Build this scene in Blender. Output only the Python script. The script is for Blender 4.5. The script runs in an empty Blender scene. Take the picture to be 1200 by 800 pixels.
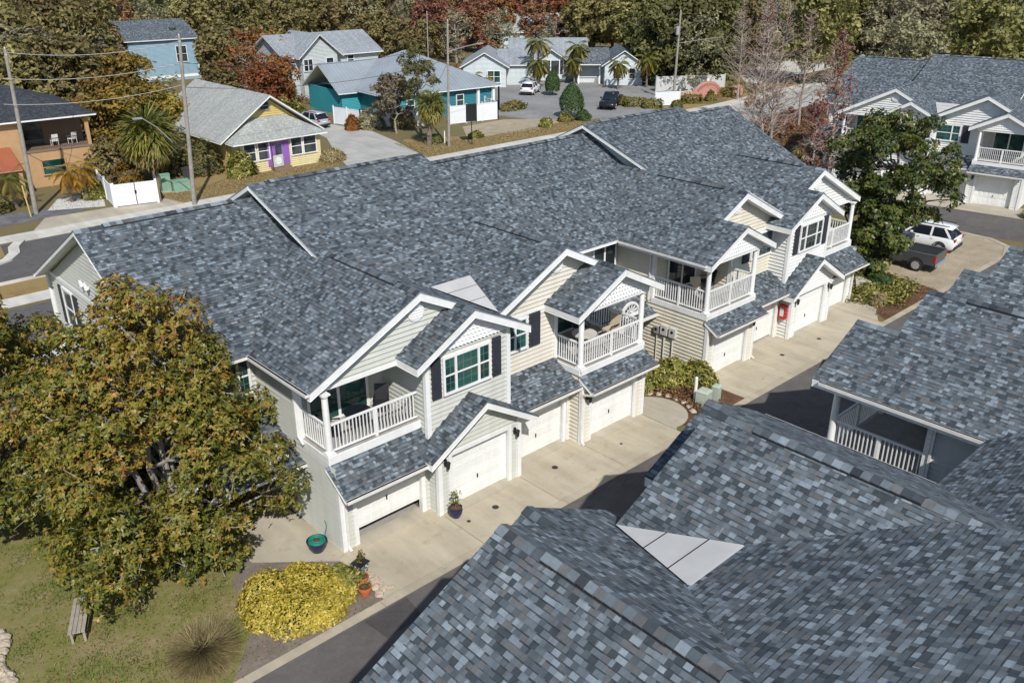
import bpy, math, random
import numpy as np
from mathutils import Vector, Matrix

random.seed(7)
RNG = np.random.default_rng(11)
SC = bpy.context.scene
COL = SC.collection
R = math.radians

# ------------------------------------------------------------------ camera
yaw, pitch, roll = 0.741502, 0.419082, -0.003787
fwd = Vector((math.sin(yaw)*math.cos(pitch), math.cos(yaw)*math.cos(pitch), -math.sin(pitch)))
rgt = Vector((math.cos(yaw), -math.sin(yaw), 0.0))
upv = rgt.cross(fwd)
r2 = rgt*math.cos(roll) + upv*math.sin(roll)
u2 = -rgt*math.sin(roll) + upv*math.cos(roll)
cam_d = bpy.data.cameras.new('camera')
cam = bpy.data.objects.new('camera', cam_d)
COL.objects.link(cam)
cam_d.sensor_width = 36.0
cam_d.lens = 36.0*1024.43/1200.0
cam_d.clip_start = 0.1
cam_d.clip_end = 3000
M3 = Matrix((r2, u2, -fwd)).transposed()
cam.matrix_world = Matrix.Translation((-27.6, -19.95, 17.5)) @ M3.to_4x4()
SC.camera = cam

# ------------------------------------------------------------------ light
sun_dir = Vector((-0.52, -0.95, 1.02)).normalized()          # towards the sun
w = bpy.data.worlds.new('World')
SC.world = w
w.use_nodes = True
nt = w.node_tree
for n in list(nt.nodes):
    nt.nodes.remove(n)
sky = nt.nodes.new('ShaderNodeTexSky')
sky.sky_type = 'NISHITA'
sky.sun_disc = False
sky.sun_elevation = math.asin(sun_dir.z)
sky.sun_rotation = math.atan2(sun_dir.x, sun_dir.y)
sky.air_density = 1.0
sky.dust_density = 0.6
bg = nt.nodes.new('ShaderNodeBackground')
bg.inputs['Strength'].default_value = 0.115
ow = nt.nodes.new('ShaderNodeOutputWorld')
nt.links.new(sky.outputs['Color'], bg.inputs['Color'])
nt.links.new(bg.outputs['Background'], ow.inputs['Surface'])
sl = bpy.data.lights.new('sun', 'SUN')
sl.energy = 4.3
sl.angle = R(0.53)
sl.color = (1.0, 0.97, 0.925)
so = bpy.data.objects.new('sun', sl)
COL.objects.link(so)
so.rotation_euler = sun_dir.to_track_quat('Z', 'Y').to_euler()
SC.view_settings.view_transform = 'Standard'
SC.view_settings.look = 'None'
SC.view_settings.exposure = 0.10
SC.view_settings.gamma = 1.0
SC.view_settings.use_curve_mapping = False

# ------------------------------------------------------------------ materials
class NT:
    def __init__(self, name):
        self.m = bpy.data.materials.new(name)
        self.m.use_nodes = True
        self.t = self.m.node_tree
        for n in list(self.t.nodes):
            self.t.nodes.remove(n)
        self.out = self.t.nodes.new('ShaderNodeOutputMaterial')
        self.p = self.n('ShaderNodeBsdfPrincipled')
        self.l(self.p.outputs[0], self.out.inputs[0])
    def n(self, k, **kw):
        nd = self.t.nodes.new(k)
        for a, b in kw.items():
            setattr(nd, a, b)
        return nd
    def l(self, a, b):
        self.t.links.new(a, b)
    def val(self, inp, v):
        if hasattr(v, 'is_linked') or hasattr(v, 'links'):
            self.l(v, inp)
        else:
            inp.default_value = v
    def math(self, op, a, b=0.0, c=None):
        nd = self.n('ShaderNodeMath', operation=op)
        self.val(nd.inputs[0], a)
        self.val(nd.inputs[1], b)
        if c is not None:
            self.val(nd.inputs[2], c)
        return nd.outputs[0]
    def noise(self, scale, detail=3, rough=0.55, vec=None, dim='3D'):
        nd = self.n('ShaderNodeTexNoise', noise_dimensions=dim)
        nd.inputs['Scale'].default_value = scale
        nd.inputs['Detail'].default_value = detail
        nd.inputs['Roughness'].default_value = rough
        self.l(vec if vec is not None else self.obj(), nd.inputs['Vector'])
        return nd.outputs['Fac']
    def obj(self):
        if not hasattr(self, '_tc'):
            self._tc = self.n('ShaderNodeTexCoord')
        return self._tc.outputs['Object']
    def ramp(self, fac, stops, mode='LINEAR'):
        nd = self.n('ShaderNodeValToRGB')
        cr = nd.color_ramp
        cr.interpolation = mode
        while len(cr.elements) < len(stops):
            cr.elements.new(0.5)
        for e, (p, c) in zip(cr.elements, stops):
            e.position = p
            e.color = (*c, 1.0) if len(c) == 3 else c
        self.l(fac, nd.inputs[0])
        return nd.outputs['Color']
    def mix(self, f, a, b, mode='MIX'):
        nd = self.n('ShaderNodeMix', data_type='RGBA', blend_type=mode)
        self.val(nd.inputs['Factor'], f)
        for i, v in ((6, a), (7, b)):
            if isinstance(v, (tuple, list)):
                nd.inputs[i].default_value = (*v, 1.0) if len(v) == 3 else v
            else:
                self.l(v, nd.inputs[i])
        return nd.outputs[2]
    def bump(self, h, strength=0.3, dist=0.02):
        nd = self.n('ShaderNodeBump')
        nd.inputs['Strength'].default_value = strength
        nd.inputs['Distance'].default_value = dist
        self.l(h, nd.inputs['Height'])
        self.l(nd.outputs[0], self.p.inputs['Normal'])
    def color(self, c):
        if isinstance(c, (tuple, list)):
            self.p.inputs['Base Color'].default_value = (*c, 1.0)
        else:
            self.l(c, self.p.inputs['Base Color'])
    def rough(self, r, spec=0.5):
        self.val(self.p.inputs['Roughness'], r)
        self.p.inputs['Specular IOR Level'].default_value = spec

def plain(name, c, r=0.6, var=0.12, scale=2.0, spec=0.4, metal=0.0, bump=0.0, bscale=40):
    m = NT(name)
    f = m.noise(scale, 5, 0.6)
    a = tuple(x*(1-var) for x in c)
    b = tuple(min(1, x*(1+var)) for x in c)
    m.color(m.ramp(f, [(0.3, a), (0.7, b)]))
    m.rough(r, spec)
    m.p.inputs['Metallic'].default_value = metal
    if bump:
        m.bump(m.noise(bscale, 3), bump, 0.01)
    return m.m

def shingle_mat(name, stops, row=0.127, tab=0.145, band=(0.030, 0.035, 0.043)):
    """laminated shingles: random tabs along each course; the shade in the cut-outs between tabs is painted as a dark strip"""
    m = NT(name)
    uv = m.n('ShaderNodeUVMap')
    sep = m.n('ShaderNodeSeparateXYZ')
    m.l(uv.outputs[0], sep.inputs[0])
    vr = m.math('DIVIDE', sep.outputs[1], row)
    rowi = m.math('FLOOR', vr)
    fv = m.math('SUBTRACT', vr, rowi)
    def cells(width, mul, rnd):
        wv = m.math('ADD', m.math('DIVIDE', sep.outputs[0], width), m.math('MULTIPLY', rowi, mul))
        vo = m.n('ShaderNodeTexVoronoi', voronoi_dimensions='1D')
        vo.inputs['Scale'].default_value = 1.0
        vo.inputs['Randomness'].default_value = rnd
        m.l(wv, vo.inputs['W'])
        sc = m.n('ShaderNodeSeparateColor')
        m.l(vo.outputs['Color'], sc.inputs[0])
        return sc
    sc = cells(tab, 17.37, 0.95)
    wide = cells(0.55, 7.31, 0.9)
    pick = m.math('ADD', m.math('MULTIPLY', sc.outputs[0], 0.84), m.math('MULTIPLY', wide.outputs[0], 0.16))
    col = m.ramp(pick, stops, 'CONSTANT')
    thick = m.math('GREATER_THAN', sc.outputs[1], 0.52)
    # shade painted into the colour just under the course above, in the cut-outs only
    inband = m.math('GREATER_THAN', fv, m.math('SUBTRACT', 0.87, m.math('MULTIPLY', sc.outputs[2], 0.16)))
    notch_shade = m.math('MULTIPLY', inband, m.math('SUBTRACT', 1.0, m.math('MULTIPLY', thick, 0.75)))
    col = m.mix(m.math('MULTIPLY', notch_shade, 0.85), col, band)
    g = m.noise(150, 2, 0.75)
    big = m.noise(0.35, 4, 0.6)
    fade = m.noise(7.0, 3, 0.6)
    col = m.mix(1.0, col, m.ramp(g, [(0.25, (0.70, 0.70, 0.70)), (0.75, (1.30, 1.30, 1.30))]), 'MULTIPLY')
    col = m.mix(1.0, col, m.ramp(big, [(0.3, (0.90, 0.91, 0.92)), (0.7, (1.09, 1.08, 1.06))]), 'MULTIPLY')
    col = m.mix(1.0, col, m.ramp(fade, [(0.3, (0.86, 0.87, 0.88)), (0.7, (1.12, 1.12, 1.11))]), 'MULTIPLY')
    mp = m.n('ShaderNodeMapping')
    m.l(uv.outputs[0], mp.inputs['Vector'])
    mp.inputs['Scale'].default_value = (2.3, 0.16, 1)
    streak = m.noise(1.0, 4, 0.6, vec=mp.outputs[0])
    col = m.mix(1.0, col, m.ramp(streak, [(0.35, (0.86, 0.86, 0.87)), (0.65, (1.09, 1.09, 1.08))]), 'MULTIPLY')
    m.color(col)
    m.rough(0.93, 0.25)
    h = m.math('ADD', m.math('MULTIPLY', m.math('SUBTRACT', 1.0, fv), 0.9), m.math('MULTIPLY', thick, 0.6))
    h = m.math('ADD', h, m.math('MULTIPLY', g, 0.3))
    m.bump(h, 1.0, 0.014)
    return m.m

SH_STOPS = [(0.0, (0.050, 0.060, 0.069)), (0.20, (0.084, 0.100, 0.113)), (0.36, (0.122, 0.144, 0.162)),
            (0.54, (0.170, 0.200, 0.224)), (0.66, (0.118, 0.123, 0.126)), (0.79, (0.228, 0.266, 0.296)), (0.87, (0.096, 0.113, 0.128))]
M = {}
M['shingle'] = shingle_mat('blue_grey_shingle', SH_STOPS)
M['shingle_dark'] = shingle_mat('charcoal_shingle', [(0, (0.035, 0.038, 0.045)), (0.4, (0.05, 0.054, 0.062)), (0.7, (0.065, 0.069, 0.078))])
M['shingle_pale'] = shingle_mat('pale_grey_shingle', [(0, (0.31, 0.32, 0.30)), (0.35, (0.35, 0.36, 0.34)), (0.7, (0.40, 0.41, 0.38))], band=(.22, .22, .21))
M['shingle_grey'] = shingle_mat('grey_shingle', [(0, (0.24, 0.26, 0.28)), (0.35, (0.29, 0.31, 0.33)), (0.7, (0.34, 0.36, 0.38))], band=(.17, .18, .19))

def siding_mat(name, c, var=0.05):
    m = NT(name)
    f = m.noise(0.8, 5, 0.6)
    mp = m.n('ShaderNodeMapping')
    mp.inputs['Scale'].default_value = (0.6, 0.6, 9.0)
    m.l(m.obj(), mp.inputs['Vector'])
    f2 = m.noise(1.0, 2, 0.5, vec=mp.outputs[0])
    col = m.ramp(f, [(0.3, tuple(x*(1-var) for x in c)), (0.7, tuple(min(1, x*(1+var)) for x in c))])
    col = m.mix(1.0, col, m.ramp(f2, [(0.3, (0.96, 0.96, 0.95)), (0.7, (1.03, 1.03, 1.03))]), 'MULTIPLY')
    mp2 = m.n('ShaderNodeMapping')
    mp2.inputs['Scale'].default_value = (3.2, 3.2, 0.22)
    m.l(m.obj(), mp2.inputs['Vector'])
    dr = m.noise(1.0, 4, 0.6, vec=mp2.outputs[0])
    col = m.mix(1.0, col, m.ramp(dr, [(0.34, (0.94, 0.935, 0.925)), (0.5, (1.0, 1.0, 1.0)), (0.7, (1.03, 1.03, 1.03))]), 'MULTIPLY')
    m.color(col)
    m.rough(0.55, 0.35)
    return m.m

M['white'] = siding_mat('white_trim_paint', (0.76, 0.76, 0.74), 0.05)
M['soffit'] = plain('white_soffit', (0.66, 0.66, 0.64), 0.6, 0.05, 2)
M['sid_green'] = siding_mat('grey_green_siding', (0.52, 0.525, 0.475))
M['sid_cream'] = siding_mat('cream_siding', (0.62, 0.58, 0.495))
M['sid_tan'] = siding_mat('pale_tan_siding', (0.63, 0.59, 0.475))
M['sid_white'] = siding_mat('white_siding', (0.70, 0.70, 0.675))
M['sid_grey'] = siding_mat('light_grey_siding', (0.50, 0.515, 0.50))
M['door'] = siding_mat('white_garage_door_paint', (0.76, 0.76, 0.735), 0.05)
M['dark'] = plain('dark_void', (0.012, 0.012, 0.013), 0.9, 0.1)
M['black'] = plain('black_metal', (0.018, 0.018, 0.02), 0.4, 0.1)
M['shutter'] = plain('charcoal_shutter', (0.035, 0.037, 0.048), 0.55, 0.1)
M['membrane'] = plain('pale_membrane', (0.50, 0.49, 0.47), 0.8, 0.08, 1.2, bump=0.1)
M['gutter'] = plain('white_gutter', (0.70, 0.68, 0.64), 0.5, 0.12, 3)
M['deck'] = plain('grey_deck_boards', (0.33, 0.31, 0.28), 0.8, 0.15, 4)
M['steel'] = plain('grey_steel', (0.42, 0.43, 0.43), 0.4, 0.12, 3, metal=0.4)

def glass_mat(name, c1, c2):
    m = NT(name)
    f = m.noise(0.9, 2, 0.5)
    m.color(m.ramp(f, [(0.4, c1), (0.6, c2)]))
    m.rough(0.06, 0.6)
    return m.m
M['glass'] = glass_mat('green_tinted_glass', (0.008, 0.036, 0.032), (0.028, 0.095, 0.08))
M['glass_dark'] = glass_mat('dark_glass', (0.012, 0.018, 0.022), (0.05, 0.06, 0.065))

M['muntin'] = plain('window_grid', (0.12, 0.17, 0.155), .4, .05)

def asphalt_mat(name, c, sc=1.0):
    m = NT(name)
    a = m.noise(0.22*sc, 5, 0.65)
    b = m.noise(45, 3, 0.7)
    c3 = m.noise(2.3, 5, 0.6)
    col = m.ramp(a, [(0.3, tuple(x*0.80 for x in c)), (0.7, tuple(x*1.22 for x in c))])
    col = m.mix(1.0, col, m.ramp(b, [(0.3, (0.75, 0.75, 0.75)), (0.7, (1.25, 1.25, 1.25))]), 'MULTIPLY')
    col = m.mix(1.0, col, m.ramp(c3, [(0.35, (0.9, 0.9, 0.9)), (0.65, (1.1, 1.1, 1.1))]), 'MULTIPLY')
    # thin wandering cracks
    vo = m.n('ShaderNodeTexVoronoi', feature='DISTANCE_TO_EDGE')
    vo.inputs['Scale'].default_value = 0.28
    dn = m.n('ShaderNodeVectorMath', operation='ADD')
    nz = m.n('ShaderNodeTexNoise')
    nz.inputs['Scale'].default_value = 0.9
    nz.inputs['Detail'].default_value = 4
    m.l(m.obj(), nz.inputs['Vector'])
    sv = m.n('ShaderNodeVectorMath', operation='SCALE')
    sv.inputs['Scale'].default_value = 1.6
    m.l(nz.outputs['Color'], sv.inputs[0])
    m.l(m.obj(), dn.inputs[0])
    m.l(sv.outputs[0], dn.inputs[1])
    m.l(dn.outputs[0], vo.inputs['Vector'])
    crack = m.math('LESS_THAN', vo.outputs['Distance'], 0.004)
    col = m.mix(m.math('MULTIPLY', crack, 0.55), col, tuple(x*0.45 for x in c))
    m.color(col)
    m.rough(0.9, 0.3)
    m.bump(b, 0.35, 0.01)
    return m.m
M['asphalt'] = asphalt_mat('worn_asphalt', (0.115, 0.103, 0.096))
M['asphalt_st'] = asphalt_mat('street_asphalt', (0.105, 0.098, 0.094))
M['asphalt_lot'] = asphalt_mat('pale_asphalt', (0.24, 0.235, 0.225))
M['patch'] = asphalt_mat('asphalt_patch', (0.07, 0.064, 0.062))

def concrete_mat(name, c, stain=0.35):
    m = NT(name)
    a = m.noise(0.5, 6, 0.62)
    b = m.noise(60, 2, 0.7)
    s = m.noise(1.7, 6, 0.7)
    col = m.ramp(a, [(0.28, tuple(x*0.84 for x in c)), (0.72, tuple(x*1.12 for x in c))])
    col = m.mix(1.0, col, m.ramp(b, [(0.3, (0.92, 0.92, 0.92)), (0.7, (1.08, 1.08, 1.08))]), 'MULTIPLY')
    col = m.mix(m.math('MULTIPLY', m.ramp(s, [(0.56, (0, 0, 0)), (0.75, (1, 1, 1))]), stain), col, tuple(x*y for x, y in zip(c, (0.58, 0.53, 0.47))))
    mp = m.n('ShaderNodeMapping')
    mp.inputs['Scale'].default_value = (1.6, 0.22, 1.0)
    m.l(m.obj(), mp.inputs['Vector'])
    tr = m.noise(1.0, 4, 0.6, vec=mp.outputs[0])
    col = m.mix(1.0, col, m.ramp(tr, [(0.36, (0.88, 0.875, 0.86)), (0.55, (1.0, 1.0, 1.0)), (0.72, (1.08, 1.08, 1.07))]), 'MULTIPLY')
    spot = m.noise(4.5, 2, 0.5)
    col = m.mix(m.math('MULTIPLY', m.ramp(spot, [(0.70, (0, 0, 0)), (0.76, (1, 1, 1))]), 0.35), col, tuple(x*0.35 for x in c))
    m.color(col)
    m.rough(0.85, 0.3)
    m.bump(b, 0.15, 0.008)
    return m.m
M['concrete'] = concrete_mat('driveway_concrete', (0.465, 0.405, 0.30), .6)
M['concrete2'] = concrete_mat('walk_concrete', (0.43, 0.385, 0.30), .5)
M['conc_white'] = concrete_mat('pale_concrete', (0.56, 0.53, 0.47), 0.15)
M['conc_grey'] = concrete_mat('grey_concrete', (0.42, 0.41, 0.38), 0.3)
M['kerb'] = concrete_mat('kerb_concrete', (0.43, 0.375, 0.28), 0.5)

def ground_mat(name, cols, s1=0.35, s2=6.0, gran=70):
    m = NT(name)
    a = m.noise(s1, 6, 0.65)
    b = m.noise(s2, 5, 0.7)
    g = m.noise(gran, 2, 0.8)
    f = m.math('ADD', m.math('MULTIPLY', a, 0.62), m.math('MULTIPLY', b, 0.38))
    n = len(cols)
    col = m.ramp(f, [(0.33+0.34*i/(n-1), c) for i, c in enumerate(cols)])
    col = m.mix(1.0, col, m.ramp(g, [(0.25, (0.65, 0.65, 0.65)), (0.75, (1.35, 1.35, 1.35))]), 'MULTIPLY')
    m.color(col)
    m.rough(0.95, 0.15)
    m.bump(m.math('ADD', g, m.math('MULTIPLY', b, 1.5)), 0.6, 0.03)
    return m.m
M['ground'] = ground_mat('dry_ground', [(0.13, 0.10, 0.05), (0.19, 0.145, 0.075), (0.15, 0.14, 0.06), (0.25, 0.20, 0.12)])
M['lawn'] = ground_mat('patchy_lawn', [(0.12, 0.155, 0.035), (0.185, 0.185, 0.055), (0.25, 0.205, 0.095), (0.33, 0.265, 0.17)], 0.8, 3.0)
M['dirt'] = ground_mat('grey_brown_dirt', [(0.14, 0.115, 0.09), (0.21, 0.175, 0.14), (0.28, 0.24, 0.195)], 0.9, 7)
M['mulch'] = ground_mat('brown_mulch', [(0.07, 0.04, 0.025), (0.13, 0.07, 0.042), (0.20, 0.12, 0.075)], 1.2, 14, 40)
M['gravel'] = ground_mat('tan_gravel', [(0.26, 0.21, 0.14), (0.36, 0.30, 0.21), (0.46, 0.39, 0.29)], 0.8, 12, 22)
M['drygrass'] = ground_mat('dry_grass', [(0.20, 0.13, 0.05), (0.30, 0.21, 0.09), (0.24, 0.20, 0.075)], 0.8, 8)
M['slate'] = ground_mat('dark_stone_bed', [(0.07, 0.07, 0.075), (0.14, 0.14, 0.145), (0.22, 0.215, 0.21)], 1, 10, 18)
M['whitestone'] = ground_mat('white_stone_bed', [(0.5, 0.48, 0.45), (0.66, 0.64, 0.6)], 1, 10, 18)

def leaf_mat(name, stops, trans=0.25, rough=0.55, hue=0.0):
    m = NT(name)
    at = m.n('ShaderNodeAttribute', attribute_name='rnd')
    col = m.ramp(at.outputs['Fac'], stops)
    oi = m.n('ShaderNodeObjectInfo')
    if hue:
        hs = m.n('ShaderNodeHueSaturation')
        m.val(hs.inputs['Hue'], m.math('ADD', 0.5-hue/2, m.math('MULTIPLY', oi.outputs['Random'], hue)))
        m.val(hs.inputs['Value'], m.math('ADD', 0.8, m.math('MULTIPLY', oi.outputs['Random'], 0.4)))
        m.l(col, hs.inputs['Color'])
        col = hs.outputs[0]
    m.color(col)
    m.rough(rough, 0.35)
    tr = m.n('ShaderNodeBsdfTranslucent')
    m.l(col, tr.inputs['Color'])
    mx = m.n('ShaderNodeMixShader')
    mx.inputs[0].default_value = trans
    m.l(m.p.outputs[0], mx.inputs[1])
    m.l(tr.outputs[0], mx.inputs[2])
    m.l(mx.outputs[0], m.out.inputs[0])
    return m.m
M['bark'] = plain('grey_brown_bark', (0.16, 0.13, 0.10), 0.9, 0.35, 5, bump=0.5, bscale=18)
M['bark_pale'] = plain('pale_bark', (0.30, 0.27, 0.23), 0.9, 0.3, 5, bump=0.4, bscale=18)
M['bark_twig'] = plain('grey_twig_bark', (0.30, 0.245, 0.205), 0.9, 0.25, 3)
M['l_magnolia'] = leaf_mat('magnolia_leaf', [(0.0, (0.045, 0.065, 0.015)), (0.30, (0.11, 0.13, 0.024)), (0.58, (0.22, 0.20, 0.033)), (0.80, (0.33, 0.235, 0.042)), (0.94, (0.35, 0.19, 0.045)), (1.0, (0.22, 0.10, 0.03))], 0.24, 0.42)
M['l_magnolia2'] = leaf_mat('green_magnolia_leaf', [(0.0, (0.031, 0.053, 0.017)), (0.45, (0.081, 0.112, 0.025)), (0.8, (0.154, 0.161, 0.035)), (1.0, (0.266, 0.182, 0.042))], 0.2, 0.4)
M['l_oak'] = leaf_mat('olive_oak_leaf', [(0.0, (0.098, 0.094, 0.034)), (0.5, (0.215, 0.185, 0.065)), (0.85, (0.332, 0.267, 0.104)), (1.0, (0.40, 0.305, 0.137))], 0.28, 0.6, 0.05)
M['l_grey'] = leaf_mat('grey_green_leaf', [(0.0, (0.113, 0.109, 0.066)), (0.5, (0.235, 0.208, 0.117)), (1.0, (0.395, 0.330, 0.208))], 0.25, 0.65, 0.05)
M['l_green'] = leaf_mat('green_leaf', [(0.0, (0.062, 0.070, 0.022)), (0.5, (0.135, 0.132, 0.042)), (1.0, (0.235, 0.205, 0.07))], 0.27, 0.6, 0.04)
M['l_ochre'] = leaf_mat('ochre_leaf', [(0.0, (0.086, 0.079, 0.017)), (0.5, (0.223, 0.161, 0.029)), (1.0, (0.374, 0.223, 0.043))], 0.25, 0.6, 0.03)
M['l_rust'] = leaf_mat('rust_leaf', [(0.0, (0.120, 0.050, 0.017)), (0.5, (0.258, 0.102, 0.029)), (1.0, (0.372, 0.168, 0.050))], 0.25, 0.6, 0.03)
M['l_red'] = leaf_mat('red_brown_leaf', [(0.0, (0.147, 0.061, 0.037)), (0.5, (0.263, 0.110, 0.065)), (1.0, (0.357, 0.184, 0.121))], 0.25, 0.6, 0.04)
M['l_yellow'] = leaf_mat('yellow_shrub_leaf', [(0.0, (0.10, 0.10, 0.018)), (0.3, (0.24, 0.20, 0.03)), (0.7, (0.50, 0.39, 0.05)), (1.0, (0.66, 0.54, 0.13))], 0.2, 0.45)
M['l_shrub'] = leaf_mat('yellow_green_shrub_leaf', [(0.0, (0.057, 0.069, 0.014)), (0.5, (0.172, 0.172, 0.034)), (0.85, (0.391, 0.345, 0.081)), (1.0, (0.575, 0.517, 0.184))], 0.2, 0.5)
M['l_hedge'] = leaf_mat('hedge_leaf', [(0.0, (0.078, 0.078, 0.018)), (0.5, (0.182, 0.163, 0.033)), (1.0, (0.312, 0.247, 0.052))], 0.2, 0.55)
M['l_topiary'] = leaf_mat('dark_green_leaf', [(0.0, (0.026, 0.052, 0.016)), (0.5, (0.052, 0.098, 0.026)), (1.0, (0.098, 0.143, 0.039))], 0.2, 0.5)
M['l_palm'] = leaf_mat('palm_frond', [(0.0, (0.075, 0.094, 0.020)), (0.5, (0.181, 0.181, 0.037)), (0.85, (0.325, 0.237, 0.056)), (1.0, (0.388, 0.237, 0.088))], 0.2, 0.5)
M['l_palmo'] = leaf_mat('orange_palm_frond', [(0.0, (0.14, 0.11, 0.016)), (0.4, (0.32, 0.19, 0.018)), (1.0, (0.48, 0.22, 0.02))], 0.2, 0.5)
M['l_grass'] = leaf_mat('grass_blade', [(0.0, (0.083, 0.128, 0.027)), (0.45, (0.173, 0.217, 0.045)), (0.75, (0.315, 0.270, 0.090)), (1.0, (0.480, 0.375, 0.180))], 0.25, 0.6)
M['l_straw'] = leaf_mat('straw_blade', [(0.0, (0.19, 0.15, 0.065)), (0.5, (0.31, 0.25, 0.115)), (1.0, (0.46, 0.38, 0.20))], 0.3, 0.6)
M['l_dead'] = leaf_mat('dead_leaf', [(0.0, (0.10, 0.05, 0.022)), (0.5, (0.20, 0.105, 0.045)), (1.0, (0.30, 0.18, 0.09))], 0.15, 0.7)

# ------------------------------------------------------------------ helpers
def tag(o, label=None, cat=None, group=None, kind=None):
    if label: o['label'] = label
    if cat: o['category'] = cat
    if group: o['group'] = group
    if kind: o['kind'] = kind
    return o

def thing(name, label, cat, loc=(0, 0, 0), rz=0.0, group=None):
    o = bpy.data.objects.new(name, None)
    o.empty_display_size = 0.3
    COL.objects.link(o)
    o.location = loc
    o.rotation_euler = (0, 0, rz)
    return tag(o, label, cat, group)

def dup(root, loc, rz=0.0, label=None, group=None, scale=None):
    r = root.copy()
    COL.objects.link(r)
    r.location = loc
    r.rotation_euler = (0, 0, rz)
    if scale is not None:
        r.scale = (scale,)*3 if not isinstance(scale, tuple) else scale
    if label: r['label'] = label
    if group: r['group'] = group
    for ch in list(root.children):
        c = ch.copy()
        COL.objects.link(c)
        c.parent = r
        for g in list(ch.children):
            d = g.copy()
            COL.objects.link(d)
            d.parent = c
    return r

class MB:
    """collects polygons, builds one mesh object"""
    def __init__(self):
        self.v = []; self.f = []; self.mi = []; self.uv = []
    def poly(self, pts, mi=0, n=None, uv=None):
        pts = [Vector(p) for p in pts]
        if n is not None:
            nn = Vector((0, 0, 0))
            for i in range(len(pts)):
                a, b = pts[i], pts[(i+1) % len(pts)]
                nn += a.cross(b)
            if nn.dot(Vector(n)) < 0:
                pts.reverse()
                if uv: uv = list(reversed(uv))
        k = len(self.v)
        self.v += [tuple(p) for p in pts]
        self.f.append(tuple(range(k, k+len(pts))))
        self.mi.append(mi)
        self.uv.append(uv or [(0, 0)]*len(pts))
    def hexa(self, c, mi=0):
        # 8 corners: bottom 0-3 ccw, top 4-7
        ctr = sum((Vector(p) for p in c), Vector())/8
        for q in ((0, 1, 2, 3), (4, 5, 6, 7), (0, 1, 5, 4), (1, 2, 6, 5), (2, 3, 7, 6), (3, 0, 4, 7)):
            pts = [Vector(c[i]) for i in q]
            fc = sum(pts, Vector())/4
            self.poly(pts, mi, n=fc-ctr)
    def box(self, x0, x1, y0, y1, z0, z1, mi=0):
        if x0 > x1: x0, x1 = x1, x0
        if y0 > y1: y0, y1 = y1, y0
        self.hexa([(x0, y0, z0), (x1, y0, z0), (x1, y1, z0), (x0, y1, z0), (x0, y0, z1), (x1, y0, z1), (x1, y1, z1), (x0, y1, z1)], mi)
    def beam(self, p, q, w, h, mi=0, up=(0, 0, 1)):
        p, q = Vector(p), Vector(q)
        d = (q-p).normalized()
        s = d.cross(Vector(up))
        if s.length < 1e-4: s = d.cross(Vector((1, 0, 0)))
        s.normalize()
        u = s.cross(d)
        s *= w/2; u *= h/2
        self.hexa([p-s-u, p+s-u, p+s+u, p-s+u, q-s-u, q+s-u, q+s+u, q-s+u], mi)
    def tube(self, p, q, r0, r1=None, n=8, mi=0, caps=True):
        if r1 is None: r1 = r0
        p, q = Vector(p), Vector(q)
        d = (q-p)
        if d.length < 1e-6: return
        d.normalize()
        a = d.cross(Vector((0, 0, 1)))
        if a.length < 1e-3: a = d.cross(Vector((1, 0, 0)))
        a.normalize()
        b = d.cross(a)
        k = len(self.v)
        for c, r in ((p, r0), (q, r1)):
            for i in range(n):
                t = 2*math.pi*i/n
                self.v.append(tuple(c + a*(math.cos(t)*r) + b*(math.sin(t)*r)))
        for i in range(n):
            j = (i+1) % n
            self.f.append((k+i, k+j, k+n+j, k+n+i)); self.mi.append(mi); self.uv.append([(0, 0)]*4)
        if caps:
            self.f.append(tuple(k+n+i for i in range(n))); self.mi.append(mi); self.uv.append([(0, 0)]*n)
            self.f.append(tuple(k+n-1-i for i in range(n))); self.mi.append(mi); self.uv.append([(0, 0)]*n)
    def path(self, pts, r, n=6, mi=0):
        for a, b in zip(pts[:-1], pts[1:]):
            self.tube(a, b, r, r, n, mi)
    def lathe(self, prof, c=(0, 0, 0), n=16, mi=0, axis='z', cap=True):
        k = len(self.v)
        c = Vector(c)
        for r, z in prof:
            for i in range(n):
                t = 2*math.pi*i/n
                if axis == 'z': o = Vector((r*math.cos(t), r*math.sin(t), z))
                elif axis == 'y': o = Vector((r*math.cos(t), z, r*math.sin(t)))
                else: o = Vector((z, r*math.cos(t), r*math.sin(t)))
                self.v.append(tuple(c+o))
        for j in range(len(prof)-1):
            for i in range(n):
                i2 = (i+1) % n
                self.f.append((k+j*n+i, k+j*n+i2, k+(j+1)*n+i2, k+(j+1)*n+i)); self.mi.append(mi); self.uv.append([(0, 0)]*4)
        if cap:
            self.f.append(tuple(k+n-1-i for i in range(n))); self.mi.append(mi); self.uv.append([(0, 0)]*n)
            e = k+(len(prof)-1)*n
            self.f.append(tuple(e+i for i in range(n))); self.mi.append(mi); self.uv.append([(0, 0)]*n)
    def build(self, name, mats, parent=None, smooth=False):
        me = bpy.data.meshes.new(name)
        me.from_pydata(self.v, [], self.f)
        if not isinstance(mats, (list, tuple)): mats = [mats]
        for m in mats: me.materials.append(m)
        me.polygons.foreach_set('material_index', self.mi)
        uvl = me.uv_layers.new(name='UVMap')
        flat = []
        for u in self.uv:
            for a in u: flat += [a[0], a[1]]
        uvl.data.foreach_set('uv', flat)
        if smooth: me.polygons.foreach_set('use_smooth', [True]*len(me.polygons))
        me.update()
        o = bpy.data.objects.new(name, me)
        COL.objects.link(o)
        if parent is not None: o.parent = parent
        return o

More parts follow.
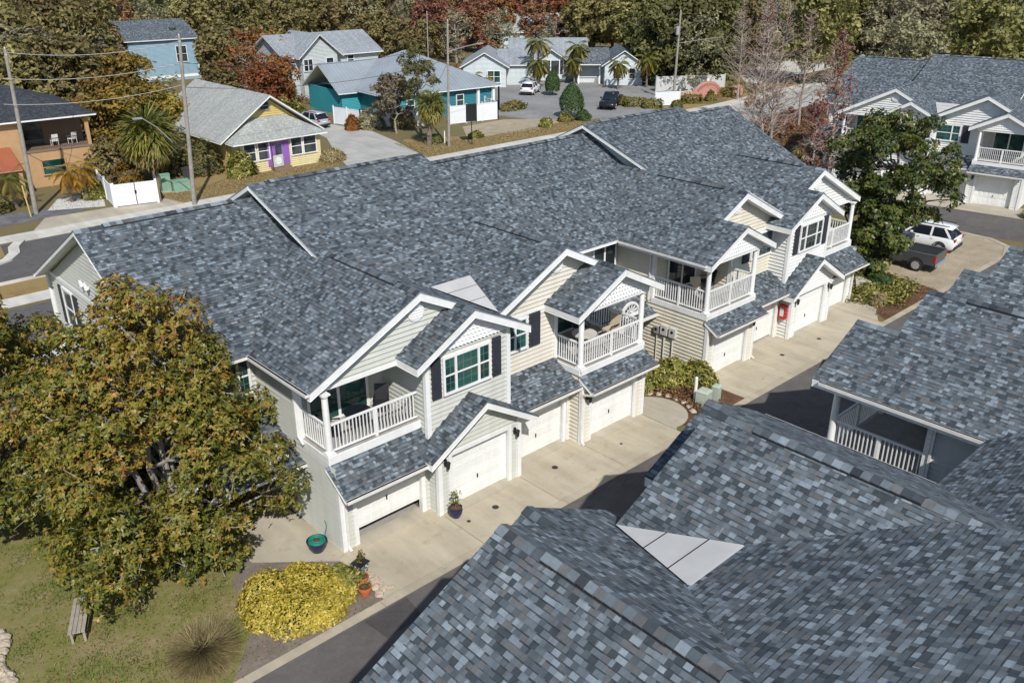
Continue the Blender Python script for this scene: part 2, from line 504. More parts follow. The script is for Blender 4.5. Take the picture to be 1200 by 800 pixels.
def roof_slab(mb, pts, t=0.17, off=0.0, mi_top=0, mi_side=1):
    """shingled slab: pts planar polygon (top surface). UV in metres, u along the courses, v up the slope."""
    pts = [Vector(p) for p in pts]
    nn = Vector((0, 0, 0))
    for i in range(len(pts)):
        nn += pts[i].cross(pts[(i+1) % len(pts)])
    nn.normalize()
    if nn.z < 0:
        nn = -nn; pts.reverse()
    s = Vector((0, 0, 1)) - nn*nn.z
    if s.length < 1e-4: s = Vector((0, 1, 0))
    s.normalize()
    u = s.cross(nn)
    uv = [((p.dot(u))+off, p.dot(s)+off) for p in pts]
    mb.poly(pts, mi_top, uv=uv)
    low = [p - Vector((0, 0, 0.035)) for p in pts]
    bot = [p - Vector((0, 0, t)) for p in pts]
    c = sum(pts, Vector())/len(pts)
    for i in range(len(pts)):
        j = (i+1) % len(pts)
        k = len(mb.v)
        e = (pts[j]-pts[i]); outn = e.cross(Vector((0, 0, 1)))
        mb.poly([pts[i], pts[j], low[j], low[i]], mi_top, n=outn, uv=[(uv[i][0], 0.05), (uv[j][0], 0.05), (uv[j][0], 0.02), (uv[i][0], 0.02)])
        inset = -outn.normalized()*0.012
        mb.poly([low[i]+inset, low[j]+inset, bot[j]+inset, bot[i]+inset], mi_side, n=outn)
    mb.poly(list(reversed(bot)), mi_side)

LAP = 0.17
def siding(mb, poly, o, a, n, z_base=0.0, mi=0, d0=0.06, d1=0.003):
    """horizontal lap siding on a convex polygon of (along, z) points"""
    o, a, n = Vector(o), Vector(a), Vector(n)
    def clip(pl, zc, keep_above):
        out = []
        for i in range(len(pl)):
            p, q = pl[i], pl[(i+1) % len(pl)]
            ip = (p[1] >= zc) if keep_above else (p[1] <= zc)
            iq = (q[1] >= zc) if keep_above else (q[1] <= zc)
            if ip: out.append(p)
            if ip != iq:
                t = (zc-p[1])/(q[1]-p[1])
                out.append((p[0]+t*(q[0]-p[0]), zc))
        return out
    zmin = min(p[1] for p in poly); zmax = max(p[1] for p in poly)
    k = math.floor((zmin-z_base)/LAP)
    while z_base+k*LAP < zmax-1e-6:
        za, zb = z_base+k*LAP, z_base+(k+1)*LAP
        pl = clip(clip(poly, za, True), zb, False)
        k += 1
        if len(pl) < 3: continue
        P = []
        for (x, z) in pl:
            t = (z-za)/LAP
            P.append(o + a*x + Vector((0, 0, z)) + n*(d0*(1-t)+d1*t))
        mb.poly(P, mi, n=n)
        lo = [p for p in pl if abs(p[1]-za) < 1e-6]
        if len(lo) >= 2:
            x0, x1 = min(p[0] for p in lo), max(p[0] for p in lo)
            b = o + Vector((0, 0, za))
            mb.poly([b+a*x0+n*d0, b+a*x1+n*d0, b+a*x1+n*d1, b+a*x0+n*d1], mi, n=(0, 0, -1))

def fast_mesh(name, V, F4, mats, rnd=None, parent=None, mi=None, smooth=False):
    """numpy quads -> mesh object"""
    me = bpy.data.meshes.new(name)
    V = np.asarray(V, np.float32); F4 = np.asarray(F4, np.int32)
    me.vertices.add(len(V)); me.vertices.foreach_set('co', V.ravel())
    k = F4.shape[1]
    me.loops.add(F4.size); me.loops.foreach_set('vertex_index', F4.ravel())
    me.polygons.add(len(F4))
    me.polygons.foreach_set('loop_start', np.arange(0, F4.size, k, dtype=np.int32))
    if not isinstance(mats, (list, tuple)): mats = [mats]
    for m in mats: me.materials.append(m)
    if mi is not None: me.polygons.foreach_set('material_index', np.asarray(mi, np.int32))
    if smooth: me.polygons.foreach_set('use_smooth', np.ones(len(F4), bool))
    if rnd is not None:
        at = me.attributes.new('rnd', 'FLOAT', 'FACE')
        at.data.foreach_set('value', np.asarray(rnd, np.float32))
    me.update(calc_edges=True)
    me.validate()
    o = bpy.data.objects.new(name, me)
    COL.objects.link(o)
    if parent is not None: o.parent = parent
    return o
# ------------------------------------------------------------------ townhouse rows
def townhouse(label, loc, rz, pal, open_door=False):
    root = thing('townhouse_building', label, 'townhouse', loc, rz, 'townhouse rows with blue grey shingle roofs')
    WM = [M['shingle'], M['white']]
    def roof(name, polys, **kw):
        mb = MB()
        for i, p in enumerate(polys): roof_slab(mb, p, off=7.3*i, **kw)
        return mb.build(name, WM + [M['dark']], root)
    def cap(mb, p, q, w=0.17, dz=0.02, slope=0.5, seg=0.21, h=0.02):
        """ridge cap shingles, short saddles along a ridge"""
        p, q = Vector(p), Vector(q)
        d = q-p; L = d.length; d.normalize()
        sd = d.cross(Vector((0, 0, 1))).normalized()
        nseg = max(1, int(L/seg))
        for i in range(nseg):
            a = p + d*(L*i/nseg); b = p + d*(L*(i+1)/nseg)
            z0, z1 = dz+0.012, dz
            for sg in (-1, 1):
                e = sd*(sg*w) - Vector((0, 0, slope*w))
                uo = random.random()*300; vo = (int(random.random()*200)+0.5)*0.145
                u4 = [(uo, vo), (uo+0.001, vo), (uo+0.001, vo), (uo, vo)]
                A = [a+Vector((0, 0, z0)), b+Vector((0, 0, z1)), b+e+Vector((0, 0, z1)), a+e+Vector((0, 0, z0))]
                mb.poly(A, 0, n=(0, 0, 1), uv=u4)
                mb.poly([a+e+Vector((0, 0, z0)), b+e+Vector((0, 0, z1)), b+e+Vector((0, 0, z1-h)), a+e+Vector((0, 0, z0-h))], 0, n=e, uv=u4)
            mb.poly([a+Vector((0, 0, z0)), a+sd*w-Vector((0, 0, slope*w-z0)), a+sd*w-Vector((0, 0, slope*w)), a, a-sd*w-Vector((0, 0, slope*w)), a-sd*w-Vector((0, 0, slope*w-z0))], 0, n=-d)
    def vent(p, q, slope):
        mb = MB()
        p, q = Vector(p), Vector(q)
        d = (q-p).normalized(); sd = d.cross(Vector((0, 0, 1))).normalized()
        for sg in (-1, 1):
            e = sd*(sg*0.152) - Vector((0, 0, slope*0.152)); up = Vector((0, 0, 0.045))
            mb.poly([p+up, q+up, q+e+up, p+e+up], 2, n=(0, 0, 1))
            mb.poly([p+e+up, q+e+up, q+e*1.08-Vector((0, 0, .02)), p+e*1.08-Vector((0, 0, .02))], 2, n=e)
        for a, dd in ((p, -d), (q, d)):
            mb.poly([a+Vector((0, 0, .055)), a+sd*.15+Vector((0, 0, .055-slope*.15)), a+sd*.15-Vector((0, 0, slope*.15+.03)), a-sd*.15-Vector((0, 0, slope*.15+.03)), a-sd*.15+Vector((0, 0, .055-slope*.15))], 2, n=dd)
        cap(mb, p, q, w=0.16, dz=0.062, slope=slope, h=.02)
        mb.build('ridge_vent', WM + [M['dark']], root)
    # ---- main roof
    ZR, YR, ZE = 8.85, 11.4, 5.65
    sl = (ZR-ZE)/(YR-4.75)
    XE = 19.2
    roof('main_roof', [[(-XE, 4.75, ZE), (XE, 4.75, ZE), (XE, YR, ZR), (-XE, YR, ZR)],
                       [(-XE, YR, ZR), (XE, YR, ZR), (XE, 18.1, ZE-0.05), (-XE, 18.1, ZE-0.05)]])
    for x0, x1 in ((-18.2, -13.4), (-4.0, 5.4), (14.9, 18.2)):
        vent((x0, YR, ZR), (x1, YR, ZR), sl)
    for x0, x1 in ((-XE, -18.2), (18.2, XE), (-4.4, -4.0), (5.4, 6.0), (14.2, 14.9)):
        mb = MB(); cap(mb, (x0, YR, ZR), (x1, YR, ZR), slope=sl); mb.build('ridge_cap', WM, root)
    # ---- raised roof sections
    for x0, x1 in ((-12.72, -4.4), (6.0, 14.2)):
        zt, yt = 9.36, 11.3
        kf = 0.36
        roof('raised_roof', [[(x0, 3.5, zt-kf*(yt-3.5)), (x1, 3.5, zt-kf*(yt-3.5)), (x1, yt, zt), (x0, yt, zt)],
                             [(x0, yt, zt), (x1, yt, zt), (x1, 18.2, zt-0.478*6.9), (x0, 18.2, zt-0.478*6.9)]], t=0.20)
        vent((x0+0.9, yt, zt), (x1-0.9, yt, zt), 0.42)
        for xa, xb in ((x0, x0+.9), (x1-.9, x1)):
            mb = MB(); cap(mb, (xa, yt, zt), (xb, yt, zt), slope=.4); mb.build('ridge_cap', WM, root)
        for xx, nx in ((x0+0.55, -1), (x1-0.55, 1)):
            mb = MB()
            mb.poly([(xx, 3.7, zt-kf*(yt-3.7)-.25), (xx, yt, zt-.25), (xx, 17.9, zt-0.478*6.6-.25), (xx, 17.9, 5.7), (xx, 11.4, 8.6), (xx, 3.7, 5.6)], 0, n=(nx, 0, 0))
            mb.build('step_wall', M['sid_grey'], root)
    # ---- both halves
    for s in (-1, 1):
        O = M[pal[0] if s < 0 else pal[3]]
        I = M[pal[1] if s < 0 else pal[2]]
        X = lambda a: s*a
        def P(pts): return [(s*a, y, z) for a, y, z in pts]
        def fpoly(mb, poly, y, mi=0):
            siding(mb, [(s*a, z) for a, z in poly], (0, y, 0), (1, 0, 0), (0, -1, 0), mi=mi)
        def fwall(mb, a0, a1, z0, z1, y, mi=0): fpoly(mb, [(a0, z0), (a1, z0), (a1, z1), (a0, z1)], y, mi)
        def swall(mb, a, y0, y1, z0, z1, f, mi=0):
            siding(mb, [(y0, z0), (y1, z0), (y1, z1), (y0, z1)], (s*a, 0, 0), (0, 1, 0), (s*f, 0, 0), mi=mi)
        def corner(mb, a, y, z0, z1, w=0.11):
            mb.box(s*a-w/2, s*a+w/2, y-0.03, y+0.08, z0, z1)
        # gables
        roof('gable_roof', [P([(12.35, .95, 7.75), (16.55, .95, 5.65), (16.55, 4.75, 5.65), (12.35, 9.15, 7.75)]),
                            P([(12.35, .95, 7.75), (12.35, 9.15, 7.75), (9.05, 5.75, 6.10), (9.05, 1.5, 6.10), (8.35, 1.5, 5.75), (8.35, .08, 5.75), (10.85, .08, 7.0), (10.85, .95, 7.0)])], t=0.29)
        roof('gable_roof', [P([(5.75, .95, 7.75), (9.05, .95, 6.10), (9.05, 5.75, 6.10), (5.75, 9.15, 7.75)]),
                            P([(5.75, .95, 7.75), (3.95, .95, 6.85), (3.95, -.36, 6.85), (1.55, -.36, 5.65), (1.55, 4.75, 5.65), (5.75, 9.15, 7.75)])], t=0.29)
        roof('bay_roof', [P([(10.85, .08, 7.0), (13.25, .08, 5.68), (13.25, 1.35, 5.68), (10.85, 1.35, 7.0)])], t=0.29)
        roof('balcony_roof', [P([(3.95, -.36, 6.85), (6.4, -.36, 5.62), (6.4, 1.55, 5.62), (3.95, 1.55, 6.85)])], t=0.29)
        roof('garage_roof', [P([(10.85, -.46, 3.87), (13.25, -.46, 2.43), (13.25, .56, 2.43), (12.68, 1.1, 2.772), (12.68, .56, 2.772), (10.85, .56, 3.87)]),
                             P([(10.85, -.46, 3.87), (8.45, -.46, 2.43), (8.45, .62, 2.43), (9.02, 1.2, 2.772), (9.02, .56, 2.772), (10.85, .56, 3.87)])], t=0.26)
        roof('shed_roof', [P([(12.62, -.12, 2.32), (16.3, -.12, 2.32), (16.3, .94, 3.02), (12.62, .94, 3.02)])], t=0.16)
        roof('shed_roof', [P([(5.78, .0, 2.56), (9.2, .0, 2.56), (9.2, 1.49, 3.27), (5.78, 1.49, 3.27)])], t=0.16)
        roof('shed_roof', [P([(2.03, -.62, 2.5), (5.85, -.62, 2.5), (5.85, .09, 2.92), (2.03, .09, 2.92)])], t=0.16)
        roof('porch_roof', [P([(16.17, 2.4, 2.5), (18.9, 2.4, 2.5), (18.9, 5.29, 3.75), (16.17, 5.29, 3.75)])], t=0.18)
        for a in (12.35, 5.75):
            vent((s*a, 2.15, 7.75), (s*a, 5.95, 7.75), 0.5)
            for ya, yb in ((.95, 2.15), (5.95, 9.0)):
                mb = MB(); cap(mb, (s*a, ya, 7.75), (s*a, yb, 7.75)); mb.build('ridge_cap', WM, root)
        for a, ya, yb, z, k in ((10.85, .08, .98, 7.0, .5), (3.95, -.36, 1.5, 6.85, .5), (10.85, -.46, .5, 3.87, .6)):
            mb = MB(); cap(mb, (s*a, ya, z), (s*a, yb, z), slope=k); mb.build('ridge_cap', WM, root)
        # membrane cricket in the valley
        mb = MB()
        mb.poly(P([(9.05, .98, 6.16), (9.95, 3.55, 6.585), (8.15, 3.55, 6.585)]), 0, n=(0, 0, 1))
        mb.poly(P([(9.95, 3.55, 6.585), (8.15, 3.55, 6.585), (8.3, 3.95, 6.62), (9.8, 3.95, 6.62)]), 0, n=(0, 0, 1))
        for t in (0.42, 0.75):
            y = .98+t*2.57; hw = .9*t; z = 6.16+t*.425
            mb.box(s*9.05-hw, s*9.05+hw, y-.012, y+.012, z, z+.006, 1)
        mb.build('valley_cricket', [M['membrane'], M['dark']], root)
        # ---------------- outer unit walls
        mb = MB()
        for a0, a1, z0, z1 in ((12.6, 12.95, 0, 2.15), (15.65, 16.15, 0, 2.15), (12.6, 16.15, 2.15, 2.6)): fwall(mb, a0, a1, z0, z1, .55)
        swall(mb, 16.15, .55, 5.3, 0, 3.05, 1)
        swall(mb, 16.15, 2.6, 5.3, 3.05, 5.5, 1)
        for a0, a1 in ((9.05, 9.5), (12.2, 12.65)): fwall(mb, a0, a1, 0, 2.15, 0)
        fpoly(mb, [(9.05, 2.15), (12.65, 2.15), (12.65, 2.6), (10.85, 3.68), (9.05, 2.6)], 0)
        swall(mb, 12.65, 0, 1.0, 0, 2.75, 1); swall(mb, 9.05, 0, .62, 0, 2.75, -1)
        mb.build('wall', O, root)
        mb = MB()
        fpoly(mb, [(9.05, 2.7), (12.6, 2.7), (12.6, 5.85), (10.85, 6.8), (9.05, 5.9)], .55)
        swall(mb, 12.6, .55, 3.0, 2.7, 5.9, 1); swall(mb, 9.05, .55, 1.6, 2.7, 5.95, -1)
        fpoly(mb, [(9.05, 5.45), (16.2, 5.45), (16.2, 5.62), (12.35, 7.56), (9.05, 5.95)], 1.3)
        fwall(mb, 12.6, 16.15, 3.3, 5.5, 3.0)
        mb.build('wall', O, root)
        mb = MB()
        fwall(mb, 16.15, 18.7, 0, 5.55, 5.3)
        siding(mb, [(5.3, 0), (17.5, 0), (17.5, 5.6), (11.4, 8.68), (5.3, 5.7)], (s*18.7, 0, 0), (0, 1, 0), (s, 0, 0))
        siding(mb, [(0 if s < 0 else 0, 0), (18.7, 0), (18.7, 5.6), (0, 5.6)], (0, 17.5, 0), (s, 0, 0), (0, 1, 0))
        mb.build('end_wall', O, root)
        def one(name, *b):
            q = MB(); q.box(*b); return q.build(name, M['white'], root)
        def cboard(a, y, z0, z1, w=0.11): one('corner_board', s*a-w/2-.03, s*a+w/2+.03, y-0.07, y+0.08, z0, z1)
        for a, y, z1 in ((16.12, .53, 2.6), (12.66, -.02, 2.6), (9.06, -.02, 2.6), (18.68, 5.28, 5.5)): cboard(a, y, 0, z1)
        for a, y, z0, z1 in ((12.6, .53, 2.75, 5.85), (9.07, .53, 2.75, 5.85)): cboard(a, y, z0, z1)
        cboard(16.12, 2.6, 3.1, 5.5, .14)
        one('trim_band', s*18.775, s*18.70, 5.4, 17.4, 5.62, 5.80)
        one('trim_band', s*12.7, s*16.2, 1.22, 1.30, 5.40, 5.52)
        one('trim_band', s*12.6, s*16.18, .90, .95, 3.02, 3.30); one('trim_band', s*16.14, s*16.18, .95, 2.7, 3.02, 3.30)
        mb = MB(); mb.box(s*12.62, s*16.14, .95, 3.0, 3.06, 3.29); mb.build('balcony_floor', M['deck'], root)
        mb = MB(); mb.box(s*12.62, s*16.3, 1.3, 3.0, 5.46, 5.5); mb.build('balcony_ceiling', M['soffit'], root)
        # ---------------- inner unit walls
        mb = MB()
        for a0, a1, z0, z1 in ((5.75, 6.1, 0, 2.15), (8.75, 9.05, 0, 2.15), (5.75, 9.05, 2.15, 2.66)): fwall(mb, a0, a1, z0, z1, .6)
        for a0, a1, z0, z1 in ((2.15, 2.6, 0, 2.15), (5.3, 5.75, 0, 2.15), (2.15, 5.75, 2.15, 2.72)): fwall(mb, a0, a1, z0, z1, 0)
        swall(mb, 5.75, 0, 1.5, 0, 3.15, 1); swall(mb, 2.15, 0, 5.3, 0, 3.1, -1); swall(mb, 2.15, 3.1, 5.3, 3.1, 5.5, -1)
        mb.build('wall', I, root)
        mb = MB()
        fwall(mb, 5.72, 9.05, 3.0, 5.5, 1.5)
        fpoly(mb, [(1.7, 5.5), (9.05, 5.5), (9.05, 5.95), (5.75, 7.56), (1.7, 5.53)], 1.5)
        fwall(mb, 2.15, 5.75, 3.15, 5.5, 3.1)
        swall(mb, 5.75, 1.5, 3.1, 3.15, 5.5, -1)
        mb.build('wall', I, root)
        for a, y in ((5.74, -.02), (2.16, -.02)): cboard(a, y, 0, 2.7)
        cboard(5.76, 1.48, 3.2, 5.5); cboard(2.18, 3.1, 3.15, 5.5)
        for b in ((2.08, 5.8, .04, .10, 2.92, 3.16), (2.08, 2.13, .10, 3.1, 2.92, 3.16), (5.78, 5.83, .10, 1.5, 2.92, 3.16), (6.0, 9.0, 1.44, 1.5, 5.42, 5.52)):
            one('trim_band', s*b[0], s*b[1], *b[2:])
        for b in ((2.0, 5.9, .04, .16, 5.38, 5.5), (2.0, 2.12, .16, 3.1, 5.38, 5.5), (5.78, 5.9, .16, 1.5, 5.38, 5.5)):
            one('balcony_beam', s*b[0], s*b[1], *b[2:])
        mb = MB(); mb.box(s*2.13, s*5.77, .1, 3.1, 2.96, 3.15); mb.build('balcony_floor', M['deck'], root)
        mb = MB(); mb.box(s*1.75, s*6.2, .16, 3.1, 5.50, 5.53); mb.build('balcony_ceiling', M['soffit'], root)
        # fish-scale panels in the two small gables
        for (a, y, zb, zt, hw) in ((3.95, .06, 5.5, 6.58, 2.0), (10.85, .478, 5.72, 6.72, 1.75)):
            mb = MB()
            mb.poly([(s*a-hw, y, zb), (s*a+hw, y, zb), (s*a, y, zt)], 0, n=(0, -1, 0))
            rows = 7; rh = (zt-zb)/rows
            for r in range(rows):
                z0 = zb+r*rh; w0 = hw*(1-r/rows)-.04; n = int(2*w0/.16)
                for i in range(n):
                    xa = s*a-w0+i*(2*w0/n); xb = xa+2*w0/n; xm = (xa+xb)/2
                    mb.poly([(xa, y-.05, z0+.05), (xm, y-.055, z0), (xb, y-.05, z0+.05), (xb, y-.004, z0+rh+.03), (xa, y-.004, z0+rh+.03)], 0, n=(0, -1, .3))
                    mb.poly([(xa, y-.05, z0+.05), (xm, y-.055, z0), (xm, y, z0), (xa, y, z0+.05)], 0, n=(0, 0, -1))
                    mb.poly([(xb, y-.05, z0+.05), (xm, y-.055, z0), (xm, y, z0), (xb, y, z0+.05)], 0, n=(0, 0, -1))
            mb.box(s*a-hw*.42, s*a+hw*.42, y-.05, y-.01, zb+(zt-zb)*.56, zb+(zt-zb)*.56+.05)
            mb.build('gable_panel', M['white'], root)
        # plain white peak on the garage gable
        mb = MB(); mb.poly([(s*10.85-.52, -.07, 3.28), (s*10.85+.52, -.07, 3.28), (s*10.85, -.07, 3.62)], 0, n=(0, -1, 0))
        mb.box(s*10.85-.55, s*10.85+.55, -.08, -.005, 3.22, 3.28); mb.build('gable_panel', M['white'], root)
        # round vents
        for a, y, z in ((12.35, 1.3, 6.98), (5.75, 1.5, 6.98)):
            mb = MB(); mb.lathe([(0.02, -.095), (.27, -.095), (.32, -.08), (.32, 0)], (s*a, y, z), 24, 0, 'y')
            for k in range(-2, 3): mb.box(s*a-.22, s*a+.22, y-.11, y-.09, z+k*.09-.012, z+k*.09+.012)
            mb.build('gable_vent', M['white'], root)
        # ---------------- garage doors
        for idx, (a0, a1, y) in enumerate(((12.95, 15.65, .55), (9.5, 12.2, 0.), (6.1, 8.75, .6), (2.6, 5.3, 0.))):
            xa, xb = sorted((s*a0, s*a1))
            lift = 0.42 if (open_door and idx == 0 and s < 0) else (0.1 if (open_door and idx == 2 and s > 0) else 0.02)
            yd = y+.20
            mb = MB()
            mb.box(xa+.03, xb-.03, yd, yd+.05, lift, 2.15)
            H = 2.13-lift
            for r in range(4):
                z0 = lift+r*(2.13-0.02)/4.0; z1 = z0+(2.13-.02)/4
                if z0 > 2.1: continue
                mb.box(xa+.03, xb-.03, yd-.012, yd, z0+.012, min(z1, 2.15)-.012)
                for c in range(8):
                    w = (xb-xa-.06)/8
                    mb.box(xa+.03+c*w+.05, xa+.03+(c+1)*w-.05, yd-.026, yd-.012, z0+.11, min(z1, 2.15)-.11 if min(z1, 2.15)-z0 > .3 else z0+.12)
            d = mb.build('garage_door', M['door'], root)
            hm = MB(); hm.box((xa+xb)/2-.02, (xa+xb)/2+.02, yd-.05, yd-.03, lift+.62, lift+.78); hm.box((xa+xb)/2-.012, (xa+xb)/2+.012, yd-.031, yd-.012, lift+.68, lift+.72)
            hm.build('handle', M['black'], d)
            mb = MB()                                     # casing and jambs
            for x in (xa, xb):
                mb.box(x-.075, x+.075, y-.068, y+.02, 0, 2.15)
                sg = 1 if x == xa else -1
                mb.box(x, x+sg*.03, y+.02, yd, 0, 2.15)
            mb.box(xa-.075, xb+.075, y-.068, y+.02, 2.15, 2.29)
            mb.box(xa+.03, xb-.03, y+.02, yd, 2.14, 2.17)
            mb.build('door_casing', M['white'], root)
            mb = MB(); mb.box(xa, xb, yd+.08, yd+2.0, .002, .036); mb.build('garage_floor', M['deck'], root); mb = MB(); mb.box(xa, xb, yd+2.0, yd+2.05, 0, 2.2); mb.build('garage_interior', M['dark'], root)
        # ---------------- windows
        def window(name, x0, x1, z0, z1, y, cols, mull=(2, 3), face='y', fx=0, nx=0, gl='glass'):
            """cols: list of relative widths"""
            def B(mb, u0, u1, d0, d1, za, zb, mi=0):
                d0 = d0+.062 if d0 else 0; d1 += .062
                if face == 'y': mb.box(u0, u1, y-d1, y-d0, za, zb, mi)
                else: mb.box(fx+nx*d0, fx+nx*d1, u0, u1, za, zb, mi)
            mb = MB(); t = .085
            B(mb, x0-t, x1+t, 0, .06, z1, z1+t); B(mb, x0-t, x1+t, 0, .075, z0-t, z0)
            B(mb, x0-t, x0, 0, .06, z0, z1); B(mb, x1, x1+t, 0, .06, z0, z1)
            tot = sum(cols); u = x0; panes = []
            for i, c in enumerate(cols):
                u1 = u+(x1-x0)*c/tot
                if i < len(cols)-1: B(mb, u1-.045, u1+.045, 0, .058, z0, z1)
                panes.append((u, u1)); u = u1
            zm = (z0+z1)/2
            for (a, b) in panes:
                B(mb, a, b, .02, .05, zm-.025, zm+.025)
            f = mb.build(name, M['white'], root)
            g = MB(); B(g, x0, x1, .008, .022, z0, z1)
            for (a, b) in panes:
                k = 2 if (b-a) < .55 else 3
                for q in range(1, k): B(g, a+(b-a)*q/k-.009, a+(b-a)*q/k+.009, .022, .026, z0, z1, 1)
                for q in (.25, .75): B(g, a, b, .022, .0255, z0+(z1-z0)*q-.009, z0+(z1-z0)*q+.009, 1)
            g.build('pane', [M[gl], M['muntin']], f)
        gl = 'glass' if s < 0 else 'glass_dark'
        x0, x1 = sorted((s*9.98, s*11.88)); window('window', x0, x1, 4.2, 5.42, .55, (1, 2.2, 1), gl=gl)
        x0, x1 = sorted((s*7.35, s*8.95)); window('window', x0, x1, 4.2, 5.3, 1.5, (1, 2.2, 1) if 0 else (2.0, 1.0) if s < 0 else (1, 2), gl=gl)
        x0, x1 = sorted((s*16.45, s*17.9)); window('window', x0, x1, 4.1, 5.3, 5.3, (1, 2, 1), gl=gl)
        window('window', 15.0, 16.0, 3.9, 5.4, 0, (1,), face='x', fx=s*18.7, nx=s, gl='glass_dark')
        window('window', 9.0, 10.2, 3.9, 5.4, 0, (1,), face='x', fx=s*18.7, nx=s, gl='glass_dark')
        # shutters
        def shutter(x0, x1, z0, z1, y):
            mb = MB(); y -= .062
            mb.box(x0, x1, y-.05, y+.03, z0, z1)
            n = int((z1-z0)/.07)
            for i in range(n):
                z = z0+.05+i*(z1-z0-.1)/n
                mb.beam(((x0+x1)/2, y-.055, z), ((x0+x1)/2, y-.045, z+.05), (x1-x0)-.08, .008, up=(1, 0, 0)) if 0 else mb.box(x0+.04, x1-.04, y-.062, y-.05, z, z+.035)
            mb.build('shutter', M['shutter'], root)
        for a0, a1 in ((9.43, 9.80), (12.05, 12.42)):
            q = sorted((s*a0, s*a1)); shutter(q[0], q[1], 4.12, 5.55, .55)
        q = sorted((s*6.62, s*7.15)); shutter(q[0], q[1], 4.1, 5.4, 1.5)
        mbs = MB()
        for y0, y1 in ((14.45, 14.85), (16.15, 16.55)): mbs.box(s*18.70, s*18.81, y0, y1, 3.85, 5.45)
        mbs.build('shutter', M['shutter'], root)
        # sliding doors on the balconies
        for a0, a1, y, zf in ((13.35, 15.6, 3.0, 3.3), (3.1, 5.2, 3.1, 3.16)):
            x0, x1 = sorted((s*a0, s*a1)); y -= .062
            mb = MB()
            for x in (x0, (x0+x1)/2, x1): mb.box(x-.05, x+.05, y-.05, y, zf, zf+2.05)
            mb.box(x0-.05, x1+.05, y-.052, y, zf+2.05, zf+2.13); mb.box(x0-.05, x1+.05, y-.052, y, zf, zf+.08)
            f = mb.build('sliding_door', M['white'], root)
            g = MB(); g.box(x0, x1, y-.03, y-.012, zf+.08, zf+2.05); g.build('pane', M[gl], f)
        # ---------------- railings and columns
        def railing(p, q, zf, posts=1):
            p, q = Vector((p[0], p[1], zf)), Vector((q[0], q[1], zf))
            L = (q-p).length; mb = MB()
            mb.beam(p+Vector((0, 0, 1.0)), q+Vector((0, 0, 1.0)), .07, .06)
            mb.beam(p+Vector((0, 0, .1)), q+Vector((0, 0, .1)), .05, .05)
            n = int(L/.125)
            for i in range(1, n):
                c = p+(q-p)*(i/n)
                mb.box(c.x-.016, c.x+.016, c.y-.016, c.y+.016, zf+.12, zf+.98)
            for k in range(1, posts+1):
                c = p+(q-p)*(k/(posts+1)); mb.box(c.x-.045, c.x+.045, c.y-.045, c.y+.045, zf, zf+1.02)
            mb.build('balcony_railing', M['white'], root)
        def column(a, y, z0, z1, r=.115):
            mb = MB(); x = s*a
            mb.box(x-.15, x+.15, y-.15, y+.15, z0, z0+.07)
            mb.lathe([(.15, z0+.07), (.15, z0+.11), (r, z0+.16), (r*.86, z1-.14), (.13, z1-.09), (.13, z1-.05)], (x, y, 0), 16)
            mb.box(x-.14, x+.14, y-.14, y+.14, z1-.05, z1)
            mb.build('column', M['white'], root)
        column(16.02, 1.06, 3.3, 5.42); railing((s*15.9, 1.06), (s*12.66, 1.06), 3.3); railing((s*16.02, 1.18), (s*16.02, 2.55), 3.3, 0)
        column(5.66, .2, 3.16, 5.4); column(2.22, .2, 3.16, 5.4)
        railing((s*5.54, .2), (s*2.34, .2), 3.16); railing((s*5.66, .32), (s*5.66, 1.45), 3.16, 0); railing((s*2.22, .32), (s*2.22, 3.05), 3.16, 1)
        column(18.6, 18.4, 0, 5.5, .13)
        # ---------------- arched fan ornament over each entry porch
        for xc in ((s*17.25,) if 1 else ()):
            fan(root, xc, 2.75, 2.72)
        # ---------------- gutters and downspouts
        def gutter(p, q):
            mb = MB(); mb.beam(p, q, .12, .10); up = Vector((0, 0, .052)); mb.beam(Vector(p)+up, Vector(q)+up, .075, .006, 1)  # dark strip on top paints the shade inside the trough
            d = Vector(q)-Vector(p)
            mb.build('gutter', [M['gutter'], M['dark']], root)
        gutter((s*12.95, -.18, 2.25), (s*16.3, -.18, 2.25)); gutter((s*5.82, -.06, 2.49), (s*8.6, -.06, 2.49)); gutter((s*2.03, -.68, 2.43), (s*5.85, -.68, 2.43))
        gutter((s*1.49, -.1, 5.56), (s*1.49, 4.7, 5.56)); gutter((s*16.61, 1.0, 5.56), (s*16.61, 4.7, 5.56)); gutter((s*16.66, 4.69, 5.57), (s*19.15, 4.69, 5.57))
        gutter((s*16.2, 2.34, 2.43), (s*18.9, 2.34, 2.43)); gutter((s*12.8, 18.17, 5.5), (s*19.2, 18.17, 5.5))
        def spout(pts):
            mb = MB()
            for a, b in zip(pts[:-1], pts[1:]): mb.beam(a, b, .075, .075)
            mb.build('downspout', M['gutter'], root)
        spout([(s*5.8, -.66, 2.38), (s*5.8, -.14, 2.2), (s*5.8, -.07, 2.1), (s*5.8, -.07, .15), (s*5.8, -.25, .06)])
        spout([(s*6.02, -.02, 2.44), (s*6.02, .5, 2.3), (s*6.02, .5, .1)])
        spout([(s*15.95, -.18, 2.2), (s*16.02, .42, 2.05), (s*16.02, .46, .15), (s*16.02, .3, .06)])
        spout([(s*16.3, 2.6, 5.5), (s*16.24, 2.6, 5.35), (s*16.24, 2.6, 3.4), (s*16.24, 2.3, 3.2)])
        spout([(s*2.02, 3.25, 5.5), (s*2.08, 3.25, 5.3), (s*2.08, 3.25, 3.0)])
        # lanterns
        for a, y in ((12.42, -.02), (9.28, -.02), (5.5, -.02)):
            lantern(root, s*a, y, 2.0)
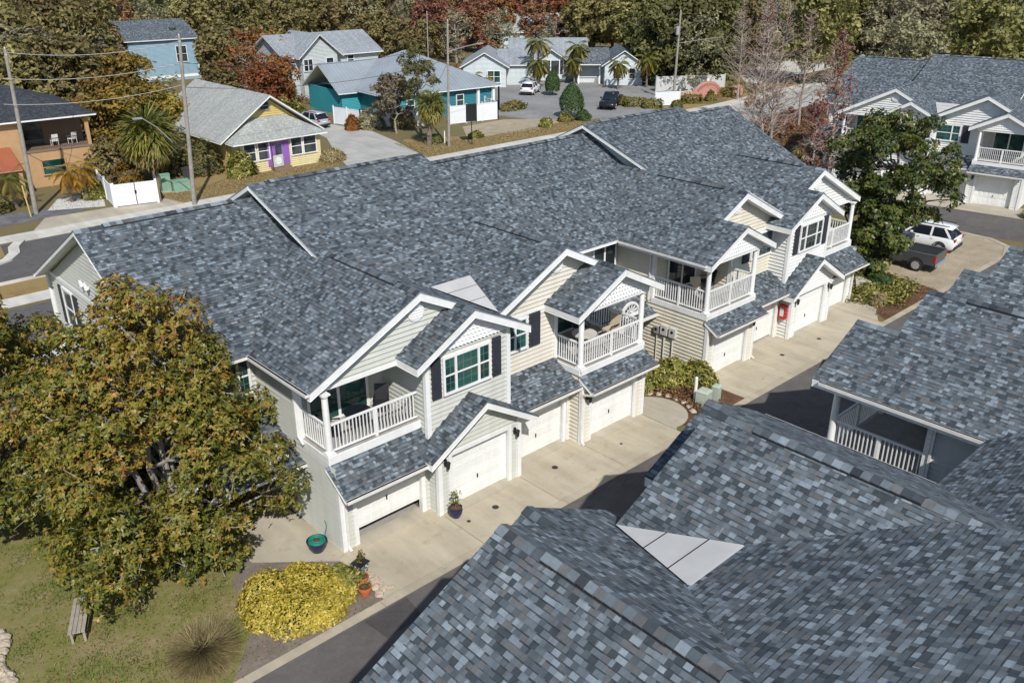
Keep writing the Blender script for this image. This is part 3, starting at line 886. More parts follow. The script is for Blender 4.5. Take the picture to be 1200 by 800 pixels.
    # ---------------- courtyard between the two halves
    mb = MB(); siding(mb, [(-2.15, 0), (2.15, 0), (2.15, 5.55), (-2.15, 5.55)], (0, 5.3, 0), (1, 0, 0), (0, -1, 0))
    mb.build('wall', M[pal[1]], root)
    roof('porch_roof', [[(-2.13, 2.75, 2.5), (2.13, 2.75, 2.5), (2.13, 5.29, 3.75), (-2.13, 5.29, 3.75)]], t=0.18)
    mb = MB(); mb.beam((-2.1, 2.69, 2.43), (2.1, 2.69, 2.43), .11, .1); mb.build('gutter', M['gutter'], root)
    fan(root, .35, 2.85, 2.78)
    for x0, x1 in ((-1.5, -.3), (.45, 1.95)):
        mb = MB()
        for x in (x0, (x0+x1)/2, x1): mb.box(x-.05, x+.05, 5.2, 5.3, 4.05, 5.3)
        mb.box(x0-.05, x1+.05, 5.2, 5.3, 5.3, 5.38); mb.box(x0-.05, x1+.05, 5.19, 5.3, 3.97, 4.05)
        f = mb.build('window', M['white'], root); g = MB(); g.box(x0, x1, 5.215, 5.235, 4.05, 5.3); g.build('pane', M['glass_dark'], f)
    for x0 in (-1.6, .6):
        mb = MB(); mb.box(x0, x0+1.0, 5.22, 5.3, 0, 2.1); f = mb.build('front_door', M['white'], root)
        g = MB(); g.box(x0+.2, x0+.8, 5.2, 5.22, 1.0, 1.95); g.build('pane', M['glass_dark'], f)
    return root

def lantern(root, x, y, z):
    mb = MB()
    y -= .05
    mb.box(x-.05, x+.05, y-.03, y+.05, z-.12, z+.12)
    mb.tube((x, y-.03, z+.06), (x, y-.16, z+.10), .012, .012, 6)
    mb.lathe([(.02, .12), (.09, .06), (.075, .04), (.05, -.16), (.02, -.2)], (x, y-.16, z), 6)
    mb.build('wall_lamp', M['black'], root)

def fan(root, xc, y, z):
    """half-round white fan ornament: arch, sill and spokes"""
    mb = MB(); r = .56; n = 16
    pts = [(xc+r*math.cos(math.pi*i/n), y, z+.08+r*math.sin(math.pi*i/n)) for i in range(n+1)]
    for a, b in zip(pts[:-1], pts[1:]): mb.beam(a, b, .10, .09, up=(0, 1, 0))
    mb.box(xc-r-.1, xc+r+.1, y-.06, y+.06, z, z+.1)
    for k in range(1, 7):
        t = math.pi*k/7
        mb.beam((xc+.1*math.cos(t), y, z+.1+.1*math.sin(t)), (xc+r*math.cos(t), y, z+.08+r*math.sin(t)), .03, .03, up=(0, 1, 0))
    pts = [(xc+.26*math.cos(math.pi*i/8), y, z+.08+.26*math.sin(math.pi*i/8)) for i in range(9)]
    for a, b in zip(pts[:-1], pts[1:]): mb.beam(a, b, .035, .03, up=(0, 1, 0))
    mb.build('arched_fan_trim', M['white'], root)

B1 = townhouse('long two storey townhouse row in the middle of the photo, garage doors facing the alley', (0, 0, 0), 0,
               ('sid_green', 'sid_cream', 'sid_tan', 'sid_white'), open_door=True)
B2 = townhouse('foreground townhouse row seen from behind, its shingle roof filling the lower right corner', (-6.3, -8.9, 0), math.pi,
               ('sid_grey', 'sid_grey', 'sid_grey', 'sid_grey'))
B3 = townhouse('white sided townhouse row at the upper right, half hidden by a dark green tree', (42.44, -.98, 0), R(-81.6),
               ('sid_white', 'sid_white', 'sid_grey', 'sid_white'))


for y in (13.0, 12.5):
    mb = MB(); mb.tube((-18.70, y, 6.42), (-18.84, y, 6.42), .03, .03, 8); mb.tube((-18.84, y, 6.34), (-18.90, y, 6.56), .10, .05, 10); mb.build('flood_lamp', M['white'], B1)
# ------------------------------------------------------------------ ground, roads, walks (each sheet a few mm above the one below)
def sheet(name, pts, z, mat, kind='structure', t=0.0):
    mb = MB()
    P = [(x, y, z) for x, y in pts]
    mb.poly(P, 0, n=(0, 0, 1))
    if t:
        for i in range(len(P)):
            a, b = Vector(P[i]), Vector(P[(i+1) % len(P)])
            c = sum((Vector(p) for p in P), Vector())/len(P)
            nn = (b-a).cross(Vector((0, 0, 1)))
            if nn.dot((a+b)/2-c) < 0: nn = -nn
            mb.poly([a, b, b-Vector((0, 0, t)), a-Vector((0, 0, t))], 0, n=nn)
    return tag(mb.build(name, M[mat]), kind=kind)
def arc(cx, cy, r, a0, a1, n=14):
    return [(cx+r*math.cos(R(a0+(a1-a0)*i/n)), cy+r*math.sin(R(a0+(a1-a0)*i/n))) for i in range(n+1)]

sheet('ground', [(-900, -300), (900, -300), (900, 1500), (-900, 1500)], 0.0, 'ground')
sheet('lawn', [(-60, -2.55), (-17.2, -2.55), (-17.9, 2.0), (-20, 6), (-19.2, 24.5), (-60, 24.5)], 0.004, 'lawn')
sheet('dirt_path', [(-21.6, -2.5), (-16.6, -2.5), (-16.5, .2), (-17.6, 1.4), (-18.7, 2.3), (-19.5, 1.6), (-19.9, -.6)], 0.008, 'dirt')
sheet('alley_asphalt', [(-70, -6.3), (44, -6.3), (44, -2.5), (-70, -2.5)], 0.006, 'asphalt')
def to3(x, y):
    c, s_ = math.cos(R(-81.6)), math.sin(R(-81.6))
    return (42.44+c*x-s_*y, -.98+s_*x+c*y)
sheet('cross_road', [to3(-20, -8.3), to3(30, -8.3), to3(30, -2.55), to3(-20, -2.55)], 0.010, 'asphalt')
sheet('asphalt_patch', [(-17.4, -3.6), (-16.1, -3.55), (-16.0, -2.6), (-17.5, -2.6)], 0.014, 'patch')
# flush concrete edging of the alley
for x0, x1 in ((-70, -16.7), (-16.68, -9.0), (-8.98, -2.3), (-2.28, 2.3), (2.32, 9.0), (9.02, 14.6)):
    sheet('kerb', [(x0, -2.52), (x1, -2.52), (x1, -2.22), (x0, -2.22)], 0.035, 'kerb', t=.035)
sheet('kerb', [(14.62, -2.52), (30.5, -2.52), (32.6, -1.9), (33.6, -.4), (33.8, 4.5), (33.5, 4.5), (33.3, -.2), (32.4, -1.6), (30.4, -2.22), (14.62, -2.22)], 0.035, 'kerb', t=.035)
sheet('kerb', [(-70, -6.6), (20, -6.6), (20, -6.3), (-70, -6.3)], 0.035, 'kerb', t=.035)
# driveway slabs with open joints
xs = [-16.55, -12.62, -9.07, -5.72, -2.16]
for a, b in zip(xs[:-1], xs[1:]):
    sheet('driveway', [(a+.008, -2.2), (b-.008, -2.2), (b-.008, .75), (a+.008, .75)], 0.02, 'concrete')
xs = [2.16, 5.72, 9.07, 12.62, 14.5]
for a, b in zip(xs[:-1], xs[1:]):
    sheet('driveway', [(a+.008, -2.2), (b-.008, -2.2), (b-.008, .75), (a+.008, .75)], 0.02, 'concrete')
sheet('driveway', [(14.508, -2.0), (15.2, -1.6), (16.3, .1), (16.4, .75), (14.508, .75)], 0.02, 'concrete')
sheet('driveway', [(-36, -8.9), (12, -8.9), (12, -6.62), (-36, -6.62)], 0.02, 'concrete')
sheet('driveway', [to3(-18, -2.52), to3(18, -2.52), to3(18, .7), to3(-18, .7)], 0.022, 'concrete2')
# door aprons, a slight step
for a0, a1, y in ((12.95, 15.65, .55), (9.5, 12.2, 0.), (6.1, 8.75, .6), (2.6, 5.3, 0.)):
    for s in (-1, 1):
        x0, x1 = sorted((s*a0, s*a1))
        sheet('door_apron', [(x0-.05, y-.30), (x1+.05, y-.30), (x1+.05, y+.30), (x0-.05, y+.30)], 0.034, 'concrete2', t=.014)
# walks and beds
sheet('entry_walk', [(-18.6, 2.0), (-16.2, -.1), (-16.2, 2.3), (-16.4, 5.3), (-18.9, 5.3)], 0.018, 'concrete2')
sheet('entry_walk', [(-2.15, .6), (-2.15, -1.9)] + arc(-1.75, -.35, 1.45, -100, 62, 16) + [(-1.3, 2.0), (-1.1, 5.2), (-2.1, 5.2)], 0.024, 'concrete2')
sheet('planting_bed', [(-2.0, 5.2), (2.15, 5.2), (2.15, .3), (2.15, -2.2), (-1.6, -2.2)], 0.012, 'mulch')
sheet('entry_walk', [(14.52, -1.9), (15.0, -1.6)] + arc(15.6, .3, 1.5, -70, 60, 10) + [(16.4, 2.6), (16.2, .8), (14.52, .76)], 0.016, 'concrete2')
sheet('planting_bed', [(14.9, -2.2), (21.4, -2.2), (22.4, -.2), (22.5, 2.6), (26, 9), (24, 16), (16.2, 16), (16.2, 1.8), (16.9, .2)], 0.008, 'mulch')
sheet('gravel_parking', [(21.2, -2.2), (30.4, -2.2), (32.4, -1.6), (33.3, -.2), (33.4, 4.5), (31.5, 7.5), (24.6, 7.5), (22.3, 2.6)], 0.012, 'gravel')
sheet('mulch_patch', [(30.4, 2.6), (32.0, 1.1), (32.9, 1.6), (32.9, 3.4), (31.5, 4.4), (30.4, 4.0)], 0.018, 'mulch')
sheet('brush_floor', [(19.5, 16), (33, 12), (39, 17), (50, 22), (72, 29), (95, 34), (95, 39.5), (19.5, 34)], 0.006, 'mulch')
sheet('sidewalk', [(38, 20.3), (50, 22.6), (72, 28.6), (95, 34), (95, 35.4), (72, 30.2), (50, 24.4), (38, 22.2)], 0.016, 'conc_white')
# the street behind the row
sheet('street', [(-200, 35.2), (60, 35.2), (110, 40.0), (220, 60), (220, 68), (110, 47), (66, 43.2), (-200, 43.2)], 0.008, 'asphalt_st')
sheet('street', [(58, 35.2), (110, 40.0), (220, 60), (220, 68), (110, 47), (66, 43.2)], 0.012, 'conc_grey')
sheet('verge', [(-200, 32.4), (19, 32.4), (19, 34.9), (-200, 34.9)], 0.010, 'drygrass')
sheet('kerb', [(-200, 34.9), (58, 34.9), (58, 35.2), (-200, 35.2)], 0.12, 'conc_white', t=.12)
sheet('sidewalk', [(-200, 30.8), (19, 30.8), (19, 32.4), (-200, 32.4)], 0.016, 'conc_white')
sheet('rear_lane', [(-200, 24.6), (40, 24.6), (40, 30.4), (-200, 30.4)], 0.008, 'asphalt_st')
sheet('patio', [(-19.3, 17.5), (19.3, 17.5), (19.3, 24.4), (-19.3, 24.4)], 0.014, 'conc_white')
sheet('kerb', [(-200, 43.2), (-16.2, 43.2), (-16.2, 43.5), (-200, 43.5)], 0.12, 'conc_white', t=.12)
sheet('kerb', [(-14.0, 43.2), (66, 43.2), (110, 47), (110, 47.35), (66, 43.55), (-14.0, 43.5)], 0.12, 'conc_white', t=.12)
sheet('sidewalk', [(-200, 43.6), (66, 43.6), (110, 47.4), (110, 49.2), (66, 45.4), (-200, 45.3)], 0.014, 'conc_white')
sheet('planted_island', [(-22, 39.2), (-17.0, 39.2), (-15.6, 40.6), (-15.2, 43.2), (-22, 43.2)], 0.03, 'drygrass', t=.03)
ring = [(-17.0, 39.2), (-15.9, 39.9), (-15.3, 40.9), (-15.0, 42.2), (-14.4, 43.2), (-13.7, 43.2), (-14.4, 42.0), (-14.7, 40.6), (-15.5, 39.4), (-16.8, 38.7), (-30, 38.7), (-30, 39.2)]
sheet('kerb', ring, 0.12, 'conc_white', t=.12)
sheet('driveway', [(-12.6, 45.3), (-1.8, 45.2), (-2.3, 47.6), (-6.2, 47.9), (-11, 48.2)], 0.018, 'concrete2')
for x in (-13.9, -11.2): sheet('road_marking', [(x, 37.7), (x+1.7, 37.7), (x+1.7, 37.85), (x, 37.85)], 0.016, 'white')
for x in range(-60, 60, 6): sheet('road_marking', [(x, 39.6), (x+2.4, 39.6), (x+2.4, 39.74), (x, 39.74)], 0.016, 'white')
sheet('stone_bed', [(-30, 48.4), (-11.5, 48.0), (-8.0, 48.6), (-7.0, 50.2), (-14, 51.6), (-30, 52)], 0.010, 'slate')
sheet('stone_bed', [(-10.2, 50.2), (-6.6, 48.5), (-6.2, 49.8), (-5.2, 53.5), (-8.6, 53.2)], 0.016, 'whitestone')
sheet('verge', [(-2, 45.6), (13.0, 45.4), (14.8, 52), (4.4, 54), (-2.2, 49)], 0.006, 'drygrass')
sheet('gravel_drive', [(13.4, 45.4), (21.6, 45.4), (24.0, 53.6), (25.4, 60), (24.4, 67), (21.2, 67), (19.8, 60), (16, 52)], 0.010, 'conc_grey')
sheet('verge', [(21.7, 45.5), (66, 45.5), (66, 47.6), (52, 49.5), (40, 53.5), (31, 51), (25, 54)], 0.007, 'drygrass')
sheet('bare_lot', [(30, 49.5), (39.5, 48.6), (46, 50.8), (40.4, 55.5), (34, 55.2)], 0.012, 'gravel')
sheet('parking_lot', [(42.5, 53.5), (49, 47.6), (57, 47.2), (60, 49.5), (68, 50.5), (80, 60), (84, 66), (72, 74), (60, 76), (52, 74), (45, 66), (41, 60)], 0.016, 'asphalt_lot')
sheet('far_lot', [(84, 52), (112, 54), (125, 58), (122, 66), (96, 62)], 0.01, 'conc_white')
sheet('road_verge', [(70, 43.9), (110, 47.6), (112, 53), (84, 51.5), (72, 49)], 0.008, 'drygrass')
# ------------------------------------------------------------------ vegetation generators (numpy)
def unit(v):
    return v/np.maximum(np.linalg.norm(v, axis=-1, keepdims=True), 1e-9)

def leaf_quads(C, D, U, L, W, bend=0.25):
    """kite-shaped leaves: C base, D direction, U face normal, L length, W width (arrays)"""
    D = unit(D); S = unit(np.cross(D, U)); N = np.cross(S, D)
    L = L[:, None]; W = W[:, None]
    b = C; t = C + D*L - N*L*bend
    m = C + D*L*0.5
    V = np.stack([b, m + S*W*0.5, t, m - S*W*0.5], 1).reshape(-1, 3)
    F = np.arange(len(C)*4, dtype=np.int32).reshape(-1, 4)
    return V, F

def rosettes(C, N, k, L, W, rng, spread=1.0):
    """k leaves radiating from each centre C around direction N"""
    n = len(C)
    C2 = np.repeat(C, k, 0); N2 = np.repeat(unit(N), k, 0)
    r = rng.normal(size=(n*k, 3))
    r = unit(r - (r*N2).sum(1, keepdims=True)*N2)
    tilt = rng.uniform(0.05, 0.75, (n*k, 1))
    D = unit(r*spread + N2*tilt)
    U = unit(N2 + 0.35*rng.normal(size=(n*k, 3)))
    Ls = L*rng.uniform(0.7, 1.25, n*k); Ws = W*rng.uniform(0.75, 1.2, n*k)
    return leaf_quads(C2, D, U, Ls, Ws)

def limb(mb, p, q, r0, r1, rng, n=4, jit=0.12, sides=6):
    p, q = np.array(p, float), np.array(q, float)
    L = np.linalg.norm(q-p); pts = [p]
    for i in range(1, n):
        pts.append(p+(q-p)*i/n + rng.normal(size=3)*L*jit/n)
    pts.append(q)
    for i in range(n):
        a = r0+(r1-r0)*i/n; b = r0+(r1-r0)*(i+1)/n
        mb.tube(pts[i], pts[i+1], a, b, sides, 0, caps=False)
    return pts

def broad_tree(name, label, cat, loc, h, w, leafmat, bark='bark', lobes=26, per=170, leaf=(0.30, 0.17), seed=1, group=None, shape='dome',
               k=5, clump=0.30, low=0.25, trunk_r=0.2, bare=0.0, stems=1, rz=0.0, rnd_fn=None, lr=(0.105, 0.185), ragged=False):
    """trunk and limbs reaching into separate leafy lobes; the gaps between lobes let the background through"""
    rng = np.random.default_rng(seed)
    root = thing(name, label, cat, loc, rz, group)
    mb = MB()
    base = np.array([0, 0, 0.0])
    LC, LR = [], []
    for i in range(lobes):
        for _ in range(40):
            if shape == 'cone':
                z = low+(1-low)*rng.uniform(0, 1)**1.35; rr = 1.0-0.93*((z-low)/(1.0-low))**1.5
            elif shape == 'egg':
                z = rng.uniform(low, 1.0); t = (z-low)/(1-low); rr = .66+.34*math.sin(math.pi/2*min(t/.3, 1)) if t < .3 else 1-.88*((t-.3)/.7)**1.5
            elif shape == 'column':
                z = rng.uniform(low, 1.0); rr = 0.55+0.45*math.sin(math.pi*(z-low)/(1.0-low))
            else:
                z = low+(1-low)*rng.uniform(0.05, 1)
                t = (z-low)/(1-low); rr = math.sqrt(max(0.0, 1-(max(0, t-0.35)/0.68)**2))*(0.75+0.25*min(1, t/0.35))
            a = rng.uniform(0, 2*math.pi); q = math.sqrt(rng.uniform(0.12, 1))*rr*(rng.uniform(.82, 1.22) if ragged else 1)
            c = np.array([math.cos(a)*q*w/2*0.82, math.sin(a)*q*w/2*0.82, z*h*0.93])
            if all(np.linalg.norm((c-o)/[1, 1, .8]) > 0.55*(r+w*(lr[0]+lr[1])*.37) for o, r in zip(LC, LR)): break
        LC.append(c); LR.append(w*rng.uniform(*lr)*(1 if shape != 'cone' else 0.62+0.5*rr))
    tops = []
    for s in range(stems):
        off = np.array([rng.normal()*0.25*(stems > 1), rng.normal()*0.25*(stems > 1), 0])
        top = np.array([off[0]*2.2+rng.normal()*0.03*w, off[1]*2.2+rng.normal()*0.03*w, h*(0.62 if shape == 'dome' else 0.72)])
        tops.append(limb(mb, base+off, top, trunk_r/math.sqrt(stems), trunk_r*0.3, rng, 6, 0.15, 8))
    for c, r in zip(LC, LR):
        best = None
        for pts in tops:
            for q in pts[1:]:
                d = np.linalg.norm(q[:2]-c[:2]) + abs((c[2]-q[2]) - 0.35*np.linalg.norm(q[:2]-c[:2]))*1.1
                if best is None or d < best[0]: best = (d, q)
        limb(mb, best[1], c, max(0.035, trunk_r*0.32), 0.02, rng, 4, 0.3, 5)
        for _ in range(4):
            limb(mb, c - (c-best[1])*rng.uniform(0, .3), c+unit(rng.normal(size=3)+[0, 0, .3])*r*0.95, 0.022, 0.008, rng, 2, 0.3, 3)
    mb.build('trunk', M[bark], root)
    Cs, Ns, Rn = [], [], []
    for c, r in zip(LC, LR):
        n = int(per*(r/(w*(lr[0]+lr[1])/2))**2*(1-bare))
        d = unit(rng.normal(size=(n, 3)) + [0, 0, 0.25])
        # the lobe surface is itself broken into sprays
        nb = 9; sp = unit(rng.normal(size=(nb, 3))+[0, 0, .3])
        near = (d@sp.T).max(1)
        keep = near > rng.uniform(0.55, 0.95, n)
        d = d[keep]
        rad = r*(0.55+0.5*np.sqrt(rng.uniform(0, 1, len(d))))[:, None]*(0.85+clump*rng.normal(size=(len(d), 1))*0.35)
        P = c + d*rad*np.array([1, 1, 0.82])
        Cs.append(P); Ns.append(unit(d + [0, 0, 0.55] + 0.3*rng.normal(size=d.shape)))
        Rn.append(np.full(len(d), rng.uniform(-0.14, 0.14)))
    C = np.concatenate(Cs); N = np.concatenate(Ns); rb = np.concatenate(Rn)
    ok = C[:, 2] > 0.15; C, N, rb = C[ok], N[ok], rb[ok]
    V, F = rosettes(C, N, k, leaf[0], leaf[1], rng)
    per_c = rng.normal(0, 0.16, len(C))
    rn = np.repeat(0.5+rb+per_c, k) + rng.normal(0, 0.14, len(C)*k)
    if rnd_fn is not None: rn = rn + np.repeat(rnd_fn(C), k)
    fast_mesh('crown', V, F, M[leafmat], np.clip(rn, 0, 1), root)
    return root

def bare_tree(name, label, cat, loc, h, seed, group=None, bark='bark_twig', leafmat=None, nleaf=0, spread=0.16, form='spire', rz=0.0):
    rng = np.random.default_rng(seed)
    root = thing(name, label, cat, loc, rz, group)
    mb = MB(); ends = []
    if form == 'spire':
        lean = rng.normal(size=2)*0.02*h
        pts = limb(mb, (0, 0, 0), (lean[0], lean[1], h), h*0.013, 0.015, rng, 9, 0.05, 6)
        P = np.array(pts)
        for i in range(int(h*11)):
            t = rng.uniform(0.16, 0.98); f = t*(len(P)-1); j = int(f); b = P[j]+(P[min(j+1, len(P)-1)]-P[j])*(f-j)
            a = rng.uniform(0, 2*math.pi); L = h*spread*(1.15-t)*rng.uniform(0.6, 1.2)
            e = b+np.array([math.cos(a)*L, math.sin(a)*L, L*rng.uniform(0.3, 0.8)])
            q = limb(mb, b, e, 0.034, 0.014, rng, 3, 0.25, 3)
            for _ in range(4):
                b2 = q[rng.integers(1, 4)]
                e2 = b2+unit(rng.normal(size=3)*0.8+(e-b)/max(L, .01)+[0, 0, .4])*L*rng.uniform(0.2, 0.5)
                mb.tube(b2, e2, 0.017, 0.008, 3, 0, caps=False); ends.append(e2); ends.append((b2+e2)/2)
    else:
        def rec(p, d, L, r, lev):
            e = p+d*L
            limb(mb, p, e, r, r*0.6, rng, 3, 0.2, 6 if lev < 2 else 3)
            if lev >= 5 or r < 0.006:
                ends.append(e); return
            for _ in range(3 if lev < 4 else 2):
                nd = unit(d + rng.normal(size=3)*0.5 + [0, 0, 0.08])
                rec(p+(e-p)*rng.uniform(0.65, 1.0), nd, L*rng.uniform(0.6, 0.82), r*0.58, lev+1)
        rec(np.zeros(3), np.array([0, 0, 1.0]), h*0.3, h*0.017, 0)
    mb.build('trunk', M[bark], root)
    if nleaf:
        E = np.array(ends); C = E[rng.integers(0, len(E), nleaf)]+rng.normal(size=(nleaf, 3))*0.12
        V, F = rosettes(C, rng.normal(size=(nleaf, 3)), 3, 0.22, 0.12, rng)
        fast_mesh('crown', V, F, M[leafmat], np.clip(rng.normal(0.5, .25, nleaf*3), 0, 1), root)
    return root

def palm(name, label, cat, loc, h, seed, mat='l_palm', fronds=26, L=1.9, fan_=False, skirt=0.35, group=None, trunk_r=.13, rz=0.0, leafw=0.055):
    rng = np.random.default_rng(seed)
    root = thing(name, label, cat, loc, rz, group)
    mb = MB()
    pts = limb(mb, (0, 0, 0), (rng.normal()*.1*h*.5, rng.normal()*.1*h*.5, h), trunk_r*1.25, trunk_r, rng, 8, 0.05, 9)
    mb.build('trunk', M['bark'], root)
    top = np.array(pts[-1]); Cs, Ds, Us, Ls, Ws, Rn = [], [], [], [], [], []
    for i in range(fronds):
        a = i*2.39996+rng.uniform(-.2, .2)
        el = 1.25-(1.25+skirt*2.0)*((i+.5)/fronds)+rng.normal()*(.16 if fan_ else .05)
        d = np.array([math.cos(a)*math.cos(el), math.sin(a)*math.cos(el), math.sin(el)])
        f = i/fronds
        if fan_:
            st = top+d*L*0.45
            side = unit(np.cross(d, [0, 0, 1.0])); up = np.cross(side, d)
            n = 16
            for j in range(n):
                t = (j/(n-1)-.5)*3.6+rng.normal()*.08
                dd = d*math.cos(t)+side*math.sin(t)
                Cs.append(st); Ds.append(dd-[0, 0, .2+.5*abs(rng.normal())]); Us.append(up); Ls.append(L*.62*(1-.15*abs(t))*rng.uniform(.85, 1.1)); Ws.append(L*.055)
                Rn.append(np.clip(.25+.65*f+rng.normal()*.14, 0, 1))
        else:
            n = 22; p = top.copy(); dd = d.copy()
            for j in range(n):
                t = j/(n-1); dd = unit(dd-[0, 0, .095]); p = p+dd*L/n
                side = unit(np.cross(dd, [0, 0, 1.0]))
                wd = L*.30*math.sin(math.pi*min(.97, .12+.86*t))
                for sg in (-1, 1):
                    Cs.append(p.copy()); Ds.append(side*sg+dd*.55-np.array([0, 0, .45])); Us.append(np.array([0, 0, 1.])+side*sg*.2); Ls.append(wd); Ws.append(leafw)
                    Rn.append(np.clip(.25+.6*f+rng.normal()*.14, 0, 1))
    V, F = leaf_quads(np.array(Cs), np.array(Ds), np.array(Us), np.array(Ls), np.array(Ws), .12)
    fast_mesh('fronds', V, F, M[mat], np.array(Rn), root)
    return root

def shrub(name, label, cat, loc, size, mat, seed, n=900, leaf=(0.13, 0.07), k=5, group=None, box_=False, rz=0.0, stems=14, mounds=None):
    """leafy mound with twigs; size = (x, y, z) extents"""
    rng = np.random.default_rng(seed)
    root = thing(name, label, cat, loc, rz, group)
    sx, sy, sz = size
    d = unit(rng.normal(size=(n, 3))); d[:, 2] = np.abs(d[:, 2])
    if box_:
        d = d/np.abs(d).max(1, keepdims=True)
        d[:, :2] *= 0.96
    nb = max(10, int(n/35)); sp = unit(rng.normal(size=(nb, 3))); sp[:, 2] = np.abs(sp[:, 2])
    bump = (unit(d)@sp.T).max(1)
    rad = (0.62+0.42*np.clip((bump-.8)/.2, 0, 1)+rng.normal(0, .06, n)) if not box_ else (0.92+rng.normal(0, .05, n))
    C = d*rad[:, None]*np.array([sx/2, sy/2, sz])
    if mounds:                                            # several lower mounds grown together, an uneven outline
        idx = rng.integers(0, len(mounds), n); Mo = np.array(mounds)[idx]
        C = d*rad[:, None]*np.column_stack([sx/2*Mo[:, 2], sy/2*Mo[:, 2], sz*Mo[:, 3]]) + np.column_stack([Mo[:, 0], Mo[:, 1], np.zeros(n)])
    N = unit(d*np.array([1, 1, .8])+[0, 0, .4]+.3*rng.normal(size=(n, 3)))
    V, F = rosettes(C, N, k, leaf[0], leaf[1], rng)
    rn = np.repeat(rng.normal(.5, .18, n)+(.5*np.clip((bump-.85)/.15, 0, 1)-.25)*.5, k)+rng.normal(0, .12, n*k)
    fast_mesh('foliage', V, F, M[mat], np.clip(rn, 0, 1), root)
    mb = MB()
    for i in range(stems):
        a = rng.uniform(0, 6.28); q = rng.uniform(.2, .8)
        limb(mb, (math.cos(a)*.12*sx, math.sin(a)*.12*sy, 0), (math.cos(a)*q*sx/2, math.sin(a)*q*sy/2, sz*rng.uniform(.4, .75)), .02, .008, rng, 2, .2, 4)
    mb.build('stems', M['bark'], root)
    return root

def blades(name, C, h, w, mat, rng, lean=0.35, kind='stuff', rn=None):
    n = len(C)
    D = unit(np.array([0, 0, 1.0])+rng.normal(size=(n, 3))*lean)
    V, F = leaf_quads(C, D, rng.normal(size=(n, 3)), h*rng.uniform(.5, 1.3, n), w*np.ones(n), .3)
    o = fast_mesh(name, V, F, M[mat], np.clip(rng.normal(.5, .25, n) if rn is None else rn, 0, 1))
    return tag(o, kind=kind)

# ------------------------------------------------------------------ near vegetation
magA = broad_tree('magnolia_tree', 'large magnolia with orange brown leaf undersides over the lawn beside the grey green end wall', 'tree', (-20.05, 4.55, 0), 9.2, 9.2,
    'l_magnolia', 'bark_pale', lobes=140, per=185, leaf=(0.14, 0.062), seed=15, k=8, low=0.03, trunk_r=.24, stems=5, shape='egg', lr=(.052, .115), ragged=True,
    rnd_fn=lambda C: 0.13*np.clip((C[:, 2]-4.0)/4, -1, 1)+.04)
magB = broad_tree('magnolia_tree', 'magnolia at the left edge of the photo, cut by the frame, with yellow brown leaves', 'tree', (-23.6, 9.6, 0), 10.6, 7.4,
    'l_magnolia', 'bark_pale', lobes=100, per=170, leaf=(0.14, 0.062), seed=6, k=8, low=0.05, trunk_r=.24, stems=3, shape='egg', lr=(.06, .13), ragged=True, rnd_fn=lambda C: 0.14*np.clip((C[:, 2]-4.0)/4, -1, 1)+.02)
broad_tree('magnolia_tree', 'dark green leafy tree towering over the parked pickup and white car', 'tree', (23.4, 2.4, 0), 9.5, 8.4,
    'l_magnolia2', 'bark', lobes=58, per=120, leaf=(0.22, 0.11), seed=8, k=6, lr=(.06, .125), ragged=True, low=0.33, trunk_r=.22, stems=2, shape='column')
broad_tree('magnolia_tree', 'low dark green tree between the last garage door and the pickup', 'tree', (20.9, 2.2, 0), 4.6, 5.0,
    'l_magnolia2', 'bark', lobes=26, per=130, leaf=(0.25, 0.13), seed=18, k=6, lr=(.11, .17), low=0.1, trunk_r=.14, stems=2, shape='column')
shrub('yellow_shrub', 'wide bright yellow leaved shrub bed beside the alley kerb', 'shrub', (-18.3, -.7, 0), (3.3, 2.9, .85), 'l_yellow', 21, n=6000, leaf=(.09, .048), k=4, mounds=[(-.75, .75, .5, 1), (-.5, -.5, .55, 1.05), (.35, .2, .5, .95), (-1.0, .1, .45, .85), (.75, -.45, .38, .8), (.1, -.85, .4, .75), (.2, .75, .34, .8)], stems=30)
shrub('yellow_green_shrub', 'small yellow green shrub between the yellow shrub bed and the orange pots', 'shrub', (-17.1, -1.05, 0), (.9, 1.1, .8), 'l_shrub', 22, n=520, leaf=(.15, .07))
gs = 'shrubs along the cream wall by the curved walk'
shrub('yellow_green_shrub', 'speckled yellow green shrub under the electric meters, nearest the curved walk', 'shrub', (-.15, 1.5, 0), (1.9, 1.6, 1.05), 'l_shrub', 23, n=900, group=gs)
shrub('yellow_green_shrub', 'speckled yellow green shrub under the electric meters, in the middle of its row', 'shrub', (1.0, .95, 0), (1.9, 1.6, 1.05), 'l_shrub', 24, n=900, group=gs)
shrub('yellow_green_shrub', 'speckled yellow green shrub behind the pale utility pedestals, nearest the white garage corner', 'shrub', (1.75, -.05, 0), (1.5, 1.7, 1.05), 'l_shrub', 25, n=850, group=gs)
rng = np.random.default_rng(31)
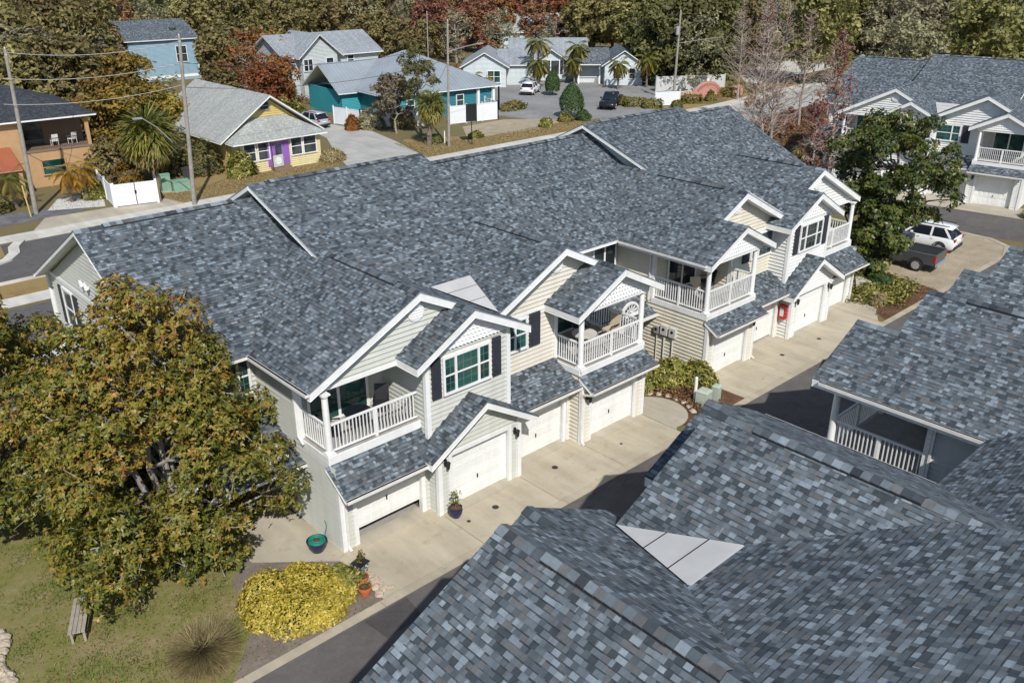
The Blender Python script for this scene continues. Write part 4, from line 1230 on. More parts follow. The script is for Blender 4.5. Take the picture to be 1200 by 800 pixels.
# low brown ground cover and dead leaves in the beds
def scatter_poly(poly, n, rng):
    P = np.array(poly); lo, hi = P.min(0), P.max(0); out = []
    while len(out) < n:
        q = rng.uniform(lo, hi, (n*2, 2)); ins = np.zeros(len(q), bool)
        for i in range(len(P)):
            a, b = P[i], P[(i+1) % len(P)]
            c = ((a[1] > q[:, 1]) != (b[1] > q[:, 1])) & (q[:, 0] < (b[0]-a[0])*(q[:, 1]-a[1])/(b[1]-a[1]+1e-12)+a[0])
            ins ^= c
        out += list(q[ins])
    return np.array(out[:n])
def litter(name, poly, n, mat, size, z=.02, hgt=.05):
    P = scatter_poly(poly, n, rng); C = np.column_stack([P, z+rng.uniform(0, hgt, n)])
    V, F = leaf_quads(C, rng.normal(size=(n, 3))*[1, 1, .35], np.array([0, 0, 1.])+.4*rng.normal(size=(n, 3)), size*rng.uniform(.6, 1.4, n), .5*size*np.ones(n))
    tag(fast_mesh(name, V, F, M[mat], rng.uniform(0, 1, n)), kind='stuff')
litter('brown_ground_cover', [(-.4, .9), (2.1, .2), (1.8, -1.3), (.7, -2.15), (-.5, -1.9), (-.15, -.3)], 1800, 'l_dead', .13, .02, .22)
litter('ground_cover', [(15.6, .6), (18.5, 2.4), (21.8, 2.2), (21.2, -1.2), (17.2, -2.0), (16.4, -1.0)], 2600, 'l_shrub', .2, .02, .3)
litter('fallen_leaves', [(-21.4, -2.3), (-16.7, -2.3), (-17.6, 1.2), (-19.5, 1.5), (-25, 4), (-25, 0)], 1500, 'l_dead', .09, .012, .02)
litter('fallen_leaves', [(14.9, -2.1), (21.4, -2.1), (22.4, 2.4), (16.6, 1.6)], 1100, 'l_dead', .12, .015, .03)
litter('fallen_leaves', [(30.5, 2.6), (32.0, 1.1), (32.9, 1.6), (32.9, 3.4), (31.5, 4.4), (30.5, 4.0)], 700, 'l_dead', .12, .02, .05)
# lawn blades, clumped
n = 60000
P = scatter_poly([(-34, -2.5), (-21.8, -2.5), (-20.0, -.6), (-19.6, 1.6), (-18.9, 2.4), (-18.9, 6), (-34, 14)], n, rng)
nx = np.sin(P[:, 0]*2.1+1.3*np.sin(P[:, 1]*1.7))+np.sin(P[:, 1]*2.9+P[:, 0]*.8)+.9*np.sin(P[:, 0]*5.3-P[:, 1]*4.1)
keep = nx+rng.normal(0, .9, n) > -.1
P = P[keep]; nx = nx[keep]
blades('grass', np.column_stack([P, np.full(len(P), .004)]), .10, .02, 'l_grass', rng, .55, rn=.44-.12*nx+rng.normal(0, .2, len(P)))
# round clump of ornamental grass
t = thing('ornamental_grass', 'round straw coloured clump of ornamental grass on the lawn near the alley', 'grass clump', (-21.45, -.75, 0))
n = 6500
a = rng.uniform(0, 2*np.pi, n); el = rng.uniform(0, 1, n)**.7*1.25+.12
D = np.column_stack([np.cos(a)*np.cos(el), np.sin(a)*np.cos(el), np.sin(el)])
C = np.column_stack([np.cos(a)*.1, np.sin(a)*.1, np.full(n, .02)])*rng.uniform(.2, 1.3, (n, 1))
V, F = leaf_quads(C, D, np.array([0, 0, 1.])+.3*rng.normal(size=(n, 3)), rng.uniform(.55, 1.0, n), np.full(n, .018), .55)
fast_mesh('blades', V, F, M['l_straw'], rng.uniform(.1, .9, n), t)

# bed at the right end of the row
for i, (x, y, sx, m, lb) in enumerate((( 16.9, 1.6, 1.3, 'l_shrub', 'low yellow green plant nearest the white corner column at the right end of the row'),
        (18.3, 2.4, 1.7, 'l_green', 'dark green low plant behind the pale stone slab in the bed'),
        (17.8, .3, 1.1, 'l_shrub', 'spiky yellow green plant at the front of the bed beside the curved walk'),
        (19.8, .6, 1.6, 'l_topiary', 'dark clipped shrub in shade beside the pale stone slab'),
        (16.7, -.9, .9, 'l_straw', 'pale strappy plant at the corner of the bed beside the alley'),
        (19.9, 2.0, 1.2, 'l_green', 'green plant under the tree in front of the pickup wheel'))):
    shrub('low_shrub', lb, 'shrub', (x, y, 0), (sx, sx*.9, .6), m, 60+i, n=330, leaf=(.22, .06), group='low plants in the bed under the dark green tree')
shrub('rust_shrub', 'rust brown shrub behind the last balcony at the right end of the row', 'shrub', (20.4, 6.2, 0), (2.2, 2.0, 1.6), 'l_dead', 70, n=700, leaf=(.2, .08))
shrub('hedge_shrub', 'yellow green shrub at the driveway corner of the upper right townhouses', 'shrub', (40.6, -1.2, 0), (1.8, 2.6, 1.2), 'l_yellow', 71, n=800, leaf=(.2, .1))

# bare trees and brush between the row and the upper right building
gb = 'bare trees between the townhouse rows'
bt = [(72.0, 45.6, 12.5, 'tall bare spire shaped tree beside the pink arched wall'), (57.0, 33.5, 13.0, 'tall bare twiggy tree beside the street, left of the small far palms'), (41.5, 22.6, 13.0, 'tall bare grey tree rising just past the roof end, leftmost of its pair'),
      (45.0, 24.0, 13.5, 'bare grey brown tree close beside the tallest bare tree'), (60.5, 30.0, 12.0, 'thin bare tree standing on the verge beside the pale walk'),
      (64.5, 29.0, 9.0, 'bare brown tree in front of the small palms by the road')]
for i, (x, y, h, lb) in enumerate(bt):
    bare_tree('bare_tree', lb, 'tree', (x, y, 0), h, 100+i, group=gb, leafmat='l_red', nleaf=(0, 160, 60, 60, 100, 80, 80)[i], spread=.2)
bare_tree('red_leaf_tree', 'thin tree with rusty red leaves in front of the upper right building', 'tree', (35.2, 12.6, 0), 12.4, 120, leafmat='l_red', nleaf=420, spread=.15)
bare_tree('red_leaf_tree', 'bare trunk with few rusty leaves beside the upper right garages', 'tree', (31.2, 12.0, 0), 8.5, 121, leafmat='l_red', nleaf=260, spread=.15)
for i in range(22):
    x = rng.uniform(24, 74); y = 14+(x-24)*.28+rng.uniform(2.5, 13.5)
    if x < 40 and y < 18: y += 4
    if i == 0:
        bp = bare_tree('brush_thicket', 'bare grey brown brush in the thicket behind the townhouse row', 'brush', (x, y, 0), 3.0, 140, group='bare brush behind the row', form='rec', leafmat='l_red', nleaf=260)
    else:
        dup(bp, (x, y, 0), rng.uniform(0, 6), scale=float(rng.uniform(.6, 1.25)))
litter('leaf_litter', [(24, 16), (33, 13), (50, 20.5), (66, 25), (66, 33), (24, 33)], 14000, 'l_dead', .3, .02, .25)
palm('young_palm', 'small bright green palm in the brown brush behind the row', 'palm', (43.2, 19.2, 0), 1.4, 160, 'l_shrub', 14, 1.3, fan_=True, skirt=.1)
# ------------------------------------------------------------------ houses along the street
M['w_stucco'] = plain('tan_stucco', (0.44, 0.275, 0.14), .9, .08, 2, bump=.15)
M['w_stucco2'] = plain('brown_stucco', (0.21, 0.14, 0.10), .9, .08, 2)
M['w_yellow'] = siding_mat('yellow_siding', (0.54, 0.42, 0.15))
M['w_yellow2'] = siding_mat('pale_yellow_siding', (0.62, 0.54, 0.30))
M['w_purple'] = plain('purple_paint', (0.26, 0.12, 0.42), .5, .08, 2)
M['w_teal'] = siding_mat('teal_siding', (0.03, 0.18, 0.22))
M['w_tealb'] = siding_mat('bright_teal_siding', (0.045, 0.29, 0.33))
M['w_blue'] = siding_mat('pale_blue_siding', (0.25, 0.37, 0.45))
M['w_grey'] = siding_mat('pale_grey_siding2', (0.46, 0.49, 0.48))
M['w_greyb'] = siding_mat('pale_blue_grey_siding', (0.50, 0.55, 0.56))
M['r_terra'] = plain('orange_metal_roof', (0.32, 0.10, 0.05), .5, .12, 1.2)
M['r_metal'] = plain('grey_metal_roof', (0.30, 0.335, 0.36), .45, .10, .5, metal=.15)
M['vinyl'] = plain('white_vinyl', (0.72, 0.74, 0.76), .5, .04, 2)
M['wood_grey'] = plain('weathered_pole_wood', (0.27, 0.245, 0.21), .9, .22, 3, bump=.4, bscale=12)
M['wood_bench'] = plain('weathered_bench_wood', (0.33, 0.29, 0.23), .85, .2, 4, bump=.3)
M['green_box'] = plain('pale_green_box', (0.20, 0.33, 0.24), .6, .1, 3)
M['pale_green'] = plain('pale_grey_green_box', (0.40, 0.45, 0.38), .6, .1, 3)
M['wire'] = plain('black_wire', (0.05, 0.05, 0.05), .6, .05)
M['wire_pale'] = plain('aluminium_wire', (0.42, 0.41, 0.39), .5, .05, metal=.3)
M['pink'] = plain('pink_paint', (0.50, 0.25, 0.20), .7, .10, 2)
M['pink_dark'] = plain('dark_pink_paint', (0.36, 0.13, 0.11), .7, .10, 2)
M['cream'] = plain('cream_paint', (0.66, 0.58, 0.44), .7, .06, 2)
M['tyre'] = plain('tyre_rubber', (0.02, 0.02, 0.021), .85, .1)
M['rim'] = plain('alloy_rim', (0.5, 0.5, 0.51), .35, .05, metal=.6)
M['car_white'] = plain('white_car_paint', (0.74, 0.75, 0.76), .22, .02, spec=.6)
M['car_grey'] = plain('grey_car_paint', (0.085, 0.088, 0.095), .28, .03, spec=.6, metal=.3)
M['car_silver'] = plain('silver_car_paint', (0.48, 0.50, 0.53), .28, .03, spec=.6, metal=.3)
M['car_black'] = plain('black_car_paint', (0.012, 0.013, 0.016), .2, .03, spec=.6)
M['car_glass'] = plain('car_glass', (0.012, 0.016, 0.022), .05, .05, spec=.7)
M['trim_black'] = plain('black_plastic', (0.022, 0.022, 0.024), .6, .1)
M['red_lamp'] = plain('red_tail_lamp', (0.34, 0.015, 0.012), .25, .05)
M['lamp_clear'] = plain('clear_lamp', (0.65, 0.66, 0.66), .15, .05)
M['terracotta'] = plain('terracotta_pot', (0.52, 0.13, 0.05), .8, .1, 6)
M['navy'] = plain('navy_glazed_pot', (0.02, 0.025, 0.065), .25, .1)
M['green_pot'] = plain('green_plastic', (0.012, 0.20, 0.14), .5, .1)
M['rock'] = plain('pale_tan_rock', (0.42, 0.35, 0.26), .9, .25, 5, bump=.5)
M['red_box'] = plain('red_cabinet_paint', (0.45, 0.02, 0.02), .4, .06)
M['meter_grey'] = plain('grey_meter_box', (0.52, 0.52, 0.48), .5, .1, 4)
M['cushion'] = plain('beige_cushion', (0.5, 0.42, 0.31), .9, .1, 5)

def hwin(par, x, y, z, w, h, ax='y', sg=-1, frame='white', glass='glass_dark', mull=1):
    """window on a wall at plane y (ax y) or x (ax x), facing sg"""
    def B(mb, u0, u1, d0, d1, za, zb):
        d0 = d0+.062 if d0 else 0; d1 += .062
        if ax == 'y': mb.box(u0, u1, y+sg*d0, y+sg*d1, za, zb)
        else: mb.box(x+sg*d0, x+sg*d1, u0, u1, za, zb)
    c = x if ax == 'y' else y
    mb = MB(); t = .09
    B(mb, c-w/2-t, c+w/2+t, 0, .07, z+h, z+h+t); B(mb, c-w/2-t, c+w/2+t, 0, .08, z-t, z)
    B(mb, c-w/2-t, c-w/2, 0, .07, z, z+h); B(mb, c+w/2, c+w/2+t, 0, .07, z, z+h)
    B(mb, c-w/2, c+w/2, .02, .055, z+h/2-.03, z+h/2+.03)
    for i in range(1, mull): B(mb, c-w/2+w*i/mull-.04, c-w/2+w*i/mull+.04, .02, .06, z, z+h)
    f = mb.build('window', M[frame], par)
    g = MB(); B(g, c-w/2, c+w/2, .01, .025, z, z+h); g.build('pane', M[glass], f)
    return f

def hwalls(par, x0, x1, y0, y1, h, mat, gable=None, ridge=0, ov=.45, name='wall'):
    mb = MB()
    def S(poly, o, a, n): siding(mb, poly, o, a, n)
    if gable == 'y':
        xm = (x0+x1)/2
        S([(x0, 0), (x1, 0), (x1, h), (xm, ridge-.12), (x0, h)], (0, y0, 0), (1, 0, 0), (0, -1, 0)); S([(x0, 0), (x1, 0), (x1, h), (xm, ridge-.12), (x0, h)], (0, y1, 0), (1, 0, 0), (0, 1, 0))
    else:
        S([(x0, 0), (x1, 0), (x1, h), (x0, h)], (0, y0, 0), (1, 0, 0), (0, -1, 0)); S([(x0, 0), (x1, 0), (x1, h), (x0, h)], (0, y1, 0), (1, 0, 0), (0, 1, 0))
    if gable == 'x':
        ym = (y0+y1)/2
        P = [(y0, 0), (y1, 0), (y1, h), (ym, ridge-.12), (y0, h)]
    else:
        P = [(y0, 0), (y1, 0), (y1, h), (y0, h)]
    S(P, (x0, 0, 0), (0, 1, 0), (-1, 0, 0)); S(P, (x1, 0, 0), (0, 1, 0), (1, 0, 0))
    return mb.build(name, M[mat], par)

def hroof(par, x0, x1, y0, y1, ez, rz_, mat, kind, ov=.45, t=.16, hipl=None, name='roof', seams=False):
    mb = MB(); X0, X1, Y0, Y1 = x0-ov, x1+ov, y0-ov, y1+ov
    xm, ym = (x0+x1)/2, (y0+y1)/2
    if kind == 'y':
        e = ez-(rz_-ez)*ov/((x1-x0)/2)
        faces = [[(X0, Y0, e), (xm, Y0, rz_), (xm, Y1, rz_), (X0, Y1, e)], [(X1, Y0, e), (xm, Y0, rz_), (xm, Y1, rz_), (X1, Y1, e)]]
    elif kind == 'x':
        e = ez-(rz_-ez)*ov/((y1-y0)/2)
        faces = [[(X0, Y0, e), (X0, ym, rz_), (X1, ym, rz_), (X1, Y0, e)], [(X0, Y1, e), (X0, ym, rz_), (X1, ym, rz_), (X1, Y1, e)]]
    else:
        e = ez-.1
        w, d = X1-X0, Y1-Y0
        if w > d:
            a, b = (X0+d/2, ym), (X1-d/2, ym)
            faces = [[(X0, Y0, e), (X1, Y0, e), (*b, rz_), (*a, rz_)], [(X0, Y1, e), (X1, Y1, e), (*b, rz_), (*a, rz_)], [(X0, Y0, e), (X0, Y1, e), (*a, rz_)], [(X1, Y0, e), (X1, Y1, e), (*b, rz_)]]
        else:
            a, b = (xm, Y0+w/2), (xm, Y1-w/2)
            faces = [[(X0, Y0, e), (X0, Y1, e), (*b, rz_), (*a, rz_)], [(X1, Y0, e), (X1, Y1, e), (*b, rz_), (*a, rz_)], [(X0, Y0, e), (X1, Y0, e), (*a, rz_)], [(X0, Y1, e), (X1, Y1, e), (*b, rz_)]]
    for i, f in enumerate(faces): roof_slab(mb, f, t=t, off=3.1*i)
    r = mb.build(name, [M[mat], M['white']], par)
    if seams:                                             # standing seams of a metal roof, clipped to each plane
        sm = MB()
        for f in faces:
            P = [Vector(p) for p in f]
            n = (P[1]-P[0]).cross(P[2]-P[0]).normalized()
            if n.z < 0: n = -n
            s = (Vector((0, 0, 1))-n*n.z).normalized(); u = s.cross(n)
            U = [(p.dot(u), p.dot(s)) for p in P]; dn = P[0].dot(n)
            k = min(q[0] for q in U)+.25
            while k < max(q[0] for q in U)-.1:
                hits = []
                for i in range(len(U)):
                    (ax, ay), (bx, by) = U[i], U[(i+1) % len(U)]
                    if (ax-k)*(bx-k) < 0: hits.append(ay+(by-ay)*(k-ax)/(bx-ax))
                if len(hits) >= 2 and max(hits)-min(hits) > .2:
                    a = u*k+s*min(hits)+n*(dn+.015); b = u*k+s*max(hits)+n*(dn+.015)
                    sm.beam(a, b, .04, .04, up=n)
                k += .5
        sm.build('roof_seams', M[mat], r)
    return r

# tan stucco house with the upper balcony
h = thing('stucco_house', 'tan stucco house with charcoal hip roof and an upper balcony at the left edge', 'house', (-8.2, 58.2, 0), R(-3))
mb = MB(); mb.box(-9, 4.5, 0, 11, 0, 2.9); mb.box(-9, -.9, 0, 11, 2.9, 5.5); mb.box(-.9, 4.5, 2.6, 11, 2.9, 5.5); mb.build('wall', M['w_stucco'], h)
mb = MB(); mb.box(-.88, 4.48, 2.55, 2.595, 2.95, 5.45); mb.build('balcony_wall', M['w_stucco2'], h)
hroof(h, -9, 4.5, 0, 11, 5.6, 7.9, 'shingle_dark', 'hip', .55)
mb = MB(); mb.box(-.9, 4.5, -.06, 2.6, 2.82, 2.96); mb.build('balcony_floor', M['w_stucco2'], h)
for x in (-.75, 4.3): mb = MB(); mb.box(x-.14, x+.14, 0, .28, 2.96, 5.5); mb.build('column', M['w_stucco'], h)
mb = MB(); mb.beam((-.6, .1, 3.75), (4.2, .1, 3.75), .06, .05)
for i in range(34): mb.box(-.55+i*.142, -.535+i*.142, .09, .11, 2.98, 3.72)
mb.build('balcony_railing', M['black'], h)
mb = MB(); mb.box(-.3, 1.4, 2.50, 2.55, 2.98, 5.2); mb.build('sliding_door', M['glass_dark'], h)
hwin(h, 1.2, 0, 1.0, 1.7, 1.1, frame='w_stucco', glass='glass'); hwin(h, -4, 0, 3.6, 1.2, 1.3)
mb = MB(); roof_slab(mb, [(-9.4, -3.2, 2.3), (-1.7, -3.2, 2.3), (-1.7, -.05, 3.5), (-9.4, -.05, 3.5)], t=.12); mb.build('porch_roof', [M['r_terra'], M['w_stucco']], h)
for x in (-1.9, -5.0, -8.6): mb = MB(); mb.box(x-.15, x+.15, -3.0, -2.7, 0, 2.25); mb.build('porch_post', M['w_stucco'], h)
mb = MB(); mb.tube((-2.4, 3, 6.3), (-2.4, 3, 7.6), .16, .16, 10); mb.tube((-2.4, 3, 7.5), (-2.4, 3, 7.75), .26, .1, 10); mb.build('chimney', M['steel'], h)

# yellow bungalow
h = thing('bungalow', 'yellow bungalow with pale grey gable roof and a purple entrance', 'house', (9.4, 52.3, 0), 0)
hwalls(h, -4.0, 4.3, 0, 13.5, 2.95, 'w_yellow', 'y', 6.1)
hroof(h, -4.1, 4.4, 0, 13.4, 3.35, 6.25, 'shingle_pale', 'y', .8)
hwalls(h, -3.6, 4.2, -1.5, -.02, 2.6, 'w_yellow2', name='porch_wall')
mb = MB()
for f in ([(-4.4, -2.1, 2.75), (4.7, -2.1, 2.75), (1.7, -.02, 4.4), (-1.6, -.02, 4.4)], [(-4.4, -2.1, 2.75), (-4.4, -.02, 2.75), (-1.6, -.02, 4.4)], [(4.7, -2.1, 2.75), (4.7, -.02, 2.75), (1.7, -.02, 4.4)]): roof_slab(mb, f, t=.15)
mb.build('porch_roof', [M['shingle_pale'], M['white']], h)
for x, w in ((-2.75, 1.0), (-1.45, 1.0), (1.75, 1.0), (3.1, 1.2)): hwin(h, x, -1.5, 1.05, w, 1.45)
hwin(h, -.15, 0, 5.0, .8, .6, frame='wood_grey')
mb = MB(); mb.box(-.55, .45, -1.6, -1.51, .35, 2.35); d = mb.build('front_door', M['w_purple'], h)
g = MB(); g.box(-.35, .25, -1.615, -1.6, 1.1, 2.1); g.build('pane', M['glass_dark'], d)
for x in (-.85, .75): mb = MB(); mb.box(x-.26, x+.26, -1.59, -1.505, .3, 2.4); mb.build('door_panel', M['w_purple'], h)
mb = MB()
for i in range(3): mb.box(-.9, .8, -2.5+.32*i, -1.5, .0+.14*i, .14+.14*i)
mb.build('steps', M['w_stucco2'], h)

# teal building with the metal roof
h = thing('metal_roof_building', 'long teal building with a grey metal hip roof behind white fences', 'building', (37.5, 69.8, 0), R(-6))
hwalls(h, -7.0, 7.4, -7.6, 8, 2.9, 'w_teal')
hroof(h, -7.0, 7.4, -7.6, 8, 3.05, 6.7, 'r_metal', 'hip', .7, seams=True)
hroof(h, -9.5, -2, -1, 8, 3.02, 5.6, 'r_metal', 'x', .5, seams=True, name='wing_roof')
hwalls(h, -9.4, -7.02, -.9, 7.9, 2.85, 'w_tealb', name='wing_wall')
mb = MB(); siding(mb, [(-7.0, 0.0), (-2.2, 0.0), (-2.2, 2.88), (-7.0, 2.88)], (0, -7.64, 0), (1, 0, 0), (0, -1, 0)); mb.build('wall', M['w_tealb'], h)
for x in (-6.2, -4.2, -1.2, 2.5): hwin(h, x, -7.65, 1.0, .9, 1.2)
for x in (5.0, 7.2):
    mb = MB(); mb.box(x-.16, x+.16, -7.98, -7.68, 0, 2.85); mb.build('column', M['white'], h)
for x, y in ((7.85, -8.1), (7.85, -5), (7.85, -2)):
    mb = MB(); mb.box(x-.08, x+.08, y-.08, y+.08, 0, 2.9); mb.build('porch_post', M['black'], h)

# two storey grey house behind it
h = thing('grey_house', 'two storey pale grey house behind the teal building', 'house', (37.6, 90.5, 0), R(-2))
hwalls(h, -7, 7, -4.2, 5, 5.3, 'w_grey', 'x', 7.4)
hroof(h, -7, 7, -4.2, 5, 5.4, 7.6, 'shingle_grey', 'x', .6)
hroof(h, -5.4, .2, -5.4, 2, 5.5, 7.9, 'shingle_grey', 'y', .5, name='gable_roof'); hwalls(h, -5.2, 0, -5.3, -4.25, 5.4, 'w_grey', 'y', 7.6, name='gable_wall')
hwin(h, -4.4, -5.34, 3.4, 1.2, 1.4, mull=2); hwin(h, -1.2, -5.34, 3.4, 1.0, 1.4); hwin(h, 2.6, -4.24, 3.8, .9, 1.0)

# blue house
h = thing('blue_house', 'tall pale blue house with dark grey roof among the oaks', 'house', (26.2, 115, 0), R(-4))
hwalls(h, -5, 5, 0, 12, 6.0, 'w_blue'); hroof(h, -5, 5, 0, 12, 6.1, 8.3, 'shingle', 'x', .5)
hwin(h, 2.6, 0, 2.6, 1.5, 2.2, mull=1)
mb = MB(); mb.box(4.9, 5.1, -.085, .12, 0, 6.0); mb.build('corner_board', M['white'], h); mb = MB(); mb.box(-5, 4.89, -.08, -.005, .35, .75); mb.build('trim_band', M['white'], h)
mb = MB(); mb.box(1.9, 2.9, 3.0, 3.05, 7.05, 7.8) if 0 else mb.box(2.2, 3.0, 2.1, 2.9, 6.9, 7.25); mb.build('skylight', M['glass_dark'], h)

# three cottages round the parking lot
h = thing('cottage', 'pale grey cottage with a front gable left of the palms, beyond the parking lot', 'house', (55.9, 76.7, 0), R(-44), 'cottages round the parking lot')
hwalls(h, -3.0, 3.0, 0, 10, 2.95, 'w_greyb', 'y', 4.5); hroof(h, -3.0, 3.0, 0, 10, 3.05, 4.75, 'shingle_grey', 'y', .5)
hroof(h, 2.0, 6.5, 2.5, 9.5, 3.0, 4.6, 'shingle_grey', 'x', .4, name='wing_roof'); hwalls(h, 3.02, 6.4, 2.6, 9.4, 2.9, 'w_greyb', 'x', 4.4, name='wing_wall')
hwin(h, 1.3, -.03, .7, 1.7, 1.5, glass='glass', mull=2)
h = thing('cottage', 'pale grey cottage with a wide side gabled roof and dark porch, behind the tall palms', 'house', (68.2, 76.4, 0), R(-43), 'cottages round the parking lot')
hwalls(h, -5.6, 5.6, 0, 8, 3.2, 'w_greyb', 'x', 5.4); hroof(h, -5.6, 5.6, 0, 8, 3.3, 5.6, 'shingle_grey', 'x', .4)
hroof(h, -1.6, 2.4, -1.4, 3, 3.2, 4.5, 'shingle_grey', 'y', .4, name='porch_gable'); hwalls(h, -1.5, 2.3, -1.2, -1.0, 3.2, 'w_greyb', 'y', 4.4, name='porch_front')
mb = MB(); mb.box(-1.3, 2.1, -1.28, -1.2, .9, 2.8); mb.build('porch_screen', M['glass_dark'], h)
for x in (-.9, .3, 1.6): mb = MB(); mb.box(x-.07, x+.07, -1.34, -1.281, .5, 3.0); mb.build('column', M['white'], h)
h = thing('cottage', 'pale blue grey cottage with porch and dark shingle roof, nearest the black pickup', 'house', (71.6, 64.6, 0), R(-43), 'cottages round the parking lot')
hwalls(h, -2.7, 2.7, 0, 9, 2.95, 'w_greyb', 'y', 4.5); hroof(h, -2.7, 2.7, 0, 9, 3.05, 4.8, 'shingle', 'y', .5)
hroof(h, -6.6, -2.2, 1.2, 8, 3.0, 4.7, 'shingle', 'x', .4, name='wing_roof'); hwalls(h, -6.4, -2.72, 3.0, 7.9, 2.9, 'w_greyb', 'x', 4.5, name='wing_wall')
for x in (-6.3, -3.3): mb = MB(); mb.box(x-.1, x+.1, 1.2, 1.4, 0, 2.85); mb.build('column', M['white'], h)
mb = MB(); mb.beam((-6.2, 1.3, 1.0), (-3.4, 1.3, 1.0), .07, .06)
for i in range(18): mb.box(-6.1+i*.155, -6.06+i*.155, 1.28, 1.32, .1, 1.0)
mb.build('porch_railing', M['white'], h)
hwin(h, -.9, -.03, .9, 1.0, 1.4); hwin(h, 1.2, -.03, .9, .8, 1.4)
# pale roofs far off among the trees
for i, (x, y, wd, dp, ez, rz_, wm, rm, lb, rot) in enumerate(((96, 104, 18, 9, 4.0, 6.5, 'w_greyb', 'shingle_pale', 'low pale building glimpsed through the red trees', -30), (150, 96, 20, 10, 4.5, 7, 'w_blue', 'r_metal', 'far blue walled building at the top edge right of centre', -40),
        (122, 80, 14, 9, 4.0, 6.2, 'cream', 'shingle_pale', 'far cream building beyond the pale lot', -30), (176, 66, 14, 10, 4.0, 6.6, 'cream', 'r_terra', 'far cream house with orange roof behind the upper right townhouses', -30))):
    hh = thing('far_building', lb, 'building', (x, y, 0), R(rot))
    hwalls(hh, -wd/2, wd/2, 0, dp, ez, wm if wm != 'cream' else 'w_yellow2', 'x', rz_); hroof(hh, -wd/2, wd/2, 0, dp, ez+.1, rz_+.2, rm, 'x', .6)
    for q in (-.3, 0, .3): hwin(hh, q*wd, 0, 1.2, 1.3, 1.4)

# ------------------------------------------------------------------ fences and signs
def panel_fence(name, label, pts, ht, mat='vinyl', group=None, step=2.4, cat='fence'):
    root = thing(name, label, cat, (pts[0][0], pts[0][1], 0), 0, group)
    o = Vector((pts[0][0], pts[0][1], 0))
    for a, b in zip(pts[:-1], pts[1:]):
        a, b = Vector((*a, 0))-o, Vector((*b, 0))-o
        L = (b-a).length; n = max(1, round(L/step))
        for i in range(n):
            p, q = a+(b-a)*i/n, a+(b-a)*(i+1)/n
            mb = MB(); d = (q-p).normalized()
            k = max(2, int((q-p).length/.18))
            for j in range(k):
                u, v = p+(q-p)*(j/k)+d*.004, p+(q-p)*((j+1)/k)-d*.004
                mb.beam(u+Vector((0, 0, ht/2+.03)), v+Vector((0, 0, ht/2+.03)), .03, ht-.16)
            mb.beam(p+Vector((0, 0, ht-.06)), q+Vector((0, 0, ht-.06)), .06, .09); mb.beam(p+Vector((0, 0, .1)), q+Vector((0, 0, .1)), .06, .09)
            mb.build('fence_panel', M[mat], root)
        for i in range(n+1):
            p = a+(b-a)*i/n; mb = MB(); mb.box(p.x-.06, p.x+.06, p.y-.06, p.y+.06, 0, ht+.08); mb.box(p.x-.08, p.x+.08, p.y-.08, p.y+.08, ht+.08, ht+.12); mb.build('post', M[mat], root)
    return root
panel_fence('white_fence', 'white vinyl fence in front of the teal building, right of the pole', [(33.9, 57.2), (39.9, 56.0), (41.0, 59.5)], 2.0)
panel_fence('white_fence', 'shaded white fence behind the shrubs on the left of the teal building', [(24.8, 66.5), (25.6, 62.4), (31.2, 58.6)], 1.9)
panel_fence('white_fence', 'white fence return beside the palm and the white gate', [(-6.2, 47.7), (-5.3, 53.2)], 1.7)
g = thing('white_gate', 'white double gate with black latch beside the stucco house', 'gate', (-6.1, 47.6, 0), R(-13.5))
for x0 in (0.08, 1.54):
    mb = MB()
    for j in range(7): mb.box(x0+j*.2, x0+j*.2+.19, -.02, .02, .12, 1.62)
    mb.box(x0, x0+1.4, -.04, .04, 1.60, 1.72); mb.box(x0, x0+1.4, -.04, .04, .08, .2)
    mb.build('gate_leaf', M['vinyl'], g)
for x in (0, 3.02): mb = MB(); mb.box(x-.08, x+.08, -.08, .08, 0, 1.85); mb.build('post', M['vinyl'], g)
mb = MB(); mb.box(1.44, 1.58, -.07, -.03, .9, 1.15); mb.build('latch', M['black'], g)
panel_fence('board_fence', 'short brown board fence beside the white gate', [(-3.0, 46.9), (-2.2, 49.6)], 1.7, 'w_stucco2')
panel_fence('white_fence', 'white fence painted grey for its shade, behind the pink arched wall', [(69.8, 57.2), (78.5, 52.2)], 2.0, 'meter_grey')  # white fence, its shade put into the grey colour
panel_fence('white_fence', 'short white fence panel beside the car park hedge and the pole', [(60.2, 49.6), (63.0, 48.0)], 1.7, step=3.3)
panel_fence('grey_screen', 'grey screen panel behind the parked white car', [(31.6, 4.8), (34.0, 5.4)], 1.9, 'meter_grey', step=3, cat='screen')
# pink arched wall
pw = thing('arched_wall', 'low pink and cream wall with a big arch, beside the street', 'wall', (64.6, 49.2, 0), R(-6))
mb = MB(); n = 24
for i in range(n):
    a0, a1 = math.pi*i/n, math.pi*(i+1)/n
    P = [(5.0+2.9*math.cos(a), 2.2*math.sin(a)) for a in (a0, a1)]; Q = [(5.0+2.1*math.cos(a), 1.5*math.sin(a)) for a in (a0, a1)]
    mb.hexa([(Q[0][0], -.14, Q[0][1]), (P[0][0], -.14, P[0][1]), (P[0][0], .14, P[0][1]), (Q[0][0], .14, Q[0][1]), (Q[1][0], -.14, Q[1][1]), (P[1][0], -.14, P[1][1]), (P[1][0], .14, P[1][1]), (Q[1][0], .14, Q[1][1])])
mb.build('arch_band', M['pink'], pw)
mb = MB()
for i in range(5, 20):
    a = math.pi*i/25
    mb.beam((5.0+2.35*math.cos(a), -.17, 1.72*math.sin(a)), (5.0+2.7*math.cos(a), -.17, 2.02*math.sin(a)), .12+.08*(i % 2), .06, up=(0, 1, 0))
mb.build('arch_studs', M['pink_dark'], pw)
mb = MB()
